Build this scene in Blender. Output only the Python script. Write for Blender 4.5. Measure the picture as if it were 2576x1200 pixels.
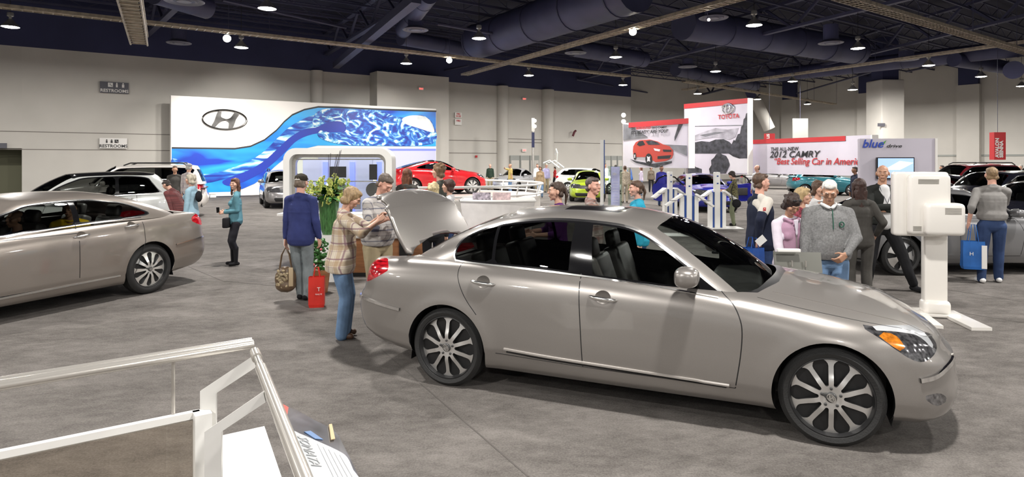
import bpy, bmesh, math, random
import numpy as np
from mathutils import Vector, Matrix, noise
from mathutils.bvhtree import BVHTree
random.seed(7)
for o in list(bpy.data.objects): bpy.data.objects.remove(o)
SC = bpy.context.scene
COL = SC.collection
PI = math.pi
R = math.radians
# ---------------------------------------------------------------- camera, world, exposure
CX, HY, FP, CZ = 1288.0, 405.0, 1600.0, 1.92       # image centre x, horizon row, focal length in pixels, eye height
cam = bpy.data.cameras.new('camera'); camo = bpy.data.objects.new('camera', cam); COL.objects.link(camo)
cam.sensor_width = 36; cam.lens = 36 * FP / 2576; cam.shift_y = -(600 - HY) / 2576
cam.clip_end = 300
camo.location = (0, 0, CZ); camo.rotation_euler = (PI / 2, 0, 0)
SC.camera = camo
SC.view_settings.view_transform = 'Standard'; SC.view_settings.look = 'None'
SC.view_settings.gamma = 1; SC.view_settings.use_curve_mapping = False
SC.view_settings.exposure = 0.35
W = bpy.data.worlds.new('hall_air'); SC.world = W; W.use_nodes = True
W.node_tree.nodes['Background'].inputs[0].default_value = (1.0, 0.965, 0.93, 1)
W.node_tree.nodes['Background'].inputs[1].default_value = 0.30
try:
    SC.cycles.max_bounces = 6; SC.cycles.transparent_max_bounces = 12; SC.cycles.glossy_bounces = 3
    SC.cycles.diffuse_bounces = 3; SC.cycles.caustics_reflective = False; SC.cycles.caustics_refractive = False
    SC.cycles.sample_clamp_indirect = 4
except Exception: pass
# ---------------------------------------------------------------- pixel helpers (frame 2576 x 1200)
def gp(u, v, z=0.0):                      # point at height z seen at pixel (u, v)
    d = FP * (CZ - z) / (v - HY)
    return Vector(((u - CX) / FP * d, d, z))
def dp(u, v, d):                          # point at depth d seen at pixel
    return Vector(((u - CX) / FP * d, d, CZ - (v - HY) * d / FP))
AN = R(35.5); HU = Vector((math.cos(AN), math.sin(AN), 0)); HV = Vector((math.sin(AN), -math.cos(AN), 0))
# ---------------------------------------------------------------- materials
MT = {}
def mat(name, col, rough=.6, metal=0, coat=0, var=0, vs=8, bump=0, bs=60, emit=None, es=0, spec=None, stretch=None):
    if name in MT: return MT[name]
    m = bpy.data.materials.new(name); m.use_nodes = True; nt = m.node_tree; b = nt.nodes['Principled BSDF']
    c = (*col, 1); b.inputs['Base Color'].default_value = c
    b.inputs['Roughness'].default_value = rough; b.inputs['Metallic'].default_value = metal
    if coat: b.inputs['Coat Weight'].default_value = coat; b.inputs['Coat Roughness'].default_value = .04
    if spec is not None: b.inputs['Specular IOR Level'].default_value = spec
    if emit: b.inputs['Emission Color'].default_value = (*emit, 1); b.inputs['Emission Strength'].default_value = es
    if var or bump:
        tc = nt.nodes.new('ShaderNodeTexCoord'); mp = nt.nodes.new('ShaderNodeMapping')
        nt.links.new(tc.outputs['Object'], mp.inputs[0])
        if stretch: mp.inputs['Scale'].default_value = stretch
    if var:
        n = nt.nodes.new('ShaderNodeTexNoise'); n.inputs['Scale'].default_value = vs; n.inputs['Detail'].default_value = 5
        nt.links.new(mp.outputs[0], n.inputs[0])
        r = nt.nodes.new('ShaderNodeValToRGB'); nt.links.new(n.outputs[0], r.inputs[0])
        r.color_ramp.elements[0].position = .3; r.color_ramp.elements[1].position = .7
        r.color_ramp.elements[0].color = tuple(x * (1 - var) for x in col) + (1,)
        r.color_ramp.elements[1].color = tuple(min(1, x * (1 + var)) for x in col) + (1,)
        nt.links.new(r.outputs[0], b.inputs['Base Color'])
    if bump:
        n = nt.nodes.new('ShaderNodeTexNoise'); n.inputs['Scale'].default_value = bs; n.inputs['Detail'].default_value = 3
        nt.links.new(mp.outputs[0], n.inputs[0])
        k = nt.nodes.new('ShaderNodeBump'); k.inputs['Strength'].default_value = bump; k.inputs['Distance'].default_value = .02
        nt.links.new(n.outputs[0], k.inputs['Height']); nt.links.new(k.outputs[0], b.inputs['Normal'])
    MT[name] = m; return m
def glassm(name, tint=(.6, .62, .6), ior=1.5, rough=0.0):
    if name in MT: return MT[name]
    m = bpy.data.materials.new(name); m.use_nodes = True; nt = m.node_tree; nt.nodes.clear()
    o = nt.nodes.new('ShaderNodeOutputMaterial'); mx = nt.nodes.new('ShaderNodeMixShader')
    t = nt.nodes.new('ShaderNodeBsdfTransparent'); g = nt.nodes.new('ShaderNodeBsdfGlossy'); f = nt.nodes.new('ShaderNodeFresnel')
    t.inputs[0].default_value = (*tint, 1); g.inputs['Roughness'].default_value = rough; f.inputs[0].default_value = ior
    nt.links.new(f.outputs[0], mx.inputs[0]); nt.links.new(t.outputs[0], mx.inputs[1]); nt.links.new(g.outputs[0], mx.inputs[2])
    nt.links.new(mx.outputs[0], o.inputs[0]); MT[name] = m; return m
def paint(name, col, metal=.55, rough=.32):
    if name in MT: return MT[name]
    m = mat(name, col, rough, metal, 1.0); nt = m.node_tree; b = nt.nodes['Principled BSDF']
    tc = nt.nodes.new('ShaderNodeTexCoord'); n = nt.nodes.new('ShaderNodeTexNoise'); n.inputs['Scale'].default_value = 900
    nt.links.new(tc.outputs['Object'], n.inputs[0])
    r = nt.nodes.new('ShaderNodeValToRGB'); nt.links.new(n.outputs[0], r.inputs[0])
    r.color_ramp.elements[0].position = .35; r.color_ramp.elements[1].position = .65
    r.color_ramp.elements[0].color = tuple(x * .9 for x in col) + (1,); r.color_ramp.elements[1].color = tuple(min(1, x * 1.1) for x in col) + (1,)
    nt.links.new(r.outputs[0], b.inputs['Base Color']); return m
M_CHROME = mat('chrome', (.88, .88, .86), .20, 1); M_BLACK = mat('black_trim', (.012, .012, .013), .35)
M_GLOSSB = mat('gloss_black', (.008, .008, .009), .10, 0, 0, spec=.3); M_BCHROME = mat('bright_chrome', (.93, .93, .92), .07, 1); M_RUB = mat('tyre_rubber', (.018, .018, .018), .6, bump=.15, bs=90)
M_ALLOY = mat('alloy', (.74, .73, .71), .30, .8); M_DKALLOY = mat('dark_alloy', (.10, .10, .10), .4, .7)
M_WHITE = mat('white_paint', (.82, .81, .78), .35, var=.03, vs=3); M_STEEL = mat('brushed_steel', (.62, .60, .56), .3, .9, var=.08, vs=20)
M_INT = mat('cabin_charcoal', (.03, .028, .027), .6, var=.2, vs=12); M_SEAT = mat('seat_leather', (.055, .05, .047), .45, var=.15, vs=9)
M_RED = mat('lamp_red', (.36, .006, .012), .12, 0, 1, var=.75, vs=22, stretch=(.5, 1, 3), emit=(.6, .01, .02), es=.04); M_AMB = mat('lamp_amber', (.62, .20, .02), .15, .2, 1, var=.5, vs=30)
M_LENS = mat('lamp_lens', (.22, .22, .23), .10, .8, 1, var=.8, vs=34)
G_CLEAR = glassm('clear_glass', (.86, .9, .88)); G_TINT = glassm('tinted_glass', (.30, .31, .30)); G_WS = glassm('screen_glass', (.62, .66, .64))
G_DARK = glassm('privacy_glass', (.07, .075, .075))
# ---------------------------------------------------------------- object helpers
def mesh_obj(name, bm_or_me, m=None, parent=None, smooth=True):
    if isinstance(bm_or_me, bmesh.types.BMesh):
        me = bpy.data.meshes.new(name)
        bmesh.ops.recalc_face_normals(bm_or_me, faces=bm_or_me.faces) if len(bm_or_me.faces) < 60000 else None
        bm_or_me.to_mesh(me); bm_or_me.free()
    else: me = bm_or_me
    if m is not None and not me.materials:
        for x in (m if isinstance(m, (list, tuple)) else [m]): me.materials.append(x)
    if smooth and me.polygons:
        me.polygons.foreach_set('use_smooth', [True] * len(me.polygons))
        try: me.set_sharp_from_angle(angle=R(38))
        except Exception: pass
    o = bpy.data.objects.new(name, me); COL.objects.link(o)
    if parent is not None: o.parent = parent
    return o
def tag(o, label=None, cat=None, group=None, kind=None):
    if label: o['label'] = label
    if cat: o['category'] = cat
    if group: o['group'] = group
    if kind: o['kind'] = kind
    return o
def empty(name, loc=(0, 0, 0), rz=0, label=None, cat=None, group=None):
    o = bpy.data.objects.new(name, None); COL.objects.link(o); o.location = loc; o.rotation_euler = (0, 0, rz)
    o.empty_display_size = .1
    return tag(o, label, cat, group)
def dup(root, loc, rz, label=None, group=None):
    def cp(o, par):
        c = o.copy(); COL.objects.link(c)
        if par is not None: c.parent = par
        for ch in [x for x in KIDS.get(o.name, ())]: cp(ch, c)
        return c
    c = cp(root, None); c.location = loc; c.rotation_euler = (0, 0, rz)
    if label: c['label'] = label
    if group: c['group'] = group
    return c
KIDS = {}
def kids_index():
    KIDS.clear()
    for o in bpy.data.objects:
        if o.parent: KIDS.setdefault(o.parent.name, []).append(o)
def box(bm, c, s, M=None, bev=0):
    r = bmesh.ops.create_cube(bm, size=1); vs = r['verts']
    bmesh.ops.scale(bm, vec=s, verts=vs)
    if bev:
        es = list({e for v in vs for e in v.link_edges})
        g = bmesh.ops.bevel(bm, geom=es, offset=bev, segments=3, affect='EDGES', profile=.5)
        vs = list({v for f in g['faces'] for v in f.verts} | {v for v in vs if v.is_valid})
    bmesh.ops.translate(bm, vec=c, verts=vs)
    if M is not None: bmesh.ops.transform(bm, matrix=M, verts=vs)
    return vs
def boxo(name, c, s, m, parent=None, rz=0, bev=0, rot=None):
    bm = bmesh.new(); box(bm, (0, 0, 0), s, bev=bev); o = mesh_obj(name, bm, m, parent)
    o.location = c; o.rotation_euler = rot or (0, 0, rz); return o
def tube(bm, pts, rad, n=10, cap=True):
    pts = [Vector(p) for p in pts]; rs = rad if isinstance(rad, (list, tuple)) else [rad] * len(pts)
    rings = []; up = None
    for i, p in enumerate(pts):
        t = ((pts[min(i + 1, len(pts) - 1)] - pts[max(i - 1, 0)])).normalized()
        if up is None: up = t.orthogonal().normalized()
        a = (up - t * up.dot(t))
        a = a.normalized() if a.length > 1e-6 else t.orthogonal().normalized(); up = a; b = t.cross(a)
        rings.append([bm.verts.new(p + (a * math.cos(k * 2 * PI / n) + b * math.sin(k * 2 * PI / n)) * rs[i]) for k in range(n)])
    for r0, r1 in zip(rings, rings[1:]):
        for k in range(n): bm.faces.new((r0[k], r0[(k + 1) % n], r1[(k + 1) % n], r1[k]))
    if cap: bm.faces.new(rings[0][::-1]); bm.faces.new(rings[-1])
def tubeo(name, pts, rad, m, parent=None, n=10):
    bm = bmesh.new(); tube(bm, pts, rad, n); return mesh_obj(name, bm, m, parent)
def lathe(bm, prof, n=32, axis='z', closed=False):
    rings = []
    for r, h in prof:
        ring = []
        for k in range(n):
            c, s = math.cos(2 * PI * k / n) * r, math.sin(2 * PI * k / n) * r
            ring.append(bm.verts.new((c, s, h) if axis == 'z' else (c, h, s)))
        rings.append(ring)
    prs = list(zip(rings, rings[1:])) + ([(rings[-1], rings[0])] if closed else [])
    for a, b in prs:
        for k in range(n): bm.faces.new((a[k], a[(k + 1) % n], b[(k + 1) % n], b[k]))
    if not closed:
        for rg, fl in ((rings[0], True), (rings[-1], False)):
            if prof[0 if fl else -1][0] > 1e-4:
                bm.faces.new(rg[::-1] if fl else rg)
    bmesh.ops.remove_doubles(bm, verts=bm.verts, dist=1e-5)
def lathe_o(name, prof, m, parent=None, n=32, axis='z'):
    bm = bmesh.new(); lathe(bm, prof, n, axis); return mesh_obj(name, bm, m, parent)
def prism(bm, poly, h, M=None):            # poly in xy, extruded along +z by h
    vs = [bm.verts.new((x, y, 0)) for x, y in poly]; f = bm.faces.new(vs)
    r = bmesh.ops.extrude_face_region(bm, geom=[f]); nv = [g for g in r['geom'] if isinstance(g, bmesh.types.BMVert)]
    bmesh.ops.translate(bm, vec=(0, 0, h), verts=nv)
    if M is not None: bmesh.ops.transform(bm, matrix=M, verts=vs + nv)
def text_mesh(s, size, depth=.004, shear=0, bold=0, align='LEFT', space=1):
    cu = bpy.data.curves.new('lettering', 'FONT'); cu.body = s; cu.size = size; cu.extrude = depth / 2; cu.shear = shear
    cu.offset = bold; cu.align_x = align; cu.space_character = space; cu.resolution_u = 3
    o = bpy.data.objects.new('tmp', cu); COL.objects.link(o)
    dg = bpy.context.evaluated_depsgraph_get(); me = bpy.data.meshes.new_from_object(o.evaluated_get(dg))
    bpy.data.objects.remove(o); bpy.data.curves.remove(cu)
    me.materials.clear(); return me
def text_o(name, s, size, m, parent, loc, rot=(PI / 2, 0, 0), **k):
    me = text_mesh(s, size, **k); me.materials.append(m)
    o = bpy.data.objects.new(name, me); COL.objects.link(o); o.parent = parent; o.location = loc; o.rotation_euler = rot
    return o
# ---------------------------------------------------------------- curves
def fn(pts):                               # smooth interpolation y(x)
    xs = np.array([p[0] for p in pts], float); ys = np.array([p[1] for p in pts], float)
    d = np.diff(ys) / np.diff(xs); m = np.zeros(len(xs)); m[0] = d[0]; m[-1] = d[-1]
    for i in range(1, len(xs) - 1):
        if d[i - 1] * d[i] > 0:
            h0, h1 = xs[i] - xs[i - 1], xs[i + 1] - xs[i]; w1, w2 = 2 * h1 + h0, h1 + 2 * h0
            m[i] = (w1 + w2) / (w1 / d[i - 1] + w2 / d[i])
    def f(x):
        x = min(max(x, xs[0]), xs[-1]); i = int(min(max(np.searchsorted(xs, x) - 1, 0), len(xs) - 2))
        h = xs[i + 1] - xs[i]; t = (x - xs[i]) / h
        return float((2 * t ** 3 - 3 * t * t + 1) * ys[i] + (t ** 3 - 2 * t * t + t) * h * m[i] + (-2 * t ** 3 + 3 * t * t) * ys[i + 1] + (t ** 3 - t * t) * h * m[i + 1])
    return f
def spl(ctrl, n, sym=False, closed=False):  # Catmull-Rom through control tuples, n samples by chord length
    P = [np.array(c, float) for c in ctrl]; K = len(P)
    def get(i):
        if closed: return P[i % K]
        if i < 0:
            if sym: q = P[-i].copy(); q[1] = -q[1]; return q
            return 2 * P[0] - P[1]
        if i >= K:
            if sym: q = P[2 * (K - 1) - i].copy(); q[1] = -q[1]; return q
            return 2 * P[-1] - P[-2]
        return P[i]
    def at(u):
        i = int(min(math.floor(u), K - 2 if not closed else K - 1)); t = u - i; p0, p1, p2, p3 = get(i - 1), get(i), get(i + 1), get(i + 2)
        return .5 * (2 * p1 + (p2 - p0) * t + (2 * p0 - 5 * p1 + 4 * p2 - p3) * t * t + (3 * p1 - p0 - 3 * p2 + p3) * t ** 3)
    return at
def resample(at, K, n, dims=2):
    us = np.linspace(0, K, 1200); pts = np.array([at(min(u, K - 1e-9)) for u in us])
    L = np.concatenate([[0], np.cumsum(np.linalg.norm(np.diff(pts[:, :dims], axis=0), axis=1))])
    t = np.linspace(0, L[-1], n); u2 = np.interp(t, L, us)
    return [at(min(u, K - 1e-9)) for u in u2]
def smoothpoly(poly, n=6):
    at = spl(poly, 0, closed=True); return [at(i / n) for i in range(len(poly) * n)]
def sdpoly(P, A):                          # signed distance (negative inside), P (N,2)
    A = np.array(A, float); B = np.roll(A, -1, 0); d = np.full(len(P), 1e9); ins = np.zeros(len(P), bool)
    for a, b in zip(A, B):
        e = b - a; w = P - a; t = np.clip((w @ e) / (e @ e + 1e-12), 0, 1)[:, None]
        d = np.minimum(d, np.linalg.norm(w - t * e, axis=1))
        c = ((a[1] <= P[:, 1]) != (b[1] <= P[:, 1])); 
        with np.errstate(divide='ignore', invalid='ignore'): xi = a[0] + (P[:, 1] - a[1]) / (b[1] - a[1]) * e[0]
        ins ^= c & (P[:, 0] < xi)
    return np.where(ins, -d, d)
def levelcut(bm, f, faces, newtag=None, filt=None):
    """split the given faces along f == 0 (f takes an (N,3) array); faces inside get material index newtag; returns inside faces"""
    faces = [x for x in faces if x.is_valid]
    vs = list({v for x in faces for v in x.verts}); 
    if not vs: return []
    P = np.array([v.co[:] for v in vs]); val = f(P)
    val = np.where(np.abs(val) < 2e-4, 2e-4, val); vd = dict(zip(vs, val)); fs = set(faces)
    es = [e for e in {e for x in faces for e in x.edges} if vd[e.verts[0]] * vd[e.verts[1]] < 0]
    if es:
        A = np.array([e.verts[0].co[:] for e in es]); B = np.array([e.verts[1].co[:] for e in es])
        lo = np.zeros(len(es)); hi = np.ones(len(es)); s0 = np.sign([vd[e.verts[0]] for e in es])
        for _ in range(7):
            mid = (lo + hi) / 2; fm = f(A + (B - A) * mid[:, None]); same = np.sign(fm) == s0
            lo = np.where(same, mid, lo); hi = np.where(same, hi, mid)
        zero = set(); touched = set()
        for e, t in zip(es, (lo + hi) / 2):
            touched.update(x for x in e.link_faces if x in fs)
            ne, nv = bmesh.utils.edge_split(e, e.verts[0], float(t)); vd[nv] = 0.0; zero.add(nv)
        for x in touched:
            z = [v for v in x.verts if v in zero]
            if len(z) == 2 and not any(set(e.verts) == set(z) for e in x.edges):
                nf, _ = bmesh.utils.face_split(x, z[0], z[1]); 
                if nf: fs.add(nf); nf.material_index = x.material_index
            elif len(z) == 4:
                vl = list(x.verts); zi = [vl.index(v) for v in z]
                try:
                    nf, _ = bmesh.utils.face_split(x, vl[zi[0]], vl[zi[1]]); fs.add(nf); nf.material_index = x.material_index
                    for q in (x, nf):
                        if vl[zi[2]] in q.verts and vl[zi[3]] in q.verts:
                            n2, _ = bmesh.utils.face_split(q, vl[zi[2]], vl[zi[3]]); fs.add(n2); n2.material_index = x.material_index; break
                except Exception: pass
    ins = []
    for x in fs:
        if not x.is_valid: continue
        s = sum(vd.get(v, 0) for v in x.verts)
        if s < 0:
            if newtag is not None: x.material_index = newtag
            ins.append(x)
    return ins
# ================================================================= hall shell and lights
M_FLOOR = bpy.data.materials.new('grey_carpet'); M_FLOOR.use_nodes = True
def floor_mat():
    nt = M_FLOOR.node_tree; b = nt.nodes['Principled BSDF']; b.inputs['Roughness'].default_value = .92; b.inputs['Specular IOR Level'].default_value = .15
    tc = nt.nodes.new('ShaderNodeTexCoord'); mp = nt.nodes.new('ShaderNodeMapping'); mp.inputs['Rotation'].default_value = (0, 0, R(-40)); mp.inputs['Scale'].default_value = (.75, 1.25, 1)
    nt.links.new(tc.outputs['Object'], mp.inputs[0])
    def nz(sc, det, src=mp, ro=.6):
        n = nt.nodes.new('ShaderNodeTexNoise'); n.inputs['Scale'].default_value = sc; n.inputs['Detail'].default_value = det; n.inputs['Roughness'].default_value = ro
        nt.links.new(src.outputs[0], n.inputs[0]); return n
    mp2 = nt.nodes.new('ShaderNodeMapping'); nt.links.new(tc.outputs['Object'], mp2.inputs[0])
    a, c, d = nz(1.3, 6), nz(7, 7, ro=.8), nz(70, 3, mp2, .8)
    m1 = nt.nodes.new('ShaderNodeMath'); m1.operation = 'ADD'; nt.links.new(a.outputs[0], m1.inputs[0]); nt.links.new(c.outputs[0], m1.inputs[1])
    m2 = nt.nodes.new('ShaderNodeMath'); m2.operation = 'ADD'; nt.links.new(m1.outputs[0], m2.inputs[0]); nt.links.new(d.outputs[0], m2.inputs[1])
    r = nt.nodes.new('ShaderNodeValToRGB'); m3 = nt.nodes.new('ShaderNodeMath'); m3.operation = 'DIVIDE'; m3.inputs[1].default_value = 3; nt.links.new(m2.outputs[0], m3.inputs[0]); nt.links.new(m3.outputs[0], r.inputs[0])
    r.color_ramp.elements[0].position = .40; r.color_ramp.elements[1].position = .62
    r.color_ramp.elements[0].color = (.082, .074, .068, 1); r.color_ramp.elements[1].color = (.225, .207, .192, 1)
    nt.links.new(r.outputs[0], b.inputs['Base Color'])
    k = nt.nodes.new('ShaderNodeBump'); k.inputs['Strength'].default_value = .5; k.inputs['Distance'].default_value = .01; nt.links.new(d.outputs[0], k.inputs['Height']); nt.links.new(k.outputs[0], b.inputs['Normal'])
floor_mat()
bm = bmesh.new(); 
for q in ((-60, -14), (75, -14), (75, 90), (-60, 90)): bm.verts.new((*q, 0))
bm.faces.new(bm.verts); fl = mesh_obj('floor', bm, M_FLOOR, smooth=False); tag(fl, 'grey mottled carpet of the exhibition hall', 'floor', kind='structure')
# pendant high-bay lamps: pixel of each lamp seen (height 7 m), the rest of the grid behind the camera lights the near cars
M_LAMP = mat('lamp_glow', (1, 1, 1), .5, emit=(1, .93, .78), es=40); M_HOOD = mat('lamp_hood', (.5, .49, .46), .35, .8)
lit = bpy.data.lights.new('high_bay_light', 'AREA'); lit.shape = 'DISK'; lit.size = .5; lit.energy = 520; lit.color = (1, .965, .92)
LAMPS = [(26, 68), (672, 22), (607, 120), (1205, 97), (1022, 160), (1330, 190), (1549, 144), (1567, 214), (1897, 64), (1800, 180), (2158, 122), (1994, 205), (2336, 165), (2145, 226, 6.55), (1755, 236), (1905, 250), (2031, 262), (2468, 193), (2264, 242), (2570, 217)]
def lamp_proto():
    r = empty('pendant_lamp', (0, 0, 7), 0, 'round metal high bay lamp hanging on a rod from the dark ceiling, lit', 'lamp')
    lathe_o('lamp_shade', [(.07, .30), (.12, .22), (.24, .09), (.30, .0), (.29, .0), (.22, .08), (.10, .2), (.05, .28)], M_HOOD, r, 24)
    lathe_o('lamp_lens', [(.0, .03), (.285, .02), (.29, .005), (.2, -.02), (0, -.035)], M_LAMP, r, 24)
    lathe_o('ballast', [(.0, .55), (.10, .55), (.11, .5), (.11, .42), (.05, .38), (.05, .28), (0, .28)], M_HOOD, r, 16)
    tubeo('hanging_rod', [(0, 0, .5), (0, 0, 4.1)], .012, M_BLACK, r, 6)
    o = bpy.data.objects.new('bulb_light', lit); COL.objects.link(o); o.parent = r; o.location = (0, 0, -.06)
    return r
lp = lamp_proto(); kids_index()
lamppos = [gp(q[0], q[1], q[2] if len(q) > 2 else 7.0) for q in LAMPS]
for i, p in enumerate(lamppos):
    o = lp if i == 0 else dup(lp, p, 0)
    o.location = p; o['group'] = 'high bay lamps under the ceiling'
extra = []
for i in range(-3, 4):
    for j in range(-3, 3):
        q = Vector((2, 3, 0)) + HU * (i * 9.5) + HV * (j * 9.5); q.z = 7
        if q.y > 14 and abs(q.x / max(q.y, .1)) < .85: continue
        if q.y < -13 or min((q - Vector((p.x, p.y, 7))).length for p in lamppos) < 6: continue
        extra.append(q)
for q in extra:
    o = bpy.data.objects.new('bulb_light', lit); COL.objects.link(o); o.location = q
# ================================================================= hall structure
M_BEIGE = mat('wall_beige', (.60, .575, .53), .8, var=.05, vs=.5); M_NAVY = mat('navy_paint', (.035, .040, .105), .7, var=.15, vs=.4)
M_DECK = mat('dark_ceiling', (.02, .02, .042), .8, var=.3, vs=.5); M_DUCT = mat('duct_navy', (.05, .053, .115), .55, var=.2, vs=.8)
M_JOIST = mat('joist_navy', (.05, .052, .10), .6); M_GREYW = mat('grey_band', (.33, .34, .32), .7); M_LINE = mat('groove', (.22, .20, .18), .8)
M_TRAY = mat('cable_tray_zinc', (.42, .36, .28), .5, .5, var=.3, vs=5); M_SIGNG = mat('sign_grey', (.10, .10, .12), .5); M_SIGNW = mat('sign_white', (.8, .78, .75), .5)
M_REDP = mat('print_red', (.52, .025, .03), .45); M_INK = mat('print_black', (.02, .02, .022), .5); M_BLUEP = mat('print_blue', (.02, .08, .34), .4)
def st(o): o['kind'] = 'structure'; return o
class Plane:
    """upright plane through two pixel columns at given depths; local x runs left to right, -y faces the eye"""
    def __init__(s, u1, d1, u2, d2):
        s.a = Vector(((u1 - CX) / FP * d1, d1, 0)); s.b = Vector(((u2 - CX) / FP * d2, d2, 0)); s.d = (s.b - s.a).normalized(); s.L = (s.b - s.a).length
        s.rz = math.atan2(s.d.y, s.d.x)
    def l(s, u):
        k = (u - CX) / FP; return (s.a.x - k * s.a.y) / (k * s.d.y - s.d.x)
    def at(s, u, v):                        # local (x, z) of a pixel
        l = s.l(u); Z = s.a.y + s.d.y * l; return (l, CZ - (v - HY) * Z / FP)
    def w(s, l, off=0, z=0):                # world point
        n = Vector((s.d.y, -s.d.x, 0)); p = s.a + s.d * l + n * off; p.z = z; return p
    def poly(s, name, px, th, m, parent, off=0, sm=0):
        pts = [s.at(*p) for p in px]
        if sm: pts = smoothpoly(pts, sm)
        return s.lpoly(name, pts, th, m, parent, off)
    def lpoly(s, name, pts, th, m, parent, off=0):
        bm = bmesh.new(); prism(bm, pts, th, Matrix.Translation((0, -off, 0)) @ Matrix.Rotation(PI / 2, 4, 'X')); return mesh_obj(name, bm, m, parent, smooth=False)
WA = Plane(0, 31.07, 1587, 31.07); WA.a = Vector((-25.01, 31.07, 0)); WA.d = HU.copy(); WA.rz = AN
HB = 7.6; TOPZ = 10.6
def wallseg(name, l0, l1, z0, z1, m, off=0, th=.4, pl=WA):
    c = pl.w((l0 + l1) / 2, off - th / 2, (z0 + z1) / 2); return st(boxo(name, c, (l1 - l0, th, z1 - z0), m, rz=pl.rz))
lend = WA.l(1587); ld = WA.l(55)
wallseg('wall_left', ld, lend, 0, HB, M_BEIGE); wallseg('wall_left', -30, ld, 2.55, HB, M_BEIGE); wallseg('wall_left', -30, lend, HB, TOPZ, M_NAVY, off=.02)
wallseg('wall_recess', -30, ld, 0, 2.6, mat('recess_wall', (.17, .17, .11), .8), off=-1.6, th=.2)
for z in (3.38, 2.5): wallseg('trim_1', -20, WA.l(780), z - .02, z + .02, M_LINE, off=.01, th=.05)
for u1, u2, z in ((1113, 1252, 3.42), (1388, 1587, 3.42), (1275, 1362, 3.62), (1275, 1362, 3.36), (1252, 1275, 2.5), (1113, 1252, 2.5)): wallseg('trim_2', WA.l(u1), WA.l(u2), z - .025, z + .025, M_LINE, off=.02, th=.05)
wallseg('wall_bay', WA.l(930), WA.l(1108), 0, HB + .15, M_BEIGE, off=1.2, th=1.3)
for u1, u2 in ((781, 810), (1250, 1274), (1362, 1388)):
    bm = bmesh.new(); w = (WA.l(u2) - WA.l(u1)) / 2; lathe(bm, [(w, 0), (w, HB)], 24); o = st(mesh_obj('wall_pilaster', bm, M_BEIGE)); o.location = WA.w((WA.l(u1) + WA.l(u2)) / 2, 0.1, 0)
# back wall beyond and the right wall
E0 = WA.w(lend); WB = Plane(1587, 59.0, 1884, 69.0); BH = 10.6
WB2 = Plane(1884, 69.0, 2576, 49.7)
wallseg('wall_back', -8, WB.L, 0, BH, M_BEIGE, pl=WB); wallseg('wall_right', 0, WB2.L + 30, 0, BH, M_BEIGE, pl=WB2)
wallseg('wall_left_end', 0, .4, 0, HB, M_BEIGE, off=-.4, th=5, pl=Plane(1587, 56.6, 1588, 56.64))
wallseg('trim_3', 0, WB2.L + 30, 2.3, 2.45, M_GREYW, off=.05, th=.1, pl=WB2); wallseg('baseboard_right', 0, WB2.L + 30, 0, 1.1, M_GREYW, off=.06, th=.1, pl=WB2)
for u in (1990, 2185, 2440): wallseg('wall_pilaster', WB2.l(u) - .8, WB2.l(u) + .8, 0, 8.2, M_BEIGE, off=.5, th=.6, pl=WB2); wallseg('wall_pilaster', WB2.l(u) - .7, WB2.l(u) + .7, 8.2, BH, M_NAVY, off=.45, th=.5, pl=WB2)
# freestanding column
c = gp(2226, 405 + 1.92 * 1600 / 45); bm = bmesh.new(); box(bm, (0, 0, HB / 2), (1.7, 1.7, HB), bev=.08); o = st(mesh_obj('column', bm, M_BEIGE)); o.location = (c.x, c.y, 0); o.rotation_euler = (0, 0, AN - R(30))
o = st(boxo('column_top', (c.x, c.y, HB + 1.5), (1.2, 1.2, 3), M_NAVY, rz=AN - R(30)))
boxo_v = boxo('wall_vent', (0, 0, 0), (.5, .04, .22), M_SIGNG); boxo_v.location = dp(2217, 314, 44.0); tag(boxo_v, 'small grey vent on the square beige column', 'vent')
# slanted brace painted beige below and navy above
a, b = dp(1935, 325, 60), dp(1898, 245, 60); tubeo('wall_brace', [a, b], .55, M_BEIGE, n=10)['kind'] = 'structure'; tubeo('wall_brace', [b, dp(1880, 205, 60)], .6, M_NAVY, n=10)['kind'] = 'structure'
# ceiling deck, joists, girders
o = boxo('ceiling', (8, 32, TOPZ + .1), (150, 120, .2), M_DECK, rz=AN); st(o)
jm = bmesh.new(); box(jm, (0, 0, 0), (95, .07, .10)); box(jm, (0, 0, .55), (95, .10, .06))
for k in range(95): box(jm, (-47 + k, 0, .27), (1.1, .03, .03), Matrix.Translation((-47 + k, 0, .27)) @ Matrix.Rotation((.5 if k % 2 else -.5), 4, 'Y') @ Matrix.Translation((47 - k, 0, -.27)))
jme = mesh_obj('ceiling_joist', jm, M_JOIST, smooth=False); st(jme); jme.rotation_euler = (0, 0, AN)
for k in range(34):
    o = jme if k == 0 else jme.copy()
    if k: COL.objects.link(o)
    p = Vector((5, 56, 9.75)) + HV * (k * 1.75); p += HU * 6; o.location = p
gm = bmesh.new()
for z in (0, 1.3): box(gm, (0, 0, z), (90, .28, .14))
for k in range(45): box(gm, (0, 0, 0), (2.0, .12, .12), Matrix.Translation((-44 + k * 2, 0, .65)) @ Matrix.Rotation((.62 if k % 2 else -.62), 4, 'Y'))
gme = mesh_obj('ceiling_girder', gm, M_JOIST, smooth=False); st(gme)
for i, (u1, v1, u2, v2, z) in enumerate(((1383, 218, 2280, -2, 8.7), (872, 105, 1045, 0, 8.7), (1900, 205, 2576, 40, 8.7), (400, 60, 560, -90, 8.7))):
    o = gme if i == 0 else gme.copy()
    if i: COL.objects.link(o)
    a, b = gp(u1, v1, z), gp(u2, v2, z); o.location = (a + b) / 2; d = b - a; o.rotation_euler = (0, 0, math.atan2(d.y, d.x))
o = tubeo('ceiling_brace', [gp(845, 165, 7.8), gp(1048, -5, 7.8)], .26, M_JOIST, n=4); st(o)
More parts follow.
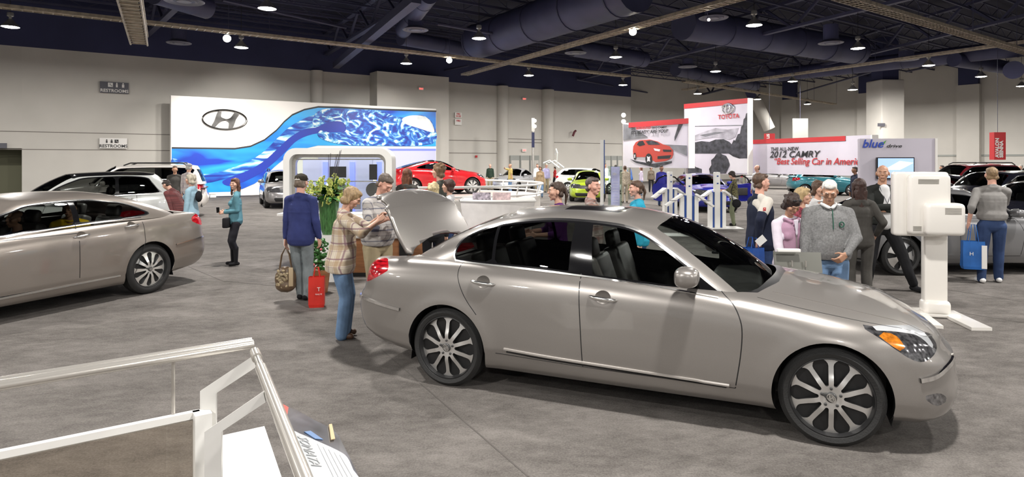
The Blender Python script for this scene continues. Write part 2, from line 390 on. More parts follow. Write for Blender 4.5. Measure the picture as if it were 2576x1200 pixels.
for q in ((2005, 235, 2300, 150), (1450, 200, 1720, 250), (1000, 200, 1180, 165), (2280, 180, 2576, 120), (560, 0, 870, 70), (1100, 60, 1500, 130)):
    st(tubeo('ceiling_pipe', [gp(q[0], q[1], 8.4), gp(q[2], q[3], 8.4)], .07, M_JOIST, n=6))
# ducts
def duct(pts, rad, lab, drops=()):
    r = empty('air_duct', pts[0], 0, lab, 'duct', 'air ducts under the ceiling'); O = Vector(pts[0])
    tubeo('duct_pipe', [Vector(p) - O for p in pts], rad, M_DUCT, r, 20)
    for i in range(int((Vector(pts[-1]) - O).length / 3) + 1):
        t = i * 3 / max((Vector(pts[-1]) - O).length, .1); p = (Vector(pts[-1]) - O) * t
        if len(pts) == 2:
            d = (Vector(pts[-1]) - O).normalized(); tubeo('duct_band', [p - d * .04, p + d * .04], rad * 1.04, M_JOIST, r, 20)
    for p, zz, rr in drops:
        p = Vector(p) - O; tubeo('duct_drop', [p, p + Vector((0, 0, -zz))], rr, M_DUCT, r, 16)
        q = lathe_o('duct_diffuser', [(rr, .15), (rr * 1.7, 0), (rr * 1.6, -.03), (rr * 1.2, .03), (rr * 1.1, -.03), (rr * .7, .03), (rr * .6, -.03), (0, -.03)], mat('diffuser_grey', (.16, .16, .2), .5), r, 20); q.location = p + Vector((0, 0, -zz))
def dr(u, v, z, zz, rr=.35): p = gp(u, v, z); return (Vector((p.x, p.y, z + zz)), zz, rr)
duct([gp(1200, 105, 8.6), gp(1600, -30, 8.6)], .95, 'large round navy air duct rising to the top centre of the hall')
duct([gp(1010, 95, 8.8), gp(1200, 130, 8.8)], .42, 'navy branch duct with a round diffuser left of the large duct', [dr(1045, 75, 7.9, .9)])
duct([gp(1015, 75, 8.6), gp(1080, -15, 8.6)], .4, 'bent navy branch duct climbing past the round diffuser')
duct([gp(400, 120, 8.6), gp(640, 150, 8.6)], .4, 'navy duct with diffuser above the long wave wall', [dr(450, 108, 7.9, .9, .35)])
duct([gp(390, -20, 8.2), gp(520, 20, 8.2)], .45, 'navy duct at the top edge left of the high bay lamps', [dr(463, 3, 7.6, .7, .4)])
duct([gp(1720, 60, 8.8), gp(2160, 130, 8.8)], .8, 'wide navy duct running across the right part of the ceiling', [dr(1795, 45, 7.8, .9), dr(2090, 108, 7.8, .9)])
duct([gp(1940, 190, 8.4), gp(2576, 120, 8.4)], .5, 'long navy duct along the right wall', [dr(1935, 200, 7.9, .5, .4), dr(2280, 150, 7.9, .5, .4)])
duct([gp(2400, 150, 8.0), gp(2530, 170, 8.0), gp(2548, 176, 7.7), gp(2550, 176, 6.2)], .42, 'bent navy duct elbow at the right wall end')
duct([gp(1440, 120, 8.4), gp(1620, 150, 8.4)], .5, 'short navy duct with diffuser over the centre aisle', [dr(1448, 133, 7.7, .7)])
duct([gp(1700, 175, 8.4), gp(1900, 215, 8.4)], .45, 'navy duct with diffuser over the tall mountain banner', [dr(1730, 168, 7.9, .5)])
# cable trays
def tray(u1, v1, u2, v2, z, lab, w=.45):
    a, b = gp(u1, v1, z), gp(u2, v2, z); L = (b - a).length; d = b - a
    r = empty('cable_tray', a, math.atan2(d.y, d.x), lab, 'cable tray', 'cable trays under the ceiling')
    bm = bmesh.new()
    for s in (-1, 1): box(bm, (L / 2, s * w / 2, 0), (L, .03, .12))
    for s in (-.5, 0, .5): tube(bm, [(0, s * w / 2, -.03), (L, s * w / 2, -.03)], .022, 5)
    mesh_obj('tray_rail', bm, M_TRAY, r, smooth=False)
    bm = bmesh.new()
    for k in range(int(L / .3)): box(bm, (k * .3 + .1, 0, -.05), (.05, w, .02))
    mesh_obj('tray_rungs', bm, M_TRAY, r, smooth=False)
    bm = bmesh.new()
    for k in range(int(L / 5) + 1): tubeo('tray_hanger', [(k * 5 + .5, 0, 0), (k * 5 + .5, 0, TOPZ - z)], .012, M_JOIST, r, 5)
    bm.free()
tray(-120, 2, 1580, 192, 7.4, 'long zinc cable tray crossing from the upper left over the wave wall')
tray(1168, 188, 1870, -8, 7.3, 'zinc cable tray climbing from the ceiling centre to the top edge')
tray(1720, 226, 2640, 96, 7.5, 'zinc cable tray over the mountain banner towards the right wall')
tray(2110, -8, 2640, 148, 6.9, 'zinc cable tray crossing the top right corner')
tray(1720, 205, 2100, 262, 7.2, 'thin zinc cable tray ending beside the square column', .3)
# lighting truss upper left
a, b = gp(322, -10, 6.4), gp(350, 113, 6.4); d = b - a; L = d.length
r = empty('ceiling_lamp_truss', a, math.atan2(d.y, d.x), 'tan box truss hanging near the top left of the hall', 'truss'); bm = bmesh.new()
for s in (-1, 1):
    for z in (0, .35): tube(bm, [(0, s * .28, z), (L, s * .28, z)], .035, 6)
mesh_obj('truss_tube', bm, M_TRAY, r); bm = bmesh.new()
for k in range(int(L / .5) + 1): box(bm, (k * .5, 0, 0), (.06, .56, .04)); box(bm, (k * .5, -.28, .17), (.05, .03, .35)); box(bm, (k * .5, .28, .17), (.05, .03, .35))
mesh_obj('truss_rungs', bm, M_TRAY, r, smooth=False); boxo('truss_panel', (L / 2, 0, .05), (L, .42, .02), mat('truss_panel', (.42, .36, .26), .5, var=.3, vs=6), r)
tubeo('truss_hanger', [(1, 0, .3), (1, 0, TOPZ - 6.4)], .015, M_JOIST, r, 5); tubeo('truss_hanger', [(L - 1, 0, .3), (L - 1, 0, TOPZ - 6.4)], .015, M_JOIST, r, 5)
# round spotlights clamped to trays
M_SPOT = mat('spot_glow', (1, 1, 1), .5, emit=(1, .92, .75), es=30)
for (u, v, z, rad, lab) in ((571, 97, 7.25, .16, 'round spotlight under the long tray above the wave wall'), (1130, 152, 7.2, .15, 'bright spotlight under the long tray near the bay wall'), (1592, 80, 7.15, .15, 'round spotlight under the tray at the ceiling centre'), (1783, 50, 7.0, .05, 'tiny spot lamp below the upper tray beside a high bay lamp')):
    p = gp(u, v, z); r = empty('ceiling_spotlight', p, 0, lab, 'spotlight')
    q = lathe_o('lamp_glass', [(0, -.05), (rad * .8, -.02), (rad, .05), (0, .06)], M_SPOT, r, 20, 'y'); q.rotation_euler = (R(15), 0, math.atan2(-p.x, p.y) * -1 * -1)
    q = lathe_o('lamp_can', [(rad, .05), (rad * 1.02, .12), (rad * .6, .28), (0, .3)], M_BLACK, r, 20, 'y'); q.rotation_euler = (R(15), 0, math.atan2(-p.x, p.y))
    tubeo('clamp', [(0, .15, .05), (0, .15, TOPZ - z)], .012, M_JOIST, r, 5)
spl_ = bpy.data.lights.new('spot_beam', 'SPOT'); spl_.energy = 1500; spl_.spot_size = R(48); spl_.spot_blend = .8; spl_.color = (1, .96, .9); spl_.shadow_soft_size = .15
for (u, v, z, tx) in ((571, 97, 7.1, Vector((-15.2, 35.8, 3.6))), (1130, 152, 7.05, Vector((-8.0, 40.5, 3.0))), (571, 97, 7.1, Vector((-17.0, 34.6, 2.2)))):
    p = gp(u, v, z); o = bpy.data.objects.new('spot_beam', spl_); COL.objects.link(o); o.location = p + (tx - p).normalized() * .3; o.rotation_euler = (tx - p).to_track_quat('-Z', 'Y').to_euler()
# fire doors
fd = Plane(0, 31.07, 1, 31.07); fd.a, fd.d, fd.rz = WA.w(0, .06), HU.copy(), AN
def door_grp(n, u1, u2, v):
    l0, z = fd.at(u1, v); l1, _ = fd.at(u2, v); r = empty('door_%d' % n, fd.w(0), AN); r['kind'] = 'structure'; r['label'] = 'pale double fire door with grey transom in the far wall'; k = 3
    for i in range(k):
        x0 = l0 + (l1 - l0) * i / k; x1 = l0 + (l1 - l0) * (i + 1) / k; w = x1 - x0
        boxo('door_frame', ((x0 + x1) / 2, -.02, z / 2), (w - .06, .06, z), M_GREYW, r); boxo('door_leaf', ((x0 + x1) / 2, -.05, z * .42), (w - .22, .05, z * .84), M_BEIGE, r)
        boxo('push_bar', ((x0 + x1) / 2, -.10, z * .45), (w * .5, .06, .12), M_SIGNG, r)
door_grp(1, 1282, 1356, 391); door_grp(2, 1520, 1567, 392)
# signs on the wall
def sign(u1, v1, u2, v2, m, lab, lines, th=.05, off=.12):
    x0, z1 = WA.at(u1, v1); x1, z0 = WA.at(u2, v2); r = empty('wall_sign', WA.w((x0 + x1) / 2, off, (z0 + z1) / 2), AN, lab, 'sign')
    boxo('sign_panel', (0, 0, 0), (x1 - x0, th, z1 - z0), m, r)
    for s, sz, x, z, mm in lines: text_o('lettering', s, sz, mm, r, (x, -th / 2 - .01, z), align='CENTER', depth=.01, bold=.004)
    return r, x1 - x0, z1 - z0
def icons(r, x, z, s, m, order=(0, 1, 2)):
    bm = bmesh.new()
    for i, k in enumerate(order):
        xx = x + i * s * 1.1
        if k: lathe_ = bmesh.ops.create_circle(bm, cap_ends=True, segments=12, radius=s * .14, matrix=Matrix.Translation((xx, -.05, z + s * .8)) @ Matrix.Rotation(PI / 2, 4, 'X')); box(bm, (xx, -.045, z + s * .32), (s * .32 * (1 if k == 1 else 1.3), .02, s * .62))
        else: box(bm, (xx, -.045, z + s * .45), (s * .85, .02, s * .85))
    mesh_obj('pictogram', bm, m, r, smooth=False)
    if 0 in order: 
        xx = x + order.index(0) * s * 1.1; bm = bmesh.new(); tube(bm, [(xx - s * .08, -.07, z + s * .75), (xx - s * .08, -.07, z + s * .4), (xx + s * .2, -.07, z + s * .38), (xx + s * .28, -.07, z + s * .12)], s * .05, 5); mesh_obj('pictogram', bm, M_SIGNG if m is M_SIGNW else M_SIGNW, r)
r, w, h = sign(251, 205, 323, 237, M_SIGNG, 'dark grey restrooms sign high on the beige wall', [('RESTROOMS', .225, 0, -.24, M_SIGNW)]); icons(r, -.18, .02, .26, M_SIGNW, (0, 1, 2))
r, w, h = sign(250, 347, 319, 374, M_SIGNW, 'white restrooms sign low on the beige wall', [('RESTROOMS', .225, 0, -.22, M_INK)]); icons(r, -.3, .02, .2, M_INK, (1, 2, 0))
r, w, h = sign(-6, 360, 18, 373, M_SIGNG, 'small grey sign above the recess at the left wall', [])
r, w, h = sign(1142, 283, 1159, 297, M_SIGNW, 'upper white fire hose sign with red letters', [('FIRE', .17, 0, .03, M_REDP), ('HOSE', .17, 0, -.13, M_REDP)])
r, w, h = sign(1142, 299, 1159, 315, M_SIGNW, 'lower white fire sign with red letters', [('FIRE', .19, 0, 0.02, M_REDP)]); 
M_EXIT = mat('exit_glow', (.8, .1, .1), .5, emit=(1, .18, .15), es=.9)
for (a1, b1, a2, b2, lab) in ((1031, 224, 1043, 231, 'small lit exit sign high on the projecting bay wall'), (1311, 246, 1321, 252, 'small lit exit sign high above the fire doors'), (1311, 374, 1321, 382, 'small lit exit sign just above the fire doors')):
    r, w, h = sign(a1, b1, a2, b2, M_SIGNW, lab, [('EXIT', .15, 0, -.06, M_EXIT)], off=1.32 if a1 == 1031 else .15)
tag(boxo('alarm_box', WA.w(WA.l(1196), .12, 1.92 + 12 * 44 / 1600), (.14, .1, .16), M_REDP, rz=AN), 'small red fire alarm box on the pale wall', 'alarm')
r = tubeo('rigging_bracket', [WA.w(WA.l(1435), .3, 3.95), WA.w(WA.l(1437), .4, 4.3), WA.w(WA.l(1442), .3, 4.4)], .09, mat('dark_red', (.12, .02, .03), .6)); tag(r, 'dark red bracket shape fixed on the pale wall', 'bracket')
# ================================================================= car builder
def add_wheel(P, par, pos, side, meshes):
    """tyre (named wheel) with rim, brake and cap as sub-parts; side -1 = right hand side (outer face towards -y)"""
    if 'tire' not in meshes:
        Rt, rr, w, n = P['R'], P['rim'], P.get('tw', .235), (72 if P.get('hi') else 36)
        bm = bmesh.new(); h = w / 2
        prof = [(rr, h - .012), (rr + .006, h), (rr + .02, h + .004), ((rr + Rt) / 2, h + .008), (Rt - .022, h - .004), (Rt - .006, h - .024)]
        for k in range(5): prof += [(Rt, h - .03 - k * (w - .06) / 5), (Rt, h - .03 - (k + .85) * (w - .06) / 5), (Rt - .008, h - .03 - (k + .87) * (w - .06) / 5), (Rt - .008, h - .03 - (k + .98) * (w - .06) / 5)]
        prof += [(Rt - .006, -h + .024), (Rt - .022, -h + .004), (rr + .02, -h - .004), (rr, -h + .012)]
        prof += [(rr - .012, -h + .02), (rr - .03, 0), (rr - .012, h - .03)]
        lathe(bm, prof, n, 'y', closed=True)
        me = bpy.data.meshes.new('wheel'); bmesh.ops.recalc_face_normals(bm, faces=bm.faces); bm.to_mesh(me); bm.free()
        me.materials.append(M_RUB); meshes['tire'] = me
        # rim face plate with window holes cut out
        st = P.get('spokes', 10); bm = bmesh.new(); NT = st * (14 if P.get('hi') else 8); rs = np.linspace(.03, rr - .004, 14 if P.get('hi') else 8); rings = []
        dish = fn([(0, .02), (.05, .025), (.1, .03), (rr * .6, .014), (rr - .03, .0), (rr, -.004)])
        for r_ in rs: rings.append([bm.verts.new((r_ * math.cos(2 * PI * k / NT), dish(r_), r_ * math.sin(2 * PI * k / NT))) for k in range(NT)])
        bm.faces.new(rings[0])
        for a, b in zip(rings, rings[1:]):
            for k in range(NT): bm.faces.new((a[k], a[(k + 1) % NT], b[(k + 1) % NT], b[k]))
        r1, r2 = P.get('hole', (.088, .205)); w1, w2 = P.get('holew', (.012, .050)); ph = P.get('phase', .0)
        mod = P.get('pair', 0)
        def hf(Q):
            th = np.arctan2(Q[:, 2], Q[:, 0]) + ph; rad = np.hypot(Q[:, 0], Q[:, 2]); k = np.round(th / (2 * PI / st)); d = th - k * 2 * PI / st
            d = d - mod * np.where(k % 2 == 0, 1, -1)
            x = rad * np.cos(d); y = rad * np.sin(d); t = np.clip((x - r1) / (r2 - r1), 0, 1)
            return np.hypot(x - (r1 + t * (r2 - r1)), y) - (w1 + (w2 - w1) * t)
        ins = levelcut(bm, hf, list(bm.faces)); bmesh.ops.delete(bm, geom=ins, context='FACES')
        bmesh.ops.recalc_face_normals(bm, faces=bm.faces)
        if sum(f.normal.y for f in bm.faces) < 0: bmesh.ops.reverse_faces(bm, faces=bm.faces)
        top = list(bm.faces); r = bmesh.ops.extrude_face_region(bm, geom=top); nv = [g for g in r['geom'] if isinstance(g, bmesh.types.BMVert)]
        bmesh.ops.translate(bm, vec=(0, .028, 0), verts=nv)     # outer skin forward
        for f in bm.faces: f.material_index = 0 if abs(f.normal.y) > .55 else 1
        lathe(bm, [(rr - .004, h - .02 - .06), (rr - .006, .02), (rr + .004, .028), (rr + .004, .034), (rr - .01, .036)], NT, 'y') if False else None
        bmesh.ops.recalc_face_normals(bm, faces=bm.faces)
        me = bpy.data.meshes.new('rim'); bm.to_mesh(me); bm.free(); me.materials.append(P.get('rim_mat', M_ALLOY)); me.materials.append(P.get('rim_side', M_DKALLOY))
        me.polygons.foreach_set('use_smooth', [True] * len(me.polygons)); me.set_sharp_from_angle(angle=R(30)); meshes['rim'] = me
        bm = bmesh.new(); lathe(bm, [(rr + .003, h - .055), (rr + .008, h - .006), (rr - .004, h - .002), (rr - .014, h - .03), (rr - .02, -h + .02), (rr - .06, -h + .03)], n, 'y')
        lathe(bm, [(.16, -.02), (.16, .0), (.0, .0)], 24, 'y')
        me = bpy.data.meshes.new('rim_barrel'); bmesh.ops.recalc_face_normals(bm, faces=bm.faces); bm.to_mesh(me); bm.free(); me.materials.append(mat('barrel_black', (.025, .025, .026), .45, .3)); meshes['barrel'] = me
        bm = bmesh.new(); lathe(bm, [(.034, -.004), (.034, .006), (.028, .010), (.0, .012)], 24, 'y')
        for k in range(5):
            b2 = bmesh.new(); lathe(b2, [(.010, -.004), (.010, .006), (.006, .009), (0, .009)], 8, 'y'); m2 = bpy.data.meshes.new('t'); b2.to_mesh(m2); b2.free()
            n0 = len(bm.verts); bm.from_mesh(m2); bm.verts.ensure_lookup_table()
            bmesh.ops.translate(bm, vec=(.060 * math.cos(k * 2 * PI / 5 + .3), 0, .060 * math.sin(k * 2 * PI / 5 + .3)), verts=bm.verts[n0:])
        me = bpy.data.meshes.new('hub_cap'); bmesh.ops.recalc_face_normals(bm, faces=bm.faces); bm.to_mesh(me); bm.free(); me.materials.append(M_DKALLOY if P.get('hi') else M_CHROME); meshes['cap'] = me
    t = mesh_obj('wheel', meshes['tire'], None, par); t.location = pos; t.rotation_euler = (0, 0, 0 if side > 0 else PI)
    t.rotation_euler[2] += P.get('steer', 0) if pos[0] > 0 else 0
    h = P.get('tw', .235) / 2
    for nm, key, y in (('rim', 'rim', h - .066), ('rim_barrel', 'barrel', 0), ('hub_cap', 'cap', h - .066 + .056)):
        o = bpy.data.objects.new(nm, meshes[key]); COL.objects.link(o); o.parent = t; o.location = (0, y, 0)
        if key == 'barrel': me = meshes[key]; me.polygons.foreach_set('use_smooth', [True] * len(me.polygons)); me.set_sharp_from_angle(angle=R(35))
        if key == 'cap' and P.get('hi'):
            bm = bmesh.new()      # slanted H mark in an oval
            for s in (-1, 1): box(bm, (s * .0095, 0, 0), (.005, .002, .026), Matrix.Shear('XZ', 4, (0.0, 0.0)) if False else None)
            box(bm, (0, 0, 0), (.018, .002, .005)); lathe(bm, [(.026, -.001), (.027, .002), (.023, .002), (.023, -.001)], 24, 'y')
            for v in bm.verts: v.co.x += v.co.z * .3
            q = mesh_obj('emblem', bm, M_CHROME, t); q.location = (0, y + .012, 0)
    return t
def car(name, loc, rz, P, label, group=None, cat='car'):
    root = empty(name, loc, rz, label, cat, group); hi = P.get('hi'); bodym = P['paint']
    NT, NS, NX = (150, 26, 26) if hi else ((70, 12, 12) if P.get('mid') else (44, 9, 8))
    zb, zs, zc = fn(P['zb']), fn(P['zs']), fn(P['zc'])
    ctrl = P['plan']; at = spl(ctrl, 0, sym=True); pl = resample(at, len(ctrl) - 1, NT)
    side, front, rear = fn(P['side']), fn(P['front']), fn(P['rear'])
    nr = []
    for i, p in enumerate(pl):
        a = pl[max(i - 1, 0)]; b = pl[min(i + 1, NT - 1)]; t = np.array([b[0] - a[0], b[1] - a[1]])
        if i == 0: t = np.array([0, 1.]) 
        if i == NT - 1: t = np.array([0, -1.])
        t /= np.linalg.norm(t); nr.append(np.array([-t[1], t[0]]) if False else np.array([t[1] * 1.0, -t[0]]))
    # outline runs rear -> front on +y side: outward normal = (-ty, tx) rotated; ensure +y outward
    nr = [n if n[1] > 0 or abs(n[1]) < 1e-9 else -n for n in nr]
    nr[0] = np.array([-1., 0]); nr[-1] = np.array([1., 0])
    bm = bmesh.new(); hs = np.linspace(0, 1, NS) ** 1.0
    def low(i, h, sg):
        x, y = pl[i][0], pl[i][1]; n = nr[i]; wf = max(0, n[0]) ** 1.3; wr = max(0, -n[0]) ** 1.3; ws = max(0, 1 - wf - wr)
        d = ws * side(h) + wf * front(h) + wr * rear(h); z = zb(x) + (zs(x) - zb(x)) * h
        fl = 0
        for hx in (P['hubs']):                # flared arches
            q = math.hypot(x - hx, z - P['R']); fl = max(fl, math.exp(-((q - P['arch']) / .07) ** 2) if abs(x - hx) < .6 else 0)
        d -= fl * P.get('flare', .012) * ws
        X, Y = x - n[0] * d, y - n[1] * d
        return (X, max(Y, 0) * sg, z)
    G = {}
    for sg in (1, -1):
        for i in range(NT):
            for j, h in enumerate(hs):
                if sg == -1 and i in (0, NT - 1): G[(sg, i, j)] = G[(1, i, j)]; continue
                G[(sg, i, j)] = bm.verts.new(low(i, h, sg))
        for i in range(NT - 1):
            for j in range(NS - 1):
                q = [G[(sg, i, j)], G[(sg, i + 1, j)], G[(sg, i + 1, j + 1)], G[(sg, i, j + 1)]]
                bm.faces.new(q if sg == 1 else q[::-1]).material_index = 0
    # deck / bonnet cross lines
    T = {}; pw = P.get('crown', 2.2)
    for i in range(NT):
        a = G[(1, i, NS - 1)].co; y = a.y
        for k in range(NX + 1):
            q = 1 - 2 * k / NX
            if k == 0: T[(i, k)] = G[(1, i, NS - 1)]; continue
            if k == NX: T[(i, k)] = G[(-1, i, NS - 1)]; continue
            if i in (0, NT - 1): T[(i, k)] = G[(1, i, NS - 1)]; continue
            qq = math.copysign(abs(q) ** .8, q) 
            z = a.z + (zc(a.x) - a.z) * (1 - abs(qq) ** pw); T[(i, k)] = bm.verts.new((a.x, y * qq, z))
    for i in range(NT - 1):
        for k in range(NX):
            vs = []
            for v in (T[(i, k)], T[(i, k + 1)], T[(i + 1, k + 1)], T[(i + 1, k)]):
                if v not in vs: vs.append(v)
            if len(vs) >= 3:
                try: bm.faces.new(vs).material_index = 1
                except ValueError: pass
    # greenhouse
    NB, NU = (130, 18) if hi else ((60, 9) if P.get('mid') else (40, 7)); K = len(P['base'])
    ab, ar = spl(P['base'], 0, sym=True), spl(P['roof'], 0, sym=True); bulge = fn(P['bulge'])
    us = np.linspace(0, K - 1, NB); H = {}
    for sg in (1, -1):
        for i, u in enumerate(us):
            b = ab(min(u, K - 1 - 1e-9)); r = ar(min(u, K - 1 - 1e-9)); b2 = ab(min(u + .01, K - 1 - 1e-9)); b1 = ab(max(u - .01, 0))
            t = (b2 - b1)[:2]; t /= (np.linalg.norm(t) + 1e-9); n = np.array([-t[1], t[0]])
            if n[1] < 0: n = -n
            if i == 0: n = np.array([-1., 0])
            if i == NB - 1: n = np.array([1., 0])
            bl = bulge(u)
            for j in range(NU + 1):
                s = j / NU; p = b * (1 - s) + r * s; o = bl * 4 * s * (1 - s)
                x, y, z = p[0] + n[0] * o * .6, max(0, p[1] + n[1] * o * .6), p[2] + o * .6
                if sg == -1 and i in (0, NB - 1): H[(sg, i, j)] = H[(1, i, j)]; continue
                H[(sg, i, j)] = bm.verts.new((x, y * sg, z))
        for i in range(NB - 1):
            for j in range(NU):
                q = [H[(sg, i, j)], H[(sg, i + 1, j)], H[(sg, i + 1, j + 1)], H[(sg, i, j + 1)]]
                bm.faces.new(q if sg == 1 else q[::-1]).material_index = 2
    zr = fn(P['zr']); Q = {}
    for i in range(NB):
        a = H[(1, i, NU)].co.copy()
        for k in range(NX + 1):
            q = 1 - 2 * k / NX; q = math.copysign(abs(q) ** .8, q)
            if k == 0 or i in (0, NB - 1): Q[(i, k)] = H[(1, i, NU)]; continue
            if k == NX: Q[(i, k)] = H[(-1, i, NU)]; continue
            Q[(i, k)] = bm.verts.new((a.x, a.y * q, a.z + (zr(a.x) - a.z) * (1 - abs(q) ** 2)))
    for i in range(NB - 1):
        for k in range(NX):
            vs = []
            for v in (Q[(i, k)], Q[(i, k + 1)], Q[(i + 1, k + 1)], Q[(i + 1, k)]):
                if v not in vs: vs.append(v)
            if len(vs) >= 3:
                try: bm.faces.new(vs).material_index = 3
                except ValueError: pass
    sm = [v for (sg, i, j), v in H.items() if j > NU * .72] + [v for (i, k), v in Q.items() if abs(1 - 2 * k / NX) > .6]
    sm = list(dict.fromkeys(sm))
    for _ in range(P.get('rail_smooth', 10 if hi else 3)): bmesh.ops.smooth_vert(bm, verts=sm, factor=.5, use_axis_x=False, use_axis_y=True, use_axis_z=True)
    sm = [v for (sg, i, j), v in G.items() if j > NS * .86] + [v for (i, k), v in T.items() if abs(1 - 2 * k / NX) > .75]
    sm = list(dict.fromkeys(sm))
    for _ in range(P.get('shoulder_smooth', 4 if hi else 1)): bmesh.ops.smooth_vert(bm, verts=sm, factor=.5, use_axis_x=True, use_axis_y=True, use_axis_z=True)
    bmesh.ops.recalc_face_normals(bm, faces=bm.faces)
    bvh = BVHTree.FromBMesh(bm)
    # ---------------- cut regions
    TG = {}; nt = [10]
    def region(nm, m, fc, f, par=None, lab=None, merge=False):
        nt[0] += 1; k = nt[0]; r = levelcut(bm, f, fc, k)
        if r: TG[k] = (nm, m, par, lab)
        return k, r
    def XZ(poly, n=0): pp = smoothpoly(poly, 5) if n else poly; return lambda A: sdpoly(A[:, [0, 2]], pp)
    def XY(poly, n=0): pp = smoothpoly(poly, 5) if n else poly; return lambda A: sdpoly(A[:, [0, 1]], pp)
    def YZ(poly, n=0): pp = smoothpoly(poly, 5) if n else poly; return lambda A: sdpoly(A[:, [1, 2]], pp)
    faces = lambda t, c=lambda p: True: [f for f in bm.faces if f.material_index in t and c(f.calc_center_median())]
    # holes: arches and cabin
    for hx in P['hubs']:
        ins = levelcut(bm, lambda A: np.hypot(A[:, 0] - hx, A[:, 2] - P['R'] - P.get('archz', 0)) - P['arch'], faces((0,), lambda p: abs(p.y) > .5 and abs(p.x - hx) < .7))
        bmesh.ops.delete(bm, geom=ins, context='FACES')
    bp = [tuple(ab(min(u, K - 1 - 1e-9))[:2]) for u in np.linspace(0, K - 1, 40)]; bp = [(x, y * .97) for x, y in bp]
    cab = bp + [(x, -y) for x, y in bp[::-1]]
    ins = levelcut(bm, lambda A: sdpoly(A[:, [0, 1]], cab), faces((1,), lambda p: P['base'][0][0] - .3 < p.x < P['base'][-1][0] + .3)); bmesh.ops.delete(bm, geom=ins, context='FACES')
    roofmat = P.get('roofpaint', bodym)
    if 'ws' in P: region('windscreen', P.get('wsg', G_WS), faces((2, 3), lambda p: p.x > P['ws_x']), XY(P['ws']))
    if 'rw' in P: region('rear_window', P.get('gl', G_TINT), faces((2, 3), lambda p: p.x < P['rw_x']), XY(P['rw']))
    for sg in (1, -1):
        for dl in P['dlo']:
            g = lambda p: p.y * sg > .3
            if dl.get('trim', True):
                sp = smoothpoly(dl['poly'], 4)
                wd = dl.get('tw', .017)
                region('window_trim', P.get('trim', M_CHROME), faces((2, 3), g), lambda A: sdpoly(A[:, [0, 2]], sp) - wd)
                tk = nt[0]
            else: tk = 2
            k, r = region('pillar_trim', M_GLOSSB, faces((2, 3, tk), g), XZ(dl['poly'], 1))
            for pn in dl['panes']:
                pf = XZ(pn['poly']); dd = XZ([tuple(q) for q in smoothpoly(dl['poly'], 4)])
                region('side_window', pn.get('g', G_TINT), faces((k,), g), lambda A: np.maximum(pf(A), dd(A) + dl.get('inset', .014)))
        for d in P.get('doors', []):
            g = lambda p: p.y * sg > .5
            k, r = region('door', bodym, faces((0, 1), g), XZ(d['poly']))
            d[sg] = k
        for nm, m, poly, lo in P.get('marks', []):       # side lamps, mouldings ...
            if hi and nm in ('headlight', 'daylight_strip', 'turn_signal', 'fog_lamp', 'taillight'): poly = smoothpoly(poly, 4)
            g = lambda p: p.y * sg > lo[0] and (lo[1] < p.x < lo[2])
            region(nm, m, faces(((0,) if nm == 'headlight' and hi else (0, 1)) + tuple(kk for kk, tt in TG.items() if hi and nm in ('turn_signal', 'daylight_strip') and tt[0] == 'headlight') + tuple(x.get(sg, -1) for x in P.get('doors', [])), g), XZ(poly, 0))
    for nm, m, poly in P.get('frontm', []): region(nm, m, faces((0, 1), lambda p: p.x > P['hubs'][1] + .35), YZ(poly))
    for nm, m, poly in P.get('rearm', []): region(nm, m, faces((0, 1, 2), lambda p: p.x < P['hubs'][0] - .35), YZ(poly))
    for nm, m, poly in P.get('topm', []): region(nm, m, faces((1, 3) if nm != 'bonnet' else (1,)), XY(poly))
    if 'lid' in P:
        kb, r = region('boot_lid', bodym, faces((1,), lambda p: p.x < P['base'][0][0] + .25), XY(P['lid'])); 
        if r:
            r2 = levelcut(bm, YZ(P['lidrear']), faces((0,), lambda p: p.x < P['hubs'][0] - .5 and abs(p.y) < 1), kb)
    bm.normal_update()
    # ---------------- write one mesh per region
    vn = {v: v.normal.copy() for v in bm.verts}
    rm = {0: ('body', bodym, None, None), 1: ('body', bodym, None, None), 2: ('body', bodym, None, None), 3: ('roof', roofmat, None, None)}
    sets = {}
    for f in bm.faces:
        k = f.material_index; k = 0 if k in (1, 2) else k
        if k == 3 and roofmat is bodym: k = 0
        sets.setdefault(k, []).append(f)
    out = {}
    for k, fl in sets.items():
        nm, m, par, lab = TG.get(k) or rm[k]
        if nm == 'pillar_trim' or nm in ('headlight', 'taillight', 'window_trim') or True: sp = fl
        me = bpy.data.meshes.new(nm); vs = list(dict.fromkeys(v for f in sp for v in f.verts)); ix = {v: i for i, v in enumerate(vs)}
        off = P.get('raise', {}).get(nm, 0)
        me.from_pydata([tuple(v.co + vn[v] * off) for v in vs], [], [[ix[v] for v in f.verts] for f in sp]); me.materials.append(m)
        me.polygons.foreach_set('use_smooth', [True] * len(me.polygons))
        try: me.normals_split_custom_set_from_vertices([tuple(vn[v]) for v in vs])
        except Exception: pass
        o = bpy.data.objects.new(nm, me); COL.objects.link(o); o.parent = root
        if lab: o['label'] = lab
        out[k] = o
    bm.free()
    # ---------------- lid swung open
    if 'lid' in P and P.get('lid_open'):
        o = out.get(kb); hx, hz = P['hinge']; th = P['lid_open']; me = o.data
        sol = o.modifiers.new('thick', 'SOLIDIFY'); sol.thickness = .03; sol.offset = -1
        o.matrix_local = Matrix.Translation((hx, 0, hz)) @ Matrix.Rotation(th, 4, 'Y') @ Matrix.Diagonal((P.get('lid_scale', 1), 1, 1, 1)) @ Matrix.Translation((-hx, 0, -hz)) @ Matrix.Translation(P.get('lid_shift', (0, 0, 0)))
        P['lid_obj'] = o
    # ---------------- surface ribbons: shut lines, mouldings
    def on(x, z, sg, top=False):
        r = bvh.ray_cast(Vector((x, sg * 2.0, z)), Vector((0, -sg, 0)))
        return (r[0], r[1]) if r[0] is not None else None
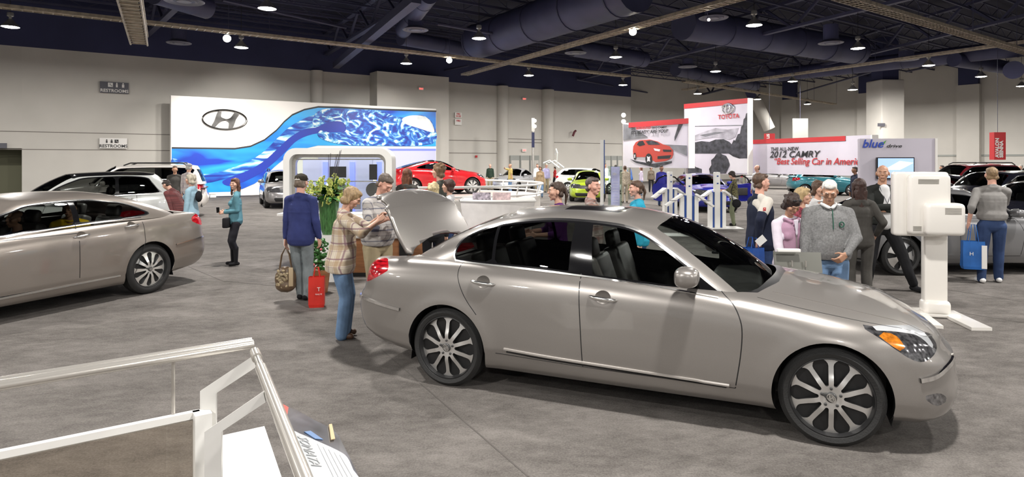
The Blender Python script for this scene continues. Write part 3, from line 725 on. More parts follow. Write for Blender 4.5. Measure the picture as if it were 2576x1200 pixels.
    def ribbon(nm, pts, w, m, sg, lift=.001, par=None, n=None, plan=False):
        P3 = []
        at2 = spl(pts, 0) if 'lin' not in P else (lambda t_: (lambda i_: np.array(pts[i_]) * (1 - (t_ - i_)) + np.array(pts[i_ + 1]) * (t_ - i_))(int(min(t_, len(pts) - 2)))); N = n or max(8, len(pts) * 8)
        for i in range(N + 1):
            x, z = at2(min(i / N * (len(pts) - 1), len(pts) - 1 - 1e-9))[:2]
            if plan: r = bvh.ray_cast(Vector((x, z * sg, 3)), Vector((0, 0, -1))); r = (r[0], r[1]) if r[0] is not None else None
            else: r = on(x, z, sg)
            if r: P3.append(r)
        if len(P3) < 2: return None
        b = bmesh.new(); prev = None
        for i, (p, nn) in enumerate(P3):
            if (plan and nn.z < 0) or (not plan and nn.y * sg < 0): nn = -nn
            t = (P3[min(i + 1, len(P3) - 1)][0] - P3[max(i - 1, 0)][0]).normalized(); c = nn.cross(t).normalized() * w / 2
            row = [b.verts.new(p - c), b.verts.new(p - c * .8 + nn * lift), b.verts.new(p + c * .8 + nn * lift), b.verts.new(p + c)]
            if prev:
                for k in range(3): b.faces.new((prev[k], prev[k + 1], row[k + 1], row[k]))
            prev = row
        return mesh_obj(nm, b, m, par or root)
    for nm, pts, w, m, lift, *pn in P.get('ribbons', []):
        for sg in (1, -1): ribbon(nm, pts, w, m, sg, lift, plan=bool(pn))
    # ---------------- wheels, wheel wells, floor pan
    ms = {}
    for hx in P['hubs']:
        for sg in (1, -1):
            add_wheel(P, root, (hx, sg * (P['W'] - P.get('tw', .235) / 2 - P.get('inset_w', .025)), P['R']), sg, ms)
            b = bmesh.new(); a0, n = P['arch'] + .004, 20; yo, yi = sg * (P['W'] - .03), sg * .5; z0 = P['R'] + P.get('archz', 0)
            A = [(hx + a0 * math.cos(PI * (k / n * 1.24 - .12)), z0 + a0 * math.sin(PI * (k / n * 1.24 - .12))) for k in range(n + 1)]
            o_ = []
            for x, z in A:
                r = on(x, z, sg); yy = (r[0].y - sg * .006) if r and abs(r[0].y) > .6 else yo
                o_.append(b.verts.new((x, yy, z)))
            i_ = [b.verts.new((x, yi, z)) for x, z in A]
            for k in range(n): b.faces.new((o_[k], o_[k + 1], i_[k + 1], i_[k]))
            b.faces.new(i_); mesh_obj('wheel_arch_liner', b, M_BLACK, root)
    xf, xr = P['plan'][-1][0], P['plan'][0][0]
    b = bmesh.new(); z0 = P.get('pan', .2); hw = P['W'] - .1
    hf, hr = P['hubs'][1], P['hubs'][0]; aw = P['arch'] + .02
    pts = [(xr + .55, hw - .35), (hr - aw, hw - .12), (hr - aw, .5), (hr + aw, .5), (hr + aw, hw), (hf - aw, hw), (hf - aw, .5), (hf + aw, .5), (hf + aw, hw - .2), (xf - .25, hw - .4)]
    prism(b, pts + [(x, -y) for x, y in pts[::-1]], .06, Matrix.Translation((0, 0, z0 + .03))); mesh_obj('floor_pan', b, M_BLACK, root, smooth=False)
    # cabin tub, seats, dash, wheel
    bx0, bx1 = P['base'][0][0] + .12, P['base'][-1][0] - .02; zt = P['belt_in']; yw = P['W'] - .17; ww = P['W'] - .125
    tb = fn(P['tub']) if 'tub' in P else (lambda x: zt)
    b = bmesh.new(); n = 10
    for sg in (1, -1):
        x0, x1 = P['base'][1][0] + .35, P['base'][-2][0] - .25
        for k in range(n):
            xa, xb = x0 + (x1 - x0) * k / n, x0 + (x1 - x0) * (k + 1) / n
            vs = [b.verts.new(q) for q in ((xa, sg * yw, .3), (xb, sg * yw, .3), (xb, sg * yw, tb(xb)), (xa, sg * yw, tb(xa)), (xa, sg * ww, tb(xa)), (xb, sg * ww, tb(xb)))]
            b.faces.new(vs[:4]); b.faces.new((vs[3], vs[2], vs[5], vs[4]))
    fz = .42
    vs = [b.verts.new(q) for q in ((bx0, -yw, fz), (bx1, -yw, fz), (bx1, yw, fz), (bx0, yw, fz))]; b.faces.new(vs)
    sh = P['base'][2][0] + .22
    box(b, ((bx0 + sh) / 2, 0, tb(sh) - .06), (abs(sh - bx0) + .25, 2 * yw - .1, .03))
    box(b, (bx0 - .02, 0, .65), (.02, 2 * yw, .6))
    bmesh.ops.remove_doubles(b, verts=b.verts, dist=1e-5)
    mesh_obj('cabin_lining', b, M_INT, root, smooth=False)
    b = bmesh.new(); dx = P['base'][-3][0] - .12
    box(b, (dx, 0, zt - .10), (.44, 2 * yw - .04, .22), bev=.06); box(b, (dx - .35, 0, zt - .32), (.8, .24, .18), bev=.04); mesh_obj('dashboard', b, M_INT, root)
    if P.get('seats', True):
        sx = P.get('seat_x', (.05, -.95))
        for x in sx:
            for y in (.38, -.38):
                b = bmesh.new(); box(b, (x, y, .52), (.5, .5, .18), bev=.06)
                for (cx_, cz_, sx_, sy_, sz_, an) in ((-.28, .82, .16, .5, .62, -.33), (-.40, 1.2, .10, .26, .18, -.2)):
                    box(b, (0, 0, 0), (sx_, sy_, sz_), Matrix.Translation((x + cx_, y, min(cz_, P['hroof'] - .32 + (cz_ - 1.17) if cz_ > 1 else cz_))) @ Matrix.Rotation(an, 4, 'Y'), bev=.045)
                mesh_obj('seat', b, P.get('seatm', M_SEAT), root)
        b = bmesh.new(); t = 20
        M = Matrix.Translation((dx - .36, .38, zt - .04)) @ Matrix.Rotation(R(68), 4, 'Y')
        pts = [M @ Vector((.19 * math.cos(k * 2 * PI / t), .19 * math.sin(k * 2 * PI / t), 0)) for k in range(t + 1)]; tube(b, pts, .015, 8, False)
        for k in (0.0, 2.2, 4.1): tube(b, [M @ Vector((0, 0, -.02)), M @ Vector((.19 * math.cos(k), .19 * math.sin(k), 0))], .014, 6)
        mesh_obj('steering_wheel', b, M_INT, root)
    # ---------------- handles and mirrors
    for (x, z) in P.get('handles', []):
        for sg in (1, -1):
            r = on(x, z, sg)
            if not r: continue
            y = r[0].y; b = bmesh.new(); s = .11; sl = P.get('handle_slope', -.08)
            L = [Vector((x + t * s, y + sg * (.038 - .034 * abs(t) ** 4), z + t * s * sl)) for t in np.linspace(-1, 1, 13)]
            for v in L: pass
            tube(b, L, [.006 + .009 * (1 - abs(t) ** 6) for t in np.linspace(-1, 1, 13)], 10)
            mesh_obj('door_handle', b, P.get('handle_mat', M_CHROME), root)
            if hi:
                b = bmesh.new(); vs = []; rings = []
                for q in range(6):
                    rr_ = q / 5; rg = []
                    for k in range(28):
                        a = 2 * PI * k / 28; xx, zz = x + .0 + .062 * rr_ * math.cos(a), z + .004 + .05 * rr_ * math.sin(a); rc = on(xx, zz, sg)
                        yy = rc[0].y if rc else y
                        rg.append(b.verts.new((xx, yy + sg * (.0015 - .0 * (1 - rr_)), zz)))
                    rings.append(rg)
                for a_, b_ in zip(rings, rings[1:]):
                    for k in range(28): b.faces.new((a_[k], a_[(k + 1) % 28], b_[(k + 1) % 28], b_[k]))
                bmesh.ops.remove_doubles(b, verts=b.verts, dist=1e-5)
                # dished finger recess
                o = mesh_obj('handle_recess', b, P.get('recess', bodym), root)
                me = o.data; c = Vector((x, 0, z))
                nrm = []
                for v in me.vertices:
                    d = Vector((v.co.x - x, 0, v.co.z - z)); n_ = Vector((-d.x * 9, sg * 1.0, -d.z * 13)).normalized(); nrm.append(tuple(n_))
                me.normals_split_custom_set_from_vertices(nrm)
    if 'mirror' in P:
        mx, mz, msx = P['mirror']
        for sg in (1, -1):
            b = bmesh.new(); bmesh.ops.create_icosphere(b, subdivisions=3 if not hi else 4, radius=1)
            for v in b.verts:
                c = v.co; q = (abs(c.x) ** 3 + abs(c.y) ** 3 + abs(c.z) ** 3) ** (1 / 3); v.co = c / q
                v.co = Vector((v.co.x * .075 * msx, v.co.y * .115, v.co.z * .072)); v.co.y *= (1 - .9 * max(0, v.co.x)); v.co.z *= (1 - 1.2 * max(0, v.co.x))
            yy = sg * (P['W'] + .045); bmesh.ops.translate(b, verts=b.verts, vec=(mx, yy, mz)); o = mesh_obj('wing_mirror', b, P.get('mirrorm', bodym), root)
            b = bmesh.new(); box(b, (mx - .02 + .05, yy - sg * .13, mz - .055), (.07, .14, .03), bev=.01); mesh_obj('mirror_arm', b, M_BLACK, o)
            if hi:
                b = bmesh.new()
                pts = []
                for t in np.linspace(-.085, .085, 9): 
                    pts.append((mx + .052 * msx * (1 - (t / .13) ** 4) , yy + t, mz + .012))
                tube(b, pts, .006, 6); mesh_obj('mirror_indicator', b, M_LENS, o)
    P['_on'] = on; P['_root'] = root; P['_bvh'] = bvh
    return root
SILVER = paint('silver_metallic', (.30, .28, .262), .55, .32)
HSIDE = [(0, .10), (.05, .055), (.12, .028), (.16, .022), (.2, .008), (.45, 0), (.70, .004), (.80, .012), (.88, .03), (.95, .058), (1, .09)]
HERO = dict(hi=True, paint=SILVER, W=.945, hubs=(-1.4675, 1.4675), R=.331, rim=.262, tw=.225, arch=.372, archz=.0, flare=.014, pan=.17,
    plan=[(-2.63, 0), (-2.60, .38), (-2.50, .70), (-2.36, .84), (-2.1, .905), (-1.5, .935), (-.5, .945), (.6, .945), (1.5, .94), (1.85, .905), (2.06, .82), (2.22, .6), (2.31, .3), (2.34, 0)],
    zb=[(-2.63, .36), (-2.36, .31), (-1.9, .24), (-1.1, .19), (1.06, .185), (1.86, .20), (2.2, .17), (2.34, .20)],
    zs=[(-2.63, 1.0), (-2.3, 1.02), (-1.4, 1.045), (-.5, 1.025), (.3, .985), (.8, .945), (1.2, .89), (1.68, .825), (2.0, .785), (2.15, .76), (2.34, .72)],
    zc=[(-2.45, 1.0), (-2.3, 1.055), (-2.0, 1.085), (0, 1.06), (1.1, 1.025), (1.44, .985), (1.69, .93), (1.9, .87), (2.05, .80), (2.17, .72)],
    side=HSIDE, rear=[(0, .16), (.08, .06), (.2, .02), (.38, 0), (.52, .012), (.62, .06), (.8, .10), (.95, .13), (1, .19)],
    front=[(0, .12), (.1, .03), (.3, 0), (.5, .012), (.68, .03), (.78, .07), (.9, .11), (1, .17)],
    base=[(-2.03, 0, 1.05), (-1.99, .40, 1.04), (-1.88, .66, 1.02), (-1.4, .80, 1.0), (-.4, .85, .98), (.5, .83, .93), (.92, .745, .90), (1.06, .42, .95), (1.12, 0, .98)],
    roof=[(-1.12, 0, 1.47), (-1.09, .28, 1.462), (-1.0, .50, 1.445), (-.80, .585, 1.452), (-.35, .61, 1.46), (.02, .60, 1.43), (.21, .555, 1.385), (.30, .30, 1.425), (.33, 0, 1.44)],
    bulge=[(0, .03), (2, .05), (3, .06), (4, .055), (5.2, .035), (6, .015), (7, .05), (8, .06)],
    zr=[(-1.12, 1.47), (-.9, 1.495), (-.5, 1.512), (-.1, 1.503), (.15, 1.47), (.33, 1.44)],
    ws_x=.0, ws=[(.305, 0), (.28, .30), (.235, .50), (.27, .535), (.93, .74), (1.2, .6), (1.3, 0), (1.2, -.6), (.93, -.74), (.27, -.535), (.235, -.50), (.28, -.30)],
    rw_x=-1.0, rw=[(-1.2, 0), (-1.18, .42), (-1.22, .47), (-1.78, .60), (-1.88, .5), (-1.94, 0), (-1.88, -.5), (-1.78, -.60), (-1.22, -.47), (-1.18, -.42)],
    dlo=[dict(poly=[(-1.455, 1.075), (-1.47, 1.14), (-1.42, 1.235), (-1.30, 1.305), (-1.13, 1.36), (-.78, 1.412), (-.45, 1.425), (-.07, 1.402), (.13, 1.352), (.32, 1.252), (.51, 1.122), (.66, 1.01), (.765, .935), (.70, .942), (.3, .982), (0, 1.002), (-.5, 1.034), (-.85, 1.046), (-1.38, 1.06)],
        panes=[dict(poly=[(-1.6, .9), (-1.085, .9), (-1.115, 1.6), (-1.6, 1.6)], g=G_TINT), dict(poly=[(-1.055, .9), (-.405, .9), (-.40, 1.6), (-1.085, 1.6)], g=G_TINT), dict(poly=[(-.19, .9), (.60, .9), (.60, 1.6), (-.275, 1.6)], g=G_CLEAR)])],
    doors=[dict(poly=[(-1.36, 1.06), (-1.36, .94), (-1.285, .785), (-1.16, .63), (-1.06, .47), (-1.0, .345), (-.26, .325), (-.30, 1.06)]),
           dict(poly=[(-.297, 1.06), (-.257, .325), (.86, .315), (.895, .55), (.905, .72), (.885, .82), (.835, .905), (.755, .99), (.7, 1.06)])],
    marks=[('headlight', M_LENS, [(1.655, .815), (1.74, .835), (1.87, .832), (1.985, .815), (2.06, .775), (2.12, .70), (2.12, .655), (2.06, .625), (1.99, .615), (1.93, .635), (1.86, .68), (1.75, .755)], (.35, 1.5, 3)),
           ('daylight_strip', mat('daylight_white', (.62, .64, .66), .12, .3, 1), [(1.72, .815), (1.85, .815), (1.98, .795), (2.06, .745), (2.10, .68), (2.08, .675), (2.03, .73), (1.96, .77), (1.85, .79), (1.74, .795)], (.35, 1.5, 3)),
           ('turn_signal', M_AMB, [(1.745, .775), (1.80, .785), (1.86, .765), (1.90, .705), (1.88, .68), (1.82, .715)], (.35, 1.5, 3)),
           ('taillight', M_RED, [(-2.14, 1.02), (-2.085, .955), (-2.10, .93), (-2.28, .835), (-2.42, .80), (-2.52, .80), (-2.52, .86), (-2.40, .96), (-2.25, 1.02)], (.42, -3, -2)),
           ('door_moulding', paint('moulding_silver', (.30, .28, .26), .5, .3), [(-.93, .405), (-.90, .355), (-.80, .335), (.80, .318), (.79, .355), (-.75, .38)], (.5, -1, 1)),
           ('fog_lamp', M_LENS, [(2.01, .395), (2.11, .405), (2.165, .345), (2.09, .325)], (.4, 1.9, 3))],
    frontm=[('grille', mat('grille_chrome', (.35, .35, .36), .25, .9, var=.5, vs=40), [(-.40, .66), (.40, .66), (.30, .40), (-.30, .40)]), ('lower_grille', M_BLACK, [(-.5, .33), (.5, .33), (.45, .24), (-.45, .24)])],
    topm=[('cowl_panel', M_BLACK, [(.85, .75), (1.0, .70), (1.14, .42), (1.19, 0), (1.14, -.42), (1.0, -.70), (.85, -.75)]), ('sunroof', M_GLOSSB, [(-.60, .34), (-.60, -.34), (-.10, -.36), (-.08, 0), (-.10, .36)])],
    lid=[(-1.99, 0), (-1.95, .5), (-1.90, .66), (-2.1, .685), (-2.6, .60), (-2.8, .5), (-2.8, -.5), (-2.6, -.60), (-2.1, -.685), (-1.90, -.66), (-1.95, -.5)],
    lidrear=[(-.60, 1.1), (.60, 1.1), (.52, .86), (.45, .80), (-.45, .80), (-.52, .86)], lid_open=R(63), lid_scale=1.18, hinge=(-1.95, 1.12),
    ribbons=[('shut_line', [(-1.365, 1.05), (-1.36, .94), (-1.285, .785), (-1.17, .645)], .007, M_BLACK, .0008), ('shut_line', [(-.298, 1.03), (-.278, .7), (-.257, .325)], .008, M_BLACK, .0008),
             ('shut_line', [(.755, .965), (.835, .905), (.885, .82), (.905, .72), (.895, .55), (.86, .315)], .008, M_BLACK, .0008),
             ('shut_line', [(-1.0, .345), (-.26, .325), (.86, .315)], .007, M_BLACK, .0008),
             ('belt_moulding', [(-1.40, 1.052), (-.85, 1.037), (-.3, 1.015), (.3, .974), (.74, .93)], .016, M_CHROME, .006),
             ('bumper_trim', [(-1.93, .615), (-2.1, .635), (-2.3, .66), (-2.5, .66)], .030, M_BCHROME, .014),
             ('bumper_trim', [(1.985, .50), (2.08, .515), (2.17, .545), (2.26, .56)], .034, M_BCHROME, .014),
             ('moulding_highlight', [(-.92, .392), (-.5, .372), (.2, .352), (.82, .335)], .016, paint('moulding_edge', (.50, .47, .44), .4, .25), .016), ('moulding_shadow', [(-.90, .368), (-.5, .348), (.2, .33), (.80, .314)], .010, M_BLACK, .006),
             ('bonnet_crease', [(1.1, .64), (1.4, .66), (1.7, .66), (2.0, .60), (2.12, .48)], .008, SILVER, .003, 1),
             ('shut_line', [(1.0, .775), (1.2, .80), (1.45, .805), (1.7, .79), (1.9, .74), (2.03, .66), (2.12, .5)], .006, M_BLACK, .0008, 1)],
    handles=[(-1.12, .913), (-.10, .872)], mirror=(.535, 1.085, 1.15), belt_in=.93, tub=[(-1.8, .98), (-1.2, 1.0), (-.4, .99), (.3, .95), (.9, .9)], hroof=1.46, recess=paint('recess_silver', (.30, .28, .26), .5, .3))
hero = car('silver_sedan', (1.149, 5.682, 0), -.402, HERO, 'silver grey metallic four door sedan with open boot lid and ten spoke alloy wheels')
# ================================================================= people
def capsule(bm, p0, p1, r0, r1=None, side=None, fl=1.0, n=12, fl1=None):
    """tapered capsule; cross-section radius r along `side`, r*fl across it"""
    p0, p1 = Vector(p0), Vector(p1); r1 = r0 if r1 is None else r1; d = p1 - p0; L = d.length; d = d.normalized() if L > 1e-6 else Vector((0, 0, 1))
    s = Vector(side) if side is not None else d.orthogonal(); s = s - d * s.dot(d); s = s.normalized() if s.length > 1e-5 else d.orthogonal().normalized(); t = d.cross(s); rings = []; fl1 = fl if fl1 is None else fl1
    seq = []
    for k in range(1, 5): a = -PI / 2 + k * PI / 2 / 4; seq.append((p0 + d * (r0 * min(fl, 1) * math.sin(a)), r0 * math.cos(a), fl))
    for k in range(1, 4): q = k / 4; seq.append((p0.lerp(p1, q), r0 + (r1 - r0) * q, fl + (fl1 - fl) * q))
    for k in range(0, 4): a = k * PI / 2 / 4; seq.append((p1 + d * (r1 * min(fl1, 1) * math.sin(a)), r1 * math.cos(a), fl1))
    for c, r, f in seq: rings.append([bm.verts.new(c + s * (r * math.cos(2 * PI * i / n)) + t * (r * f * math.sin(2 * PI * i / n))) for i in range(n)])
    for a, b in zip(rings, rings[1:]):
        for i in range(n): bm.faces.new((a[i], a[(i + 1) % n], b[(i + 1) % n], b[i]))
    v0 = bm.verts.new(p0 - d * r0 * min(fl, 1)); v1 = bm.verts.new(p1 + d * r1 * min(fl1, 1))
    for i in range(n): bm.faces.new((rings[0][(i + 1) % n], rings[0][i], v0)); bm.faces.new((rings[-1][i], rings[-1][(i + 1) % n], v1))
def ellip(bm, c, r, M=None, sub=2):
    g = bmesh.ops.create_icosphere(bm, subdivisions=sub, radius=1); vs = g['verts']
    for v in vs: v.co = Vector((v.co.x * r[0], v.co.y * r[1], v.co.z * r[2]))
    if M is not None: bmesh.ops.transform(bm, matrix=M, verts=vs)
    bmesh.ops.translate(bm, vec=c, verts=vs)
def blob(bm, name, vox, m, parent, sm=4, disp=0, dsc=8):
    me = bpy.data.meshes.new('tmp'); bm.to_mesh(me); bm.free(); o = bpy.data.objects.new('tmp', me); COL.objects.link(o)
    r = o.modifiers.new('r', 'REMESH'); r.mode = 'VOXEL'; r.voxel_size = vox; r.adaptivity = 0
    s = o.modifiers.new('s', 'SMOOTH'); s.factor = .5; s.iterations = sm
    dg = bpy.context.evaluated_depsgraph_get(); m2 = bpy.data.meshes.new_from_object(o.evaluated_get(dg)); bpy.data.objects.remove(o); bpy.data.meshes.remove(me)
    m2.name = name; m2.materials.clear(); m2.materials.append(m)
    if disp:
        co = np.empty(len(m2.vertices) * 3); m2.vertices.foreach_get('co', co); co = co.reshape(-1, 3); nn = np.empty(len(m2.vertices) * 3); m2.vertex_normals.foreach_get('vector', nn); nn = nn.reshape(-1, 3)
        d = np.array([noise.noise(Vector((c[0] * dsc, c[1] * dsc, c[2] * dsc * .6 + 3))) + .5 * noise.noise(Vector((c[0] * dsc * 2.3, c[1] * dsc * 2.3, c[2] * dsc * 1.6))) for c in co])
        m2.vertices.foreach_set('co', (co + nn * d[:, None] * disp).ravel())
    m2.polygons.foreach_set('use_smooth', [True] * len(m2.polygons)); o = bpy.data.objects.new(name, m2); COL.objects.link(o); o.parent = parent; return o
def cut(o, p, n, rad):
    """square off a garment at its hem"""
    bm = bmesh.new(); bm.from_mesh(o.data); fs = [f for f in bm.faces if abs(f.calc_center_median().x) < rad and (f.calc_center_median() - p).dot(n) < .12]
    es = {e for f in fs for e in f.edges}; vs = {v for f in fs for v in f.verts}
    r = bmesh.ops.bisect_plane(bm, geom=list(vs) + list(es) + fs, plane_co=p, plane_no=n, clear_inner=True); bm.to_mesh(o.data); bm.free()
    o.data.polygons.foreach_set('use_smooth', [True] * len(o.data.polygons)); return o
def ik(a, t, l1, l2, pole):
    a, t = Vector(a), Vector(t); d = t - a; L = min(max(d.length, .05), (l1 + l2) * .999); d.normalize(); t = a + d * L
    x = (l1 * l1 - l2 * l2 + L * L) / (2 * L); h = math.sqrt(max(l1 * l1 - x * x, 0)); p = Vector(pole); p = (p - d * p.dot(d)); p = p.normalized() if p.length > 1e-4 else Vector((0, -1, 0))
    return a + d * x + p * h, t
def skin(n, c): return mat('skin_' + n, c, .5, var=.06, vs=14)
SK = {'fair': skin('fair', (.62, .36, .26)), 'tan': skin('tan', (.46, .25, .16)), 'brown': skin('brown', (.26, .13, .08)), 'pink': skin('pink', (.66, .36, .27))}
def cloth(n, c, v=.12, sc=7): return mat('cloth_' + n, c, .85, var=v, vs=sc, bump=.35, bs=220, spec=.2)
def hairm(n, c): return mat('hair_' + n, c, .5, var=.35, vs=45, stretch=(1, 1, .15), bump=.5, bs=120)
def plaid(n, base, c1, c2, sc=1.0):
    nm = 'plaid_' + n
    if nm in MT: return MT[nm]
    m = mat(nm, base, .85, bump=.2, bs=200); nt = m.node_tree; b = nt.nodes['Principled BSDF']; tc = nt.nodes.new('ShaderNodeTexCoord'); sp = nt.nodes.new('ShaderNodeSeparateXYZ'); nt.links.new(tc.outputs['Object'], sp.inputs[0])
    ad = nt.nodes.new('ShaderNodeMath'); ad.operation = 'ADD'; nt.links.new(sp.outputs[0], ad.inputs[0]); nt.links.new(sp.outputs[1], ad.inputs[1])
    cur = None; col = base
    def band(src, per, w, ph):
        a = nt.nodes.new('ShaderNodeMath'); a.operation = 'MULTIPLY_ADD'; a.inputs[1].default_value = 1 / per; a.inputs[2].default_value = 10 + ph; nt.links.new(src, a.inputs[0])
        f = nt.nodes.new('ShaderNodeMath'); f.operation = 'FRACT'; nt.links.new(a.outputs[0], f.inputs[0]); l = nt.nodes.new('ShaderNodeMath'); l.operation = 'LESS_THAN'; l.inputs[1].default_value = w; nt.links.new(f.outputs[0], l.inputs[0]); return l.outputs[0]
    prev = None
    for src in (ad.outputs[0], sp.outputs[2]):
        for per, w, ph, c, fac in ((.13 * sc, .30, 0, c2, .55), (.13 * sc, .10, .62, c1, .6), (.065 * sc, .08, .2, c1, .4)):
            mx = nt.nodes.new('ShaderNodeMixRGB'); k = nt.nodes.new('ShaderNodeMath'); k.operation = 'MULTIPLY'; k.inputs[1].default_value = fac; nt.links.new(band(src, per, w, ph), k.inputs[0]); nt.links.new(k.outputs[0], mx.inputs[0])
            mx.inputs[1].default_value = (*base, 1); mx.inputs[2].default_value = (*c, 1)
            if prev: nt.links.new(prev, mx.inputs[1])
            prev = mx.outputs[0]
    nt.links.new(prev, b.inputs['Base Color']); return m
def hand(bm, wr, d, pn, side, u=1.0, curl=.5, n=8):
    """palm and five fingers; d = forearm direction, pn = palm normal, side = towards the thumb"""
    d = Vector(d).normalized(); s = Vector(side); s = (s - d * s.dot(d)).normalized(); pn = Vector(pn); pn = (pn - d * pn.dot(d) - s * pn.dot(s)); pn = pn.normalized() if pn.length > 1e-3 else d.cross(s)
    for k in (-1, -.33, .33, 1): capsule(bm, wr + s * k * .018 * u, wr + d * .085 * u + s * k * .027 * u, .016 * u, .013 * u, n=n)
    for k, L in ((1, .072), (.33, .082), (-.33, .076), (-1, .060)):
        b = wr + d * .088 * u + s * k * .027 * u; c0 = curl * (1.0 + .12 * (1 - k)); dd = (d * math.cos(c0 * .7) + pn * math.sin(c0 * .7) + s * k * .06).normalized(); b2 = b + dd * L * .55 * u
        d3 = (d * math.cos(c0 * 1.7) + pn * math.sin(c0 * 1.7)).normalized(); capsule(bm, b, b2, .0098 * u, .0088 * u, n=n); capsule(bm, b2, b2 + d3 * L * .5 * u, .0088 * u, .0072 * u, n=n)
    t0 = wr + d * .025 * u + s * .028 * u; td = (s * .75 + d * .65 + pn * .35 * (1 + curl)).normalized(); t1 = t0 + td * .042 * u; t2 = t1 + (d * .8 + s * .15 + pn * (.3 + curl * .6)).normalized() * .034 * u
    capsule(bm, t0, t1, .014 * u, .0105 * u, n=n); capsule(bm, t1, t2, .0105 * u, .0085 * u, n=n)
def person(loc, face, H=1.72, label='', group=None, sk='fair', top=None, low=None, shoe=None, hair='short', hairc=None, sex='m', build=1.0, lean=0, twist=0, yaw=0, nod=0, rh=None, lh=None, rf=(.10, 0), lf=(-.10, 0), rpole=None, lpole=None,
           sleeve='long', hem=.86, q=0, glasses=False, curl=.45, upper=True, lower=True, cap=None, vneck=None, belly=0, collar=True, boots=False, open_=None, rpalm=None, lpalm=None, flare=0, extra=None, squat=0, hemw=0, toe=0):
    """face: heading of the gaze in the world (0 = +x, counter-clockwise). local +y is forward, +x is the person's right side mirrored"""
    root = empty('person', loc, face - PI / 2, label, 'person', group); u = H / 1.75
    vox = (.0065, .010, .014)[q]; n = (12, 10, 8)[q]; fem = sex == 'f'
    sw = (.155 if fem else .178) * u * (1 + (build - 1) * .4); hw = (.105 if fem else .095) * u; bu = build
    hip = Vector((0, 0, (.92 - squat) * u)); X = Vector((1, 0, 0))
    RT = Matrix.Rotation(twist, 3, 'Z') @ Matrix.Rotation(-lean, 3, 'X')
    def U(x, y, z): return hip + RT @ (Vector((x, y, z)) * u - Vector((0, 0, .92 * u)))
    XS = RT @ X; neck = U(0, .0, 1.47); hc = neck + RT @ Vector((0, .02, .155)) * u
    HR = RT @ Matrix.Rotation(yaw, 3, 'Z') @ Matrix.Rotation(-nod, 3, 'X'); hc = neck + (RT @ Matrix.Rotation(-nod * .5, 3, 'X')) @ Vector((0, .018, .138)) * u
    HM = HR.to_4x4()
    def Hd(x, y, z): return hc + HR @ (Vector((x, y, z)) * u)
    sh = {1: U(sw / u, -.005, 1.385), -1: U(-sw / u, -.005, 1.385)}
    tg = {1: rh, -1: lh}; pol = {1: rpole, -1: lpole}; pal = {1: rpalm, -1: lpalm}; el, wr = {}, {}
    for s in (1, -1):
        t = tg[s]
        t = U(s * (sw / u + .07), .03, .84) if t is None else Vector(t) * u
        el[s], wr[s] = ik(sh[s], t, .285 * u, .255 * u, pol[s] or (s * .5, -.9, -.3))
    B = bmesh.new()
    # head
    r_ = (.071 if fem else .074)
    ellip(B, Hd(0, -.012, .035), (r_ * u, .093 * u, .088 * u), HM); ellip(B, Hd(0, .020, .0), (r_ * .93 * u, .072 * u, .085 * u), HM)
    ellip(B, Hd(0, .030, -.052), (.050 * u, .052 * u, .046 * u), HM); ellip(B, Hd(0, .060, -.085), (.024 * u, .02 * u, .018 * u), HM)
    ellip(B, Hd(0, .077, .036), (.048 * u, .018 * u, .014 * u), HM)
    capsule(B, Hd(0, .084, .03), Hd(0, .103, -.010), .0085 * u, .0108 * u, n=n); ellip(B, Hd(.011, .091, -.014), (.008 * u, .01 * u, .007 * u), HM, 1); ellip(B, Hd(-.011, .091, -.014), (.008 * u, .01 * u, .007 * u), HM, 1)
    for s in (1, -1):
        ellip(B, Hd(s * .042, .056, -.008), (.026 * u, .026 * u, .03 * u), HM); ellip(B, Hd(s * (r_ + .004), -.008, .0), (.009 * u, .02 * u, .032 * u), HM @ Matrix.Rotation(s * -.35, 4, 'Z'))
    capsule(B, Hd(-.018, .084, -.043), Hd(.018, .084, -.043), .009 * u, n=n); capsule(B, Hd(-.014, .080, -.054), Hd(.014, .080, -.054), .010 * u, n=n)
    capsule(B, U(0, -.012, 1.42), Hd(0, -.02, -.045), .060 * u * (0.85 if fem else 1), .052 * u * (.85 if fem else 1), n=n)
    capsule(B, U(-.07, -.012, 1.375), U(.07, -.012, 1.375), .038 * u, n=n)
    if upper: capsule(B, U(0, 0, 1.02), U(0, 0, 1.3), .085 * u * bu, .09 * u * bu, XS, .8, n)
    for s in (1, -1):
        capsule(B, sh[s] * .9 + U(0, 0, 1.38) * .1, el[s], .044 * u, .036 * u, n=n); d = (wr[s] - el[s]).normalized(); capsule(B, el[s], wr[s], .038 * u, .024 * u, n=n)
        # palms face inwards, thumbs forward
        hd = d if (tg[s] is None or pal[s] is None) else Vector(pal[s][1]) if len(pal[s]) > 1 else d
        pn = Vector(pal[s][0]) if pal[s] else Vector((-s, 0, 0)); sd = Vector((0, 1, .1)) if abs(hd.z) > .5 else Vector((-s * .3, 0, 1))
        if pal[s] and len(pal[s]) > 2: sd = Vector(pal[s][2])
        hand(B, wr[s], hd, pn, sd, u * (.88 if fem else 1), curl, 8)
    body = blob(B, 'body', vox, SK[sk], root, 3)
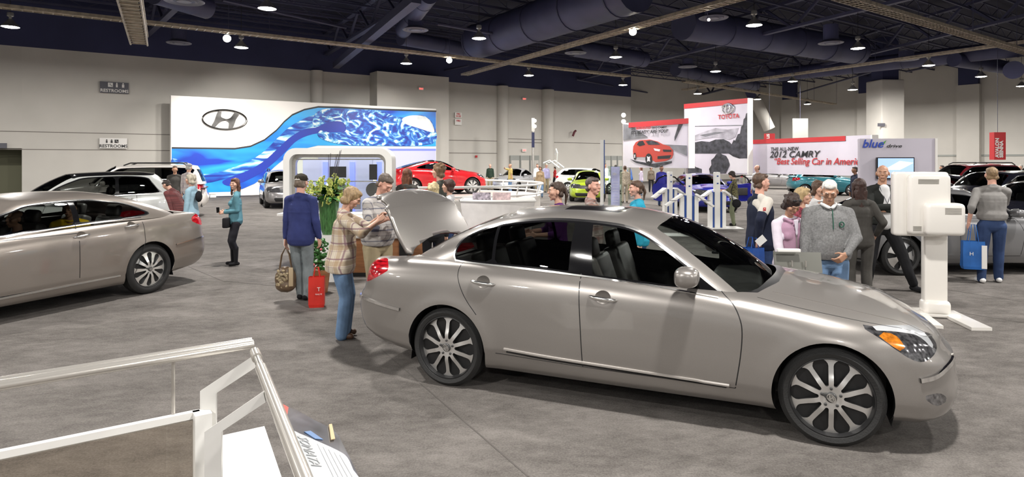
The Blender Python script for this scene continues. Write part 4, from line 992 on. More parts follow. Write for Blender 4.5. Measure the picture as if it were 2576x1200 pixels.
    # eyes, brows, mouth
    if q < 2:
        for s in (1, -1):
            if nod > .3:
                b = bmesh.new(); tube(b, [Hd(s * (.030 + t * .012), .0845 - .003 * t * t - .001, .0075 + .002 * t * t) for t in (-1, -.4, .4, 1)], .0016 * u, 5); mesh_obj('eyelash', b, mat('eye_dark', (.03, .02, .015), .2), root)
            else:
                b = bmesh.new(); ellip(b, Hd(s * .030, .0785, .012), (.0118 * u, .008 * u, .0062 * u), HM, 2); mesh_obj('eye', b, mat('eye_white', (.6, .56, .52), .3), root)
                b = bmesh.new(); ellip(b, Hd(s * .030, .0850, .012), (.0052 * u, .003 * u, .0050 * u), HM, 1); mesh_obj('iris', b, mat('eye_dark', (.03, .02, .015), .2), root)
            b = bmesh.new(); tube(b, [Hd(s * .016, .0935, .036), Hd(s * .030, .090, .0395), Hd(s * .045, .080, .036)], .0030 * u, 6); mesh_obj('eyebrow', b, hairc or hairm('brown', (.09, .05, .03)), root)
        b = bmesh.new(); capsule(b, Hd(-.019, .0915, -.048), Hd(.019, .0915, -.048), .0042 * u, n=6); mesh_obj('mouth', b, mat('lips' + ('_f' if fem else ''), (.42, .14, .12) if fem else (.38, .17, .13), .45), root)
    if glasses:
        b = bmesh.new()
        for s in (1, -1):
            pts = [Hd(s * (.032 + .023 * math.cos(k * PI / 6)), .097, .012 + .016 * math.sin(k * PI / 6)) for k in range(13)]; tube(b, pts, .0012 * u, 5, False); tube(b, [Hd(s * .055, .097, .018), Hd(s * .076, .085, .02), Hd(s * .079, -.01, .018)], .0012 * u, 5)
        tube(b, [Hd(-.009, .097, .016), Hd(.009, .097, .016)], .0012 * u, 5); mesh_obj('glasses', b, M_BLACK, root)
    # hair
    hm = hairc or hairm('brown', (.09, .05, .03)); b = bmesh.new(); z0 = hair not in ('bald', 'none')
    if cap is not None: hair = 'balding'
    if hair in ('short', 'pony', 'balding'):
        ellip(b, Hd(0, -.026, .048 if hair != 'balding' else .01), (.079 * u, .094 * u, .086 * u), HM); ellip(b, Hd(0, .02, .088), (.062 * u, .062 * u, .035 * u), HM) if hair != 'balding' else ellip(b, Hd(0, -.05, .05), (.06 * u, .068 * u, .06 * u), HM)
        capsule(b, Hd(-.05, -.05, -.03), Hd(.05, -.05, -.03), .034 * u, n=n)
        if hair == 'pony': capsule(b, Hd(0, -.110, .02), Hd(0, -.128, -.04), .022 * u, .024 * u, n=n); capsule(b, Hd(0, -.128, -.04), Hd(0, -.112, -.15), .023 * u, .010 * u, n=n); ellip(b, Hd(0, -.1, .045), (.03 * u, .03 * u, .03 * u), HM)
    elif hair in ('bob', 'curly'):
        w = 1.05 if hair == 'curly' else 1.02
        ellip(b, Hd(0, -.022, .045), (.085 * u * w, .105 * u * w, .095 * u * w), HM); ellip(b, Hd(0, .03, .092), (.062 * u, .06 * u, .034 * u * w), HM)
        for s in (1, -1): capsule(b, Hd(s * .072, -.005, .05), Hd(s * .072, -.012, -.05), .026 * u * w, .022 * u * w, n=n)
        capsule(b, Hd(-.045, -.06, -.055), Hd(.045, -.06, -.055), .045 * u * w, n=n)
        if hair == 'curly':
            for k in range(26): a, e = random.random() * 6.28, random.random() * 1.7 - .3; ellip(b, Hd(.085 * math.cos(a) * math.cos(e), -.028 + .10 * math.sin(a) * math.cos(e), .05 + .09 * math.sin(e)) if math.sin(a) < .35 or e > .6 else Hd(0, -.05, .06), (.026 * u,) * 3, None, 1)
    elif hair == 'long':
        ellip(b, Hd(0, -.022, .045), (.085 * u, .102 * u, .092 * u), HM); ellip(b, Hd(0, .03, .092), (.06 * u, .058 * u, .032 * u), HM)
        for s in (1, -1): capsule(b, Hd(s * .070, .0, .05), Hd(s * .082, -.02, -.20), .026 * u, .020 * u, n=n)
        capsule(b, Hd(0, -.07, .0), Hd(0, -.075, -.30), .075 * u, .05 * u, HR @ X, .55, n); capsule(b, Hd(0, -.07, -.05), Hd(0, -.075, -.24), .092 * u, .07 * u, HR @ X, .4, n)
    if z0: blob(b, 'hair', max(vox, .008), hm, root, 2, .004 * u, 30)
    elif hair == 'bald': b.free()
    else: b.free()
    if cap is not None:
        HC = HM
        b = bmesh.new(); ellip(b, Hd(0, -.012, .062), (.087 * u, .104 * u, .074 * u), HM); capsule(b, Hd(0, .06, .062), Hd(0, .135, .046), .062 * u, .045 * u, HR @ X, .10, n); blob(b, 'cap', max(vox, .008), cap, root, 2)
    # upper garment
    tw = .148 if fem else .160; cw = .165 if fem else .18; nn = n + 4
    if upper:
        b = bmesh.new(); hz = hem
        capsule(b, U(0, .0, hz + .04), U(0, .005 + belly * .3, 1.08), (.188 + hemw) * u * bu, (tw - .002 + belly * .25) * u * bu, XS, .72, nn, .78 + belly)
        capsule(b, U(0, .005 + belly * .3, 1.04), U(0, .0, 1.27), (tw + belly * .25) * u * bu, cw * u * bu, XS, .76 + belly, nn, .66)
        capsule(b, U(0, -.01, 1.22), U(0, -.012, 1.335), cw * u * bu ** .7, (cw - .055) * u * bu ** .5, XS, .64, nn, .66)
        if fem: 
            for s in (1, -1): ellip(b, U(s * .072, .085, 1.235), (.068 * u * bu, .055 * u * bu, .062 * u * bu))
        capsule(b, U(-.05, -.032, 1.395), U(.05, -.032, 1.395), .058 * u, n=n); capsule(b, U(-.03, -.05, 1.43), U(.03, -.05, 1.43), .044 * u, n=n)
        for s in (1, -1):
            capsule(b, U(s * .030, -.02, 1.435), sh[s] + Vector((0, 0, -.008 * u)), .046 * u, .054 * u * bu ** .5, n=n)
            if sleeve == 'short': capsule(b, sh[s], sh[s].lerp(el[s], .62), .066 * u, .060 * u, n=n)
            elif sleeve == 'none': pass
            else:
                e3 = wr[s] if sleeve == 'long' else el[s].lerp(wr[s], .35); capsule(b, sh[s] + Vector((0, 0, -.012 * u)), el[s], .060 * u * bu ** .5, .050 * u * bu ** .5, n=n); capsule(b, el[s], el[s].lerp(e3, .94), .053 * u * bu ** .5, .038 * u, n=n)
        if collar:
            pts = [U(.062 * math.cos(k * 2 * PI / 12), -.012 + .06 * math.sin(k * 2 * PI / 12), 1.455 - .018 * math.sin(k * 2 * PI / 12)) for k in range(12)]
            for k in range(12): capsule(b, pts[k], pts[(k + 1) % 12], .014 * u, n=8)
        if not collar: capsule(b, U(0, -.02, 1.40), U(0, -.015, 1.445), .078 * u, .064 * u, XS, .9, n)
        cut(blob(b, 'shirt', max(vox, (.009, .013, .018)[q]), top, root, 3, (.007, .006, .003)[q] * u, 9), U(0, 0, hz - .035), RT @ Vector((0, 0, 1)), .14 * u + .2 * u)
        if open_ is not None:     # inner shirt seen in an open jacket
            b = bmesh.new(); capsule(b, U(0, .055, 1.0), U(0, .055, 1.40), .055 * u * bu, .035 * u, XS, 1.25, n); blob(b, 'inner_shirt', max(vox, .010), open_, root, 2)
    # trousers and shoes
    if lower:
        ft = {1: Vector((rf[0], rf[1], .09 / u)) * u, -1: Vector((lf[0], lf[1], .09 / u)) * u}; b = bmesh.new()
        capsule(b, hip + Vector((0, 0, .05)) * u, hip + Vector((0, -.008, -.05)) * u, .140 * u * bu, (.152 if fem else .146) * u * bu, X, .72, nn)
        kn = {}
        for s in (1, -1):
            hj = hip + Vector((s * hw, 0, -.05 * u)); kn[s], an = ik(hj, ft[s], .3925 * u, .3925 * u, (s * .1, 1, 0))
            lw = 1 if boots else 1.12; capsule(b, hj + Vector((0, 0, -.02)), kn[s], .087 * u * bu, .064 * lw * u * bu ** .5, n=n); capsule(b, kn[s], an + Vector((0, 0, -.03 if not boots else .22)), .064 * lw * u * bu ** .5, (.052 * lw + flare) * u, n=n)
        blob(b, 'trousers', max(vox, (.010, .014, .018)[q]), low, root, 3, (.006, .006, .003)[q] * u, 8)
        for s in (1, -1):
            b = bmesh.new(); a = ft[s]; fd_ = Vector((s * .18 + toe, 1, 0)).normalized(); k = u * (.9 if fem else 1)
            capsule(b, Vector((a.x, a.y, .045)) - fd_ * .045 * k, Vector((a.x, a.y, .040)) + fd_ * .115 * k, .040 * k, .040 * k, Vector((fd_.y, -fd_.x, 0)), .95, n); capsule(b, Vector((a.x, a.y, .05)), Vector((a.x, a.y, .095 if not boots else .33)), .040 * k, .038 * k if not boots else .058 * k, n=n)
            for v in b.verts: v.co.z = max(v.co.z, .004)
            blob(b, 'shoe' if not boots else 'boot', max(vox, .009), shoe or M_BLACK, root, 2)
    root['_x'] = 0; del root['_x']
    if extra: extra(root, dict(U=U, Hd=Hd, sh=sh, el=el, wr=wr, u=u, hip=hip, XS=XS, RT=RT, HR=HR))
    return root
JEAN = cloth('jeans', (.16, .26, .42), .25, 6); JEAND = cloth('dark_jeans', (.035, .06, .14), .2, 6); JEANG = cloth('grey_jeans', (.21, .24, .25), .25, 6)
BLACKC = cloth('black', (.014, .014, .016)); KHAKI = cloth('khaki', (.36, .30, .19)); GREYC = cloth('heather_grey', (.20, .20, .20), .25, 60); CHAR = cloth('charcoal', (.07, .066, .06), .2)
H_BR = hairm('brown', (.09, .05, .03)); H_DK = hairm('dark', (.022, .013, .009)); H_BL = hairm('blonde', (.42, .30, .15)); H_GR = hairm('grey', (.50, .48, .44)); H_RD = hairm('auburn', (.13, .045, .02)); H_SB = hairm('sandy', (.26, .17, .09))
BROWNS = mat('brown_leather', (.09, .045, .025), .5); WHITES = mat('white_shoe', (.75, .74, .72), .6)
def at(u, v, back=0):                      # standing place from the pixel of the feet
    p = gp(u, v); return (p.x, p.y, 0)
def ats(u, d): return ((u - CX) / FP * d, d, 0)
def FA(deg): return R(deg)                 # 0 faces right of the picture, 90 away from the eye, 180 left, 270 towards the eye
# -- near people round the car
person(at(593, 668), FA(205), 1.62, 'woman with long brown hair in teal sweater and black boots', top=cloth('teal', (.10, .24, .29)), low=cloth('leggings', (.022, .022, .028)), shoe=BLACKC, boots=True, hair='long', hairc=hairm('chestnut', (.11, .045, .025)), sex='f', build=1.02, hem=.86,
       yaw=.9, rh=(.07, .20, 1.08), lh=(-.06, .20, 1.07), rf=(.08, .05), lf=(-.09, 0), q=0)
def cap_badge(root, k):
    b = bmesh.new(); capsule(b, k['Hd'](-.03, -.112, .05), k['Hd'](.03, -.112, .05), .008, n=6); mesh_obj('cap_strap', b, H_GR, root)
person(at(757, 757), FA(78), 1.76, 'man seen from behind in navy pullover, dark cap and grey jeans', top=cloth('navy', (.035, .045, .15), .2, 5), low=JEANG, shoe=BLACKC, hair='short', hairc=hairm('greybrown', (.2, .15, .11)), cap=cloth('cap_black', (.035, .03, .022)), sk='pink', build=1.06, hem=.80,
       lh=(-.23, .0, .80), rh=(.24, .05, .86), rf=(.06, .06), lf=(-.06, .10), extra=cap_badge, q=0)
def plaid_w(root, k): pass
person(at(858, 850), FA(8), 1.66, 'blonde woman in cream plaid shirt and flared jeans, touching the boot lid', top=plaid('cream', (.62, .55, .44), (.20, .09, .13), (.36, .24, .13), 1.25), low=JEAN, shoe=BROWNS, hair='bob', hairc=hairm('ashblonde', (.34, .23, .12)), sex='f', build=1.18, hem=.80, lean=.10, nod=.45, glasses=True,
       rh=(.10, .42, 1.34), lh=(-.06, .44, 1.38), sleeve='three', flare=.02, rf=(.08, .02), lf=(-.08, .03), rpalm=((0, 0, -1),), lpalm=((0, 0, -1),), belly=.02, q=0, hemw=.02)
person(ats(950, 7.75), FA(-35), 1.80, 'man in grey plaid shirt and khaki trousers looking down beside the open boot lid', top=plaid('slate', (.38, .36, .34), (.03, .04, .10), (.62, .60, .58), 1.0), low=KHAKI, shoe=BROWNS, hair='short', hairc=hairm('darkgrey', (.12, .09, .07)), sk='pink', build=1.22, hem=.92, lean=.10, nod=.55, belly=.06,
       rh=(.16, .36, 1.22), lh=(-.22, .30, 1.18), sleeve='three', q=0)
person(ats(1403, 7.5), FA(190), 1.69, 'young woman with dark ponytail in purple shirt standing behind the silver car', top=cloth('purple', (.10, .025, .15)), low=JEAND, hair='pony', hairc=hairm('darkbrown', (.05, .028, .018)), sex='f', collar=False, yaw=-.1, rh=(.12, .32, 1.12), lh=(-.12, .30, 1.1), sleeve='three', q=0)
person(ats(1489, 8.1), FA(-15), 1.73, 'man in brown and white plaid shirt behind the car roof, turned towards the banner', top=plaid('brown', (.35, .30, .27), (.06, .015, .015), (.16, .05, .04), .9), low=JEAN, hair='short', hairc=hairm('peppered', (.08, .06, .05)), sk='pink', build=1.1, yaw=-.5, q=0)
person(ats(1603, 8.6), FA(185), 1.67, 'woman in turquoise shirt with tied back brown hair behind the car roof', top=cloth('turquoise', (.03, .34, .50)), low=JEAND, hair='pony', hairc=H_BR, sex='f', build=1.25, collar=False, yaw=.0, sk='pink', q=0)
def logo_o(root, k):
    u = k['u']; b = bmesh.new(); pts = [k['U'](-.085 + .022 * math.cos(a), .165, 1.27 + .027 * math.sin(a)) for a in [i * PI / 8 for i in range(17)]]; tube(b, pts, .006, 6, False); mesh_obj('chest_emblem', b, mat('green_thread', (.01, .08, .05), .7), root)
    b = bmesh.new(); tube(b, [k['U'](0, .145, 1.42), k['U'](0, .172, 1.30), k['U'](0, .178, 1.22)], .005, 6); mesh_obj('zip', b, mat('green_thread', (.01, .08, .05), .7), root)
    b = bmesh.new(); 
    for s in (1, -1): capsule(b, k['U'](s * .02, .09, 1.44), k['U'](s * .07, .02, 1.475), .02, n=8)
    blob(b, 'shirt_collar', .008, cloth('white', (.72, .72, .72)), root)
person(ats(2083, 6.75), FA(-100), 1.74, 'white haired man in grey fleece pullover with a green O emblem', top=GREYC, low=JEAN, hair='short', hairc=hairm('white', (.68, .66, .62)), sk='tan', build=1.30, hem=.93, nod=.45, glasses=True, belly=.03, yaw=-.25,
       lh=(-.10, .25, .97), rh=(.26, .10, .86), lpalm=((0, -1, 0), (.75, .2, -.6), (.5, .3, .6)), lpole=(-1, -.2, -.4), extra=logo_o, q=0, curl=.8)
def vest(root, k):
    b = bmesh.new(); U = k['U']; u = k['u']
    capsule(b, U(0, .0, .90), U(0, .005, 1.08), .170 * u, .160 * u, k['XS'], .76, 16); capsule(b, U(0, .005, 1.05), U(0, 0, 1.28), .165 * u, .178 * u, k['XS'], .80, 16); capsule(b, U(0, -.01, 1.25), U(0, -.012, 1.37), .178 * u, .13 * u, k['XS'], .68, 16)
    for s in (1, -1): ellip(b, U(s * .072, .09, 1.235), (.072 * u, .058 * u, .066 * u)); capsule(b, U(s * .03, .1, 1.40), U(s * .09, .05, 1.44), .02 * u, n=8)
    blob(b, 'vest', .009, cloth('mauve', (.40, .24, .33)), root, 3, .004, 9)
    b = bmesh.new(); capsule(b, U(0, .145, 1.43), U(0, .165, 1.22), .035 * u, .008 * u, k['XS'], .25, 10); blob(b, 'blouse_front', .006, cloth('lilac_white', (.66, .60, .68)), root, 1)
    b = bmesh.new(); tube(b, [U(0, .150, 1.26), U(0, .162, 1.1), U(0, .150, .90)], .004, 5); mesh_obj('zip', b, M_STEEL, root)
    b = bmesh.new(); 
    for s in (1, -1): ellip(b, k['Hd'](s * .03, .06, .115), (.026, .016, .012))
    mesh_obj('sunglasses', b, M_BLACK, root)
person(ats(1985, 6.9), FA(-82), 1.58, 'dark haired woman in mauve vest over white blouse, sunglasses on her head', top=cloth('lilac_white', (.66, .60, .68)), low=cloth('grey_trouser', (.1, .1, .1)), hair='curly', hairc=hairm('espresso', (.03, .016, .012)), sex='f', sk='tan', build=1.08, nod=.6, hem=.86,
       rh=(.22, .22, .88), lh=(-.22, .22, .86), extra=vest, q=0)
def letter_jacket(root, k):
    U = k['U']; u = k['u']; b = bmesh.new(); capsule(b, U(.04, -.02, 1.435), k['sh'][1] + Vector((0, 0, -.004)), .052 * u, .064 * u, n=12); capsule(b, k['sh'][1], k['sh'][1].lerp(k['el'][1], .55), .0725 * u, .066 * u, n=12); capsule(b, U(.05, -.06, 1.36), U(.14, -.05, 1.31), .062 * u, .060 * u, n=12); blob(b, 'white_shoulder_panel', .009, cloth('offwhite', (.62, .58, .52)), root, 3)
    o = text_o('lettering', 'SI', .055, M_REDP, root, k['sh'][1].lerp(k['el'][1], .45) + Vector((.078, -.03, 0)), rot=(PI / 2, 0, PI / 2), bold=.002, align='CENTER')
person(ats(1912, 8.1), FA(5), 1.78, 'man in navy and white jacket with SI on the sleeve, carrying a blue bag', top=cloth('dark_navy', (.016, .02, .04)), low=JEAND, hair='short', hairc=H_BR, sk='pink', build=1.22, hem=.82, glasses=True, extra=letter_jacket, rh=(.25, -.14, .93), rpole=(.5, -.6, -.6), lh=(-.26, .12, .86), q=0)
person(ats(2018, 8.0), FA(-60), 1.60, 'blonde woman with glasses in maroon patterned blouse between the two men', top=mat('floral_maroon', (.22, .03, .05), .8, var=.9, vs=40), low=JEAND, hair='bob', hairc=H_BL, sex='f', glasses=True, yaw=.4, q=0)
person(ats(2058, 8.9), FA(-75), 1.66, 'person with brown hair partly hidden behind the white haired man', top=cloth('white', (.72, .72, .72)), low=JEAND, hair='bob', hairc=H_BR, sex='f', q=1)
person(at(2162, 765), FA(80), 1.70, 'woman with long dark brown hair in a grey trouser suit seen from behind', top=CHAR, low=CHAR, shoe=BLACKC, hair='long', hairc=hairm('mahogany', (.035, .014, .010)), sex='f', build=1.05, hem=.84, rh=(.24, .08, .95), lh=(-.16, .28, 1.12), q=0)
def lanyard(root, k):
    U = k['U']; b = bmesh.new(); tube(b, [U(-.07, .07, 1.44), U(-.02, .145, 1.25), U(0, .15, 1.20), U(.02, .145, 1.25), U(.07, .07, 1.44)], .005, 6); mesh_obj('lanyard', b, M_SIGNG, root)
    b = bmesh.new(); capsule(b, U(0, .062, 1.40), U(0, .086, .93), .070, .100, k['XS'], 1.0, 14); blob(b, 'white_shirt', .010, cloth('white', (.72, .72, .72)), root, 2, .004)
person(at(2219, 728), FA(-95), 1.88, 'bald man in black jacket and white shirt with crossed arms, legs astride', top=cloth('black_jacket', (.022, .024, .022)), low=BLACKC, shoe=BLACKC, hair='bald', sk='tan', build=1.12, hem=.95, yaw=-.45,
       rh=(-.02, .235, 1.17), lh=(.04, .20, 1.12), rpole=(.8, .2, -.9), lpole=(-.8, .2, -.9), rpalm=((0, -1, 0), (-1, .1, .25), (0, 0, 1)), lpalm=((0, -1, 0), (1, -.3, .1), (0, 0, 1)), rf=(.20, .0), lf=(-.38, .10), extra=lanyard, q=0)
person(at(2495, 712), FA(72), 1.84, 'man seen from behind in grey long sleeved shirt, blue jeans and white trainers', top=cloth('thermal_grey', (.25, .24, .23)), low=JEAND, shoe=WHITES, hair='short', hairc=H_SB, sk='pink', build=1.10, hem=.98,
       lh=(-.30, -.02, .90), rh=(.1, .38, 1.30), rf=(.12, .10), lf=(-.14, -.02), sleeve='three', q=0)
person(at(1846, 568), FA(160), 1.64, 'woman in olive floral top and green trousers standing at a white kiosk', top=mat('floral_olive', (.12, .11, .05), .8, var=.95, vs=28), low=cloth('sage', (.20, .22, .14)), shoe=BLACKC, hair='bob', hairc=H_DK, sex='f', nod=.5, build=1.1, sleeve='three', rh=(.10, .34, 1.12), lh=(-.10, .38, 1.10), q=1)
# -- left side
person(ats(481, 13.2), FA(185), 1.66, 'grey haired woman in light blue jacket left of the wave wall', top=cloth('light_blue', (.30, .45, .54)), low=cloth('beige', (.4, .36, .3)), hair='bob', hairc=hairm('silver', (.42, .38, .30)), sex='f', build=1.15, q=1, hem=.82)
person(ats(452, 14.2), FA(170), 1.60, 'person in striped burgundy shirt and jeans bending forward beside the white wagon', top=mat('burgundy_stripe', (.12, .03, .03), .8, var=.6, vs=10, stretch=(.2, .2, 6)), low=JEAND, hair='short', hairc=H_DK, lean=.5, nod=.2, build=1.1, q=1)
person(ats(475, 20), FA(80), 1.86, 'man in pale plaid shirt and grey cap seen from behind by the wave wall', top=plaid('pale', (.55, .50, .48), (.2, .15, .2), (.4, .35, .34), 1), low=JEAND, hair='short', hairc=H_GR, cap=cloth('cap_grey', (.3, .3, .3)), q=2)
person(ats(440, 21), FA(-70), 1.78, 'man in dark shirt standing at the tail of the white wagon', top=CHAR, low=JEAND, hair='short', hairc=H_BR, sk='tan', q=2)
# -- around the red car
person(ats(1024, 11.8), FA(75), 1.80, 'woman with long auburn hair in a grey jacket seen from behind, beside the red car', top=CHAR, low=CHAR, hair='long', hairc=H_RD, sex='f', q=1)
person(ats(1105, 11.2), FA(175), 1.88, 'man with curly brown hair in a dark grey shirt in front of the red car', top=cloth('slate_tee', (.06, .065, .055)), low=JEAND, hair='curly', hairc=hairm('lightbrown', (.16, .09, .045)), sk='pink', sleeve='short', q=1)
person(ats(1090, 9.6), FA(90), 1.60, 'blonde woman whose hair shows just above the open boot lid', top=BLACKC, low=BLACKC, hair='curly', hairc=hairm('pale_blonde', (.62, .50, .28)), sex='f', q=1)
person(ats(1130, 10.2), FA(180), 1.64, 'woman with short dark hair in a white top behind the open boot lid', top=cloth('white', (.72, .72, .72)), low=JEAND, hair='bob', hairc=hairm('darkred', (.05, .018, .012)), sex='f', q=1)
# -- far people
far = [
 (1233, 479, -100, 1.75, 'm', 'man in dark green sweater near the fire doors', cloth('forest', (.03, .05, .035)), KHAKI, 'balding', H_GR, 'pink', {}),
 (1284, 489, 200, 1.78, 'm', 'man in yellow shirt raising a camera in front of the silver hatchback', cloth('straw', (.60, .46, .16)), JEAN, 'bald', None, 'tan', dict(rh=(.05, .35, 1.5), sleeve='short')),
 (1352, 480, -80, 1.76, 'm', 'man in white shirt beside the light pole', cloth('white', (.72, .72, .72)), KHAKI, 'short', H_BR, 'pink', {}),
 (1359, 497, -95, 1.66, 'f', 'woman in tan jacket and blue jeans walking towards the turntable', cloth('tan_jacket', (.36, .26, .16)), JEAN, 'bob', H_BR, 'tan', {}),
 (1374, 484, -60, 1.78, 'm', 'man in lilac shirt and pale cap behind the woman in the tan jacket', cloth('lilac', (.42, .40, .62)), KHAKI, 'short', H_GR, 'pink', dict(cap=cloth('cap_cream', (.6, .55, .42)))),
 (1586, 492, 150, 1.80, 'm', 'man in blue shirt leaning forward under the red car banner', cloth('mid_blue', (.08, .17, .45)), KHAKI, 'short', H_BR, 'tan', dict(lean=.15)),
 (1613, 492, 160, 1.66, 'f', 'woman in pale top with a large black shoulder bag under the red car banner', cloth('pale_lilac', (.55, .48, .60)), JEAN, 'long', H_RD, 'fair', {}),
 (1638, 484, -90, 1.62, 'f', 'woman in brown top and black leggings near the banner corner', cloth('taupe', (.16, .13, .10)), BLACKC, 'bob', H_DK, 'tan', {}),
 (1664, 518, -80, 1.75, 'm', 'person in blue and black jacket and jeans with white trainers behind the first kiosk', cloth('royal', (.03, .03, .22)), JEAND, 'short', H_DK, 'brown', {}),
 (1572, 510, 100, 1.72, 'm', 'person in patterned tan shirt and trousers beside the clear banner stand', mat('camo_tan', (.40, .34, .26), .8, var=.5, vs=20), cloth('sand', (.42, .36, .28)), 'short', H_BR, 'tan', {}),
 (1522, 487, -90, 1.80, 'm', 'man in white shirt above the silver hatchback roof', cloth('white', (.72, .72, .72)), KHAKI, 'short', H_DK, 'tan', {}),
 (1549, 498, 90, 1.74, 'm', 'dark haired man seen through the clear banner stand', CHAR, JEAND, 'short', H_DK, 'brown', {}),
 (1726, 497, 200, 1.66, 'f', 'woman with auburn hair and glasses behind the blue car roof', BLACKC, BLACKC, 'long', H_RD, 'fair', {}),
 (1777, 495, 210, 1.78, 'm', 'dark haired smiling man behind the blue car roof', CHAR, BLACKC, 'short', H_DK, 'tan', {}),
 (1905, 538, 200, 1.80, 'm', 'man with short hair in white shirt standing by the edge of the wide banner', cloth('white', (.72, .72, .72)), JEAND, 'balding', H_BR, 'pink', {}),
 (2151, 545, 180, 1.74, 'm', 'dark haired man in navy shirt in front of the wide banner end', cloth('dark_navy', (.016, .02, .04)), BLACKC, 'short', H_DK, 'brown', {}),
 (1396, 470, 200, 1.5, 'f', 'small distant figure in red by the far wall', cloth('red', (.5, .04, .04)), BLACKC, 'bob', H_DK, 'fair', {}),
 (2370, 500, 150, 1.72, 'm', 'distant person in white shirt among the dark cars at the right', cloth('white', (.72, .72, .72)), JEAND, 'short', H_DK, 'tan', {}),
 (2478, 500, 200, 1.76, 'm', 'distant man in light blue shirt left of the red hanging banner', cloth('light_blue', (.30, .45, .54)), JEAND, 'short', H_BR, 'fair', {}),
 (2568, 500, 180, 1.74, 'm', 'distant man in pale blue shirt at the right edge of the hall', cloth('light_blue', (.30, .45, .54)), JEAND, 'short', H_GR, 'fair', {}),
 (2425, 498, 90, 1.70, 'm', 'distant man in pink shirt among the dark cars', cloth('pinkish', (.6, .35, .35)), JEAND, 'short', H_BR, 'fair', {}),
]
for (u_, v_, fa, H_, sx_, lab, tp, lw, hr, hc_, sk_, kw) in far:
    person(at(u_, v_), FA(fa), H_, lab, 'visitors in the far part of the hall', top=tp, low=lw, hair=hr, hairc=hc_, sex=sx_, sk=sk_, q=2, **kw)
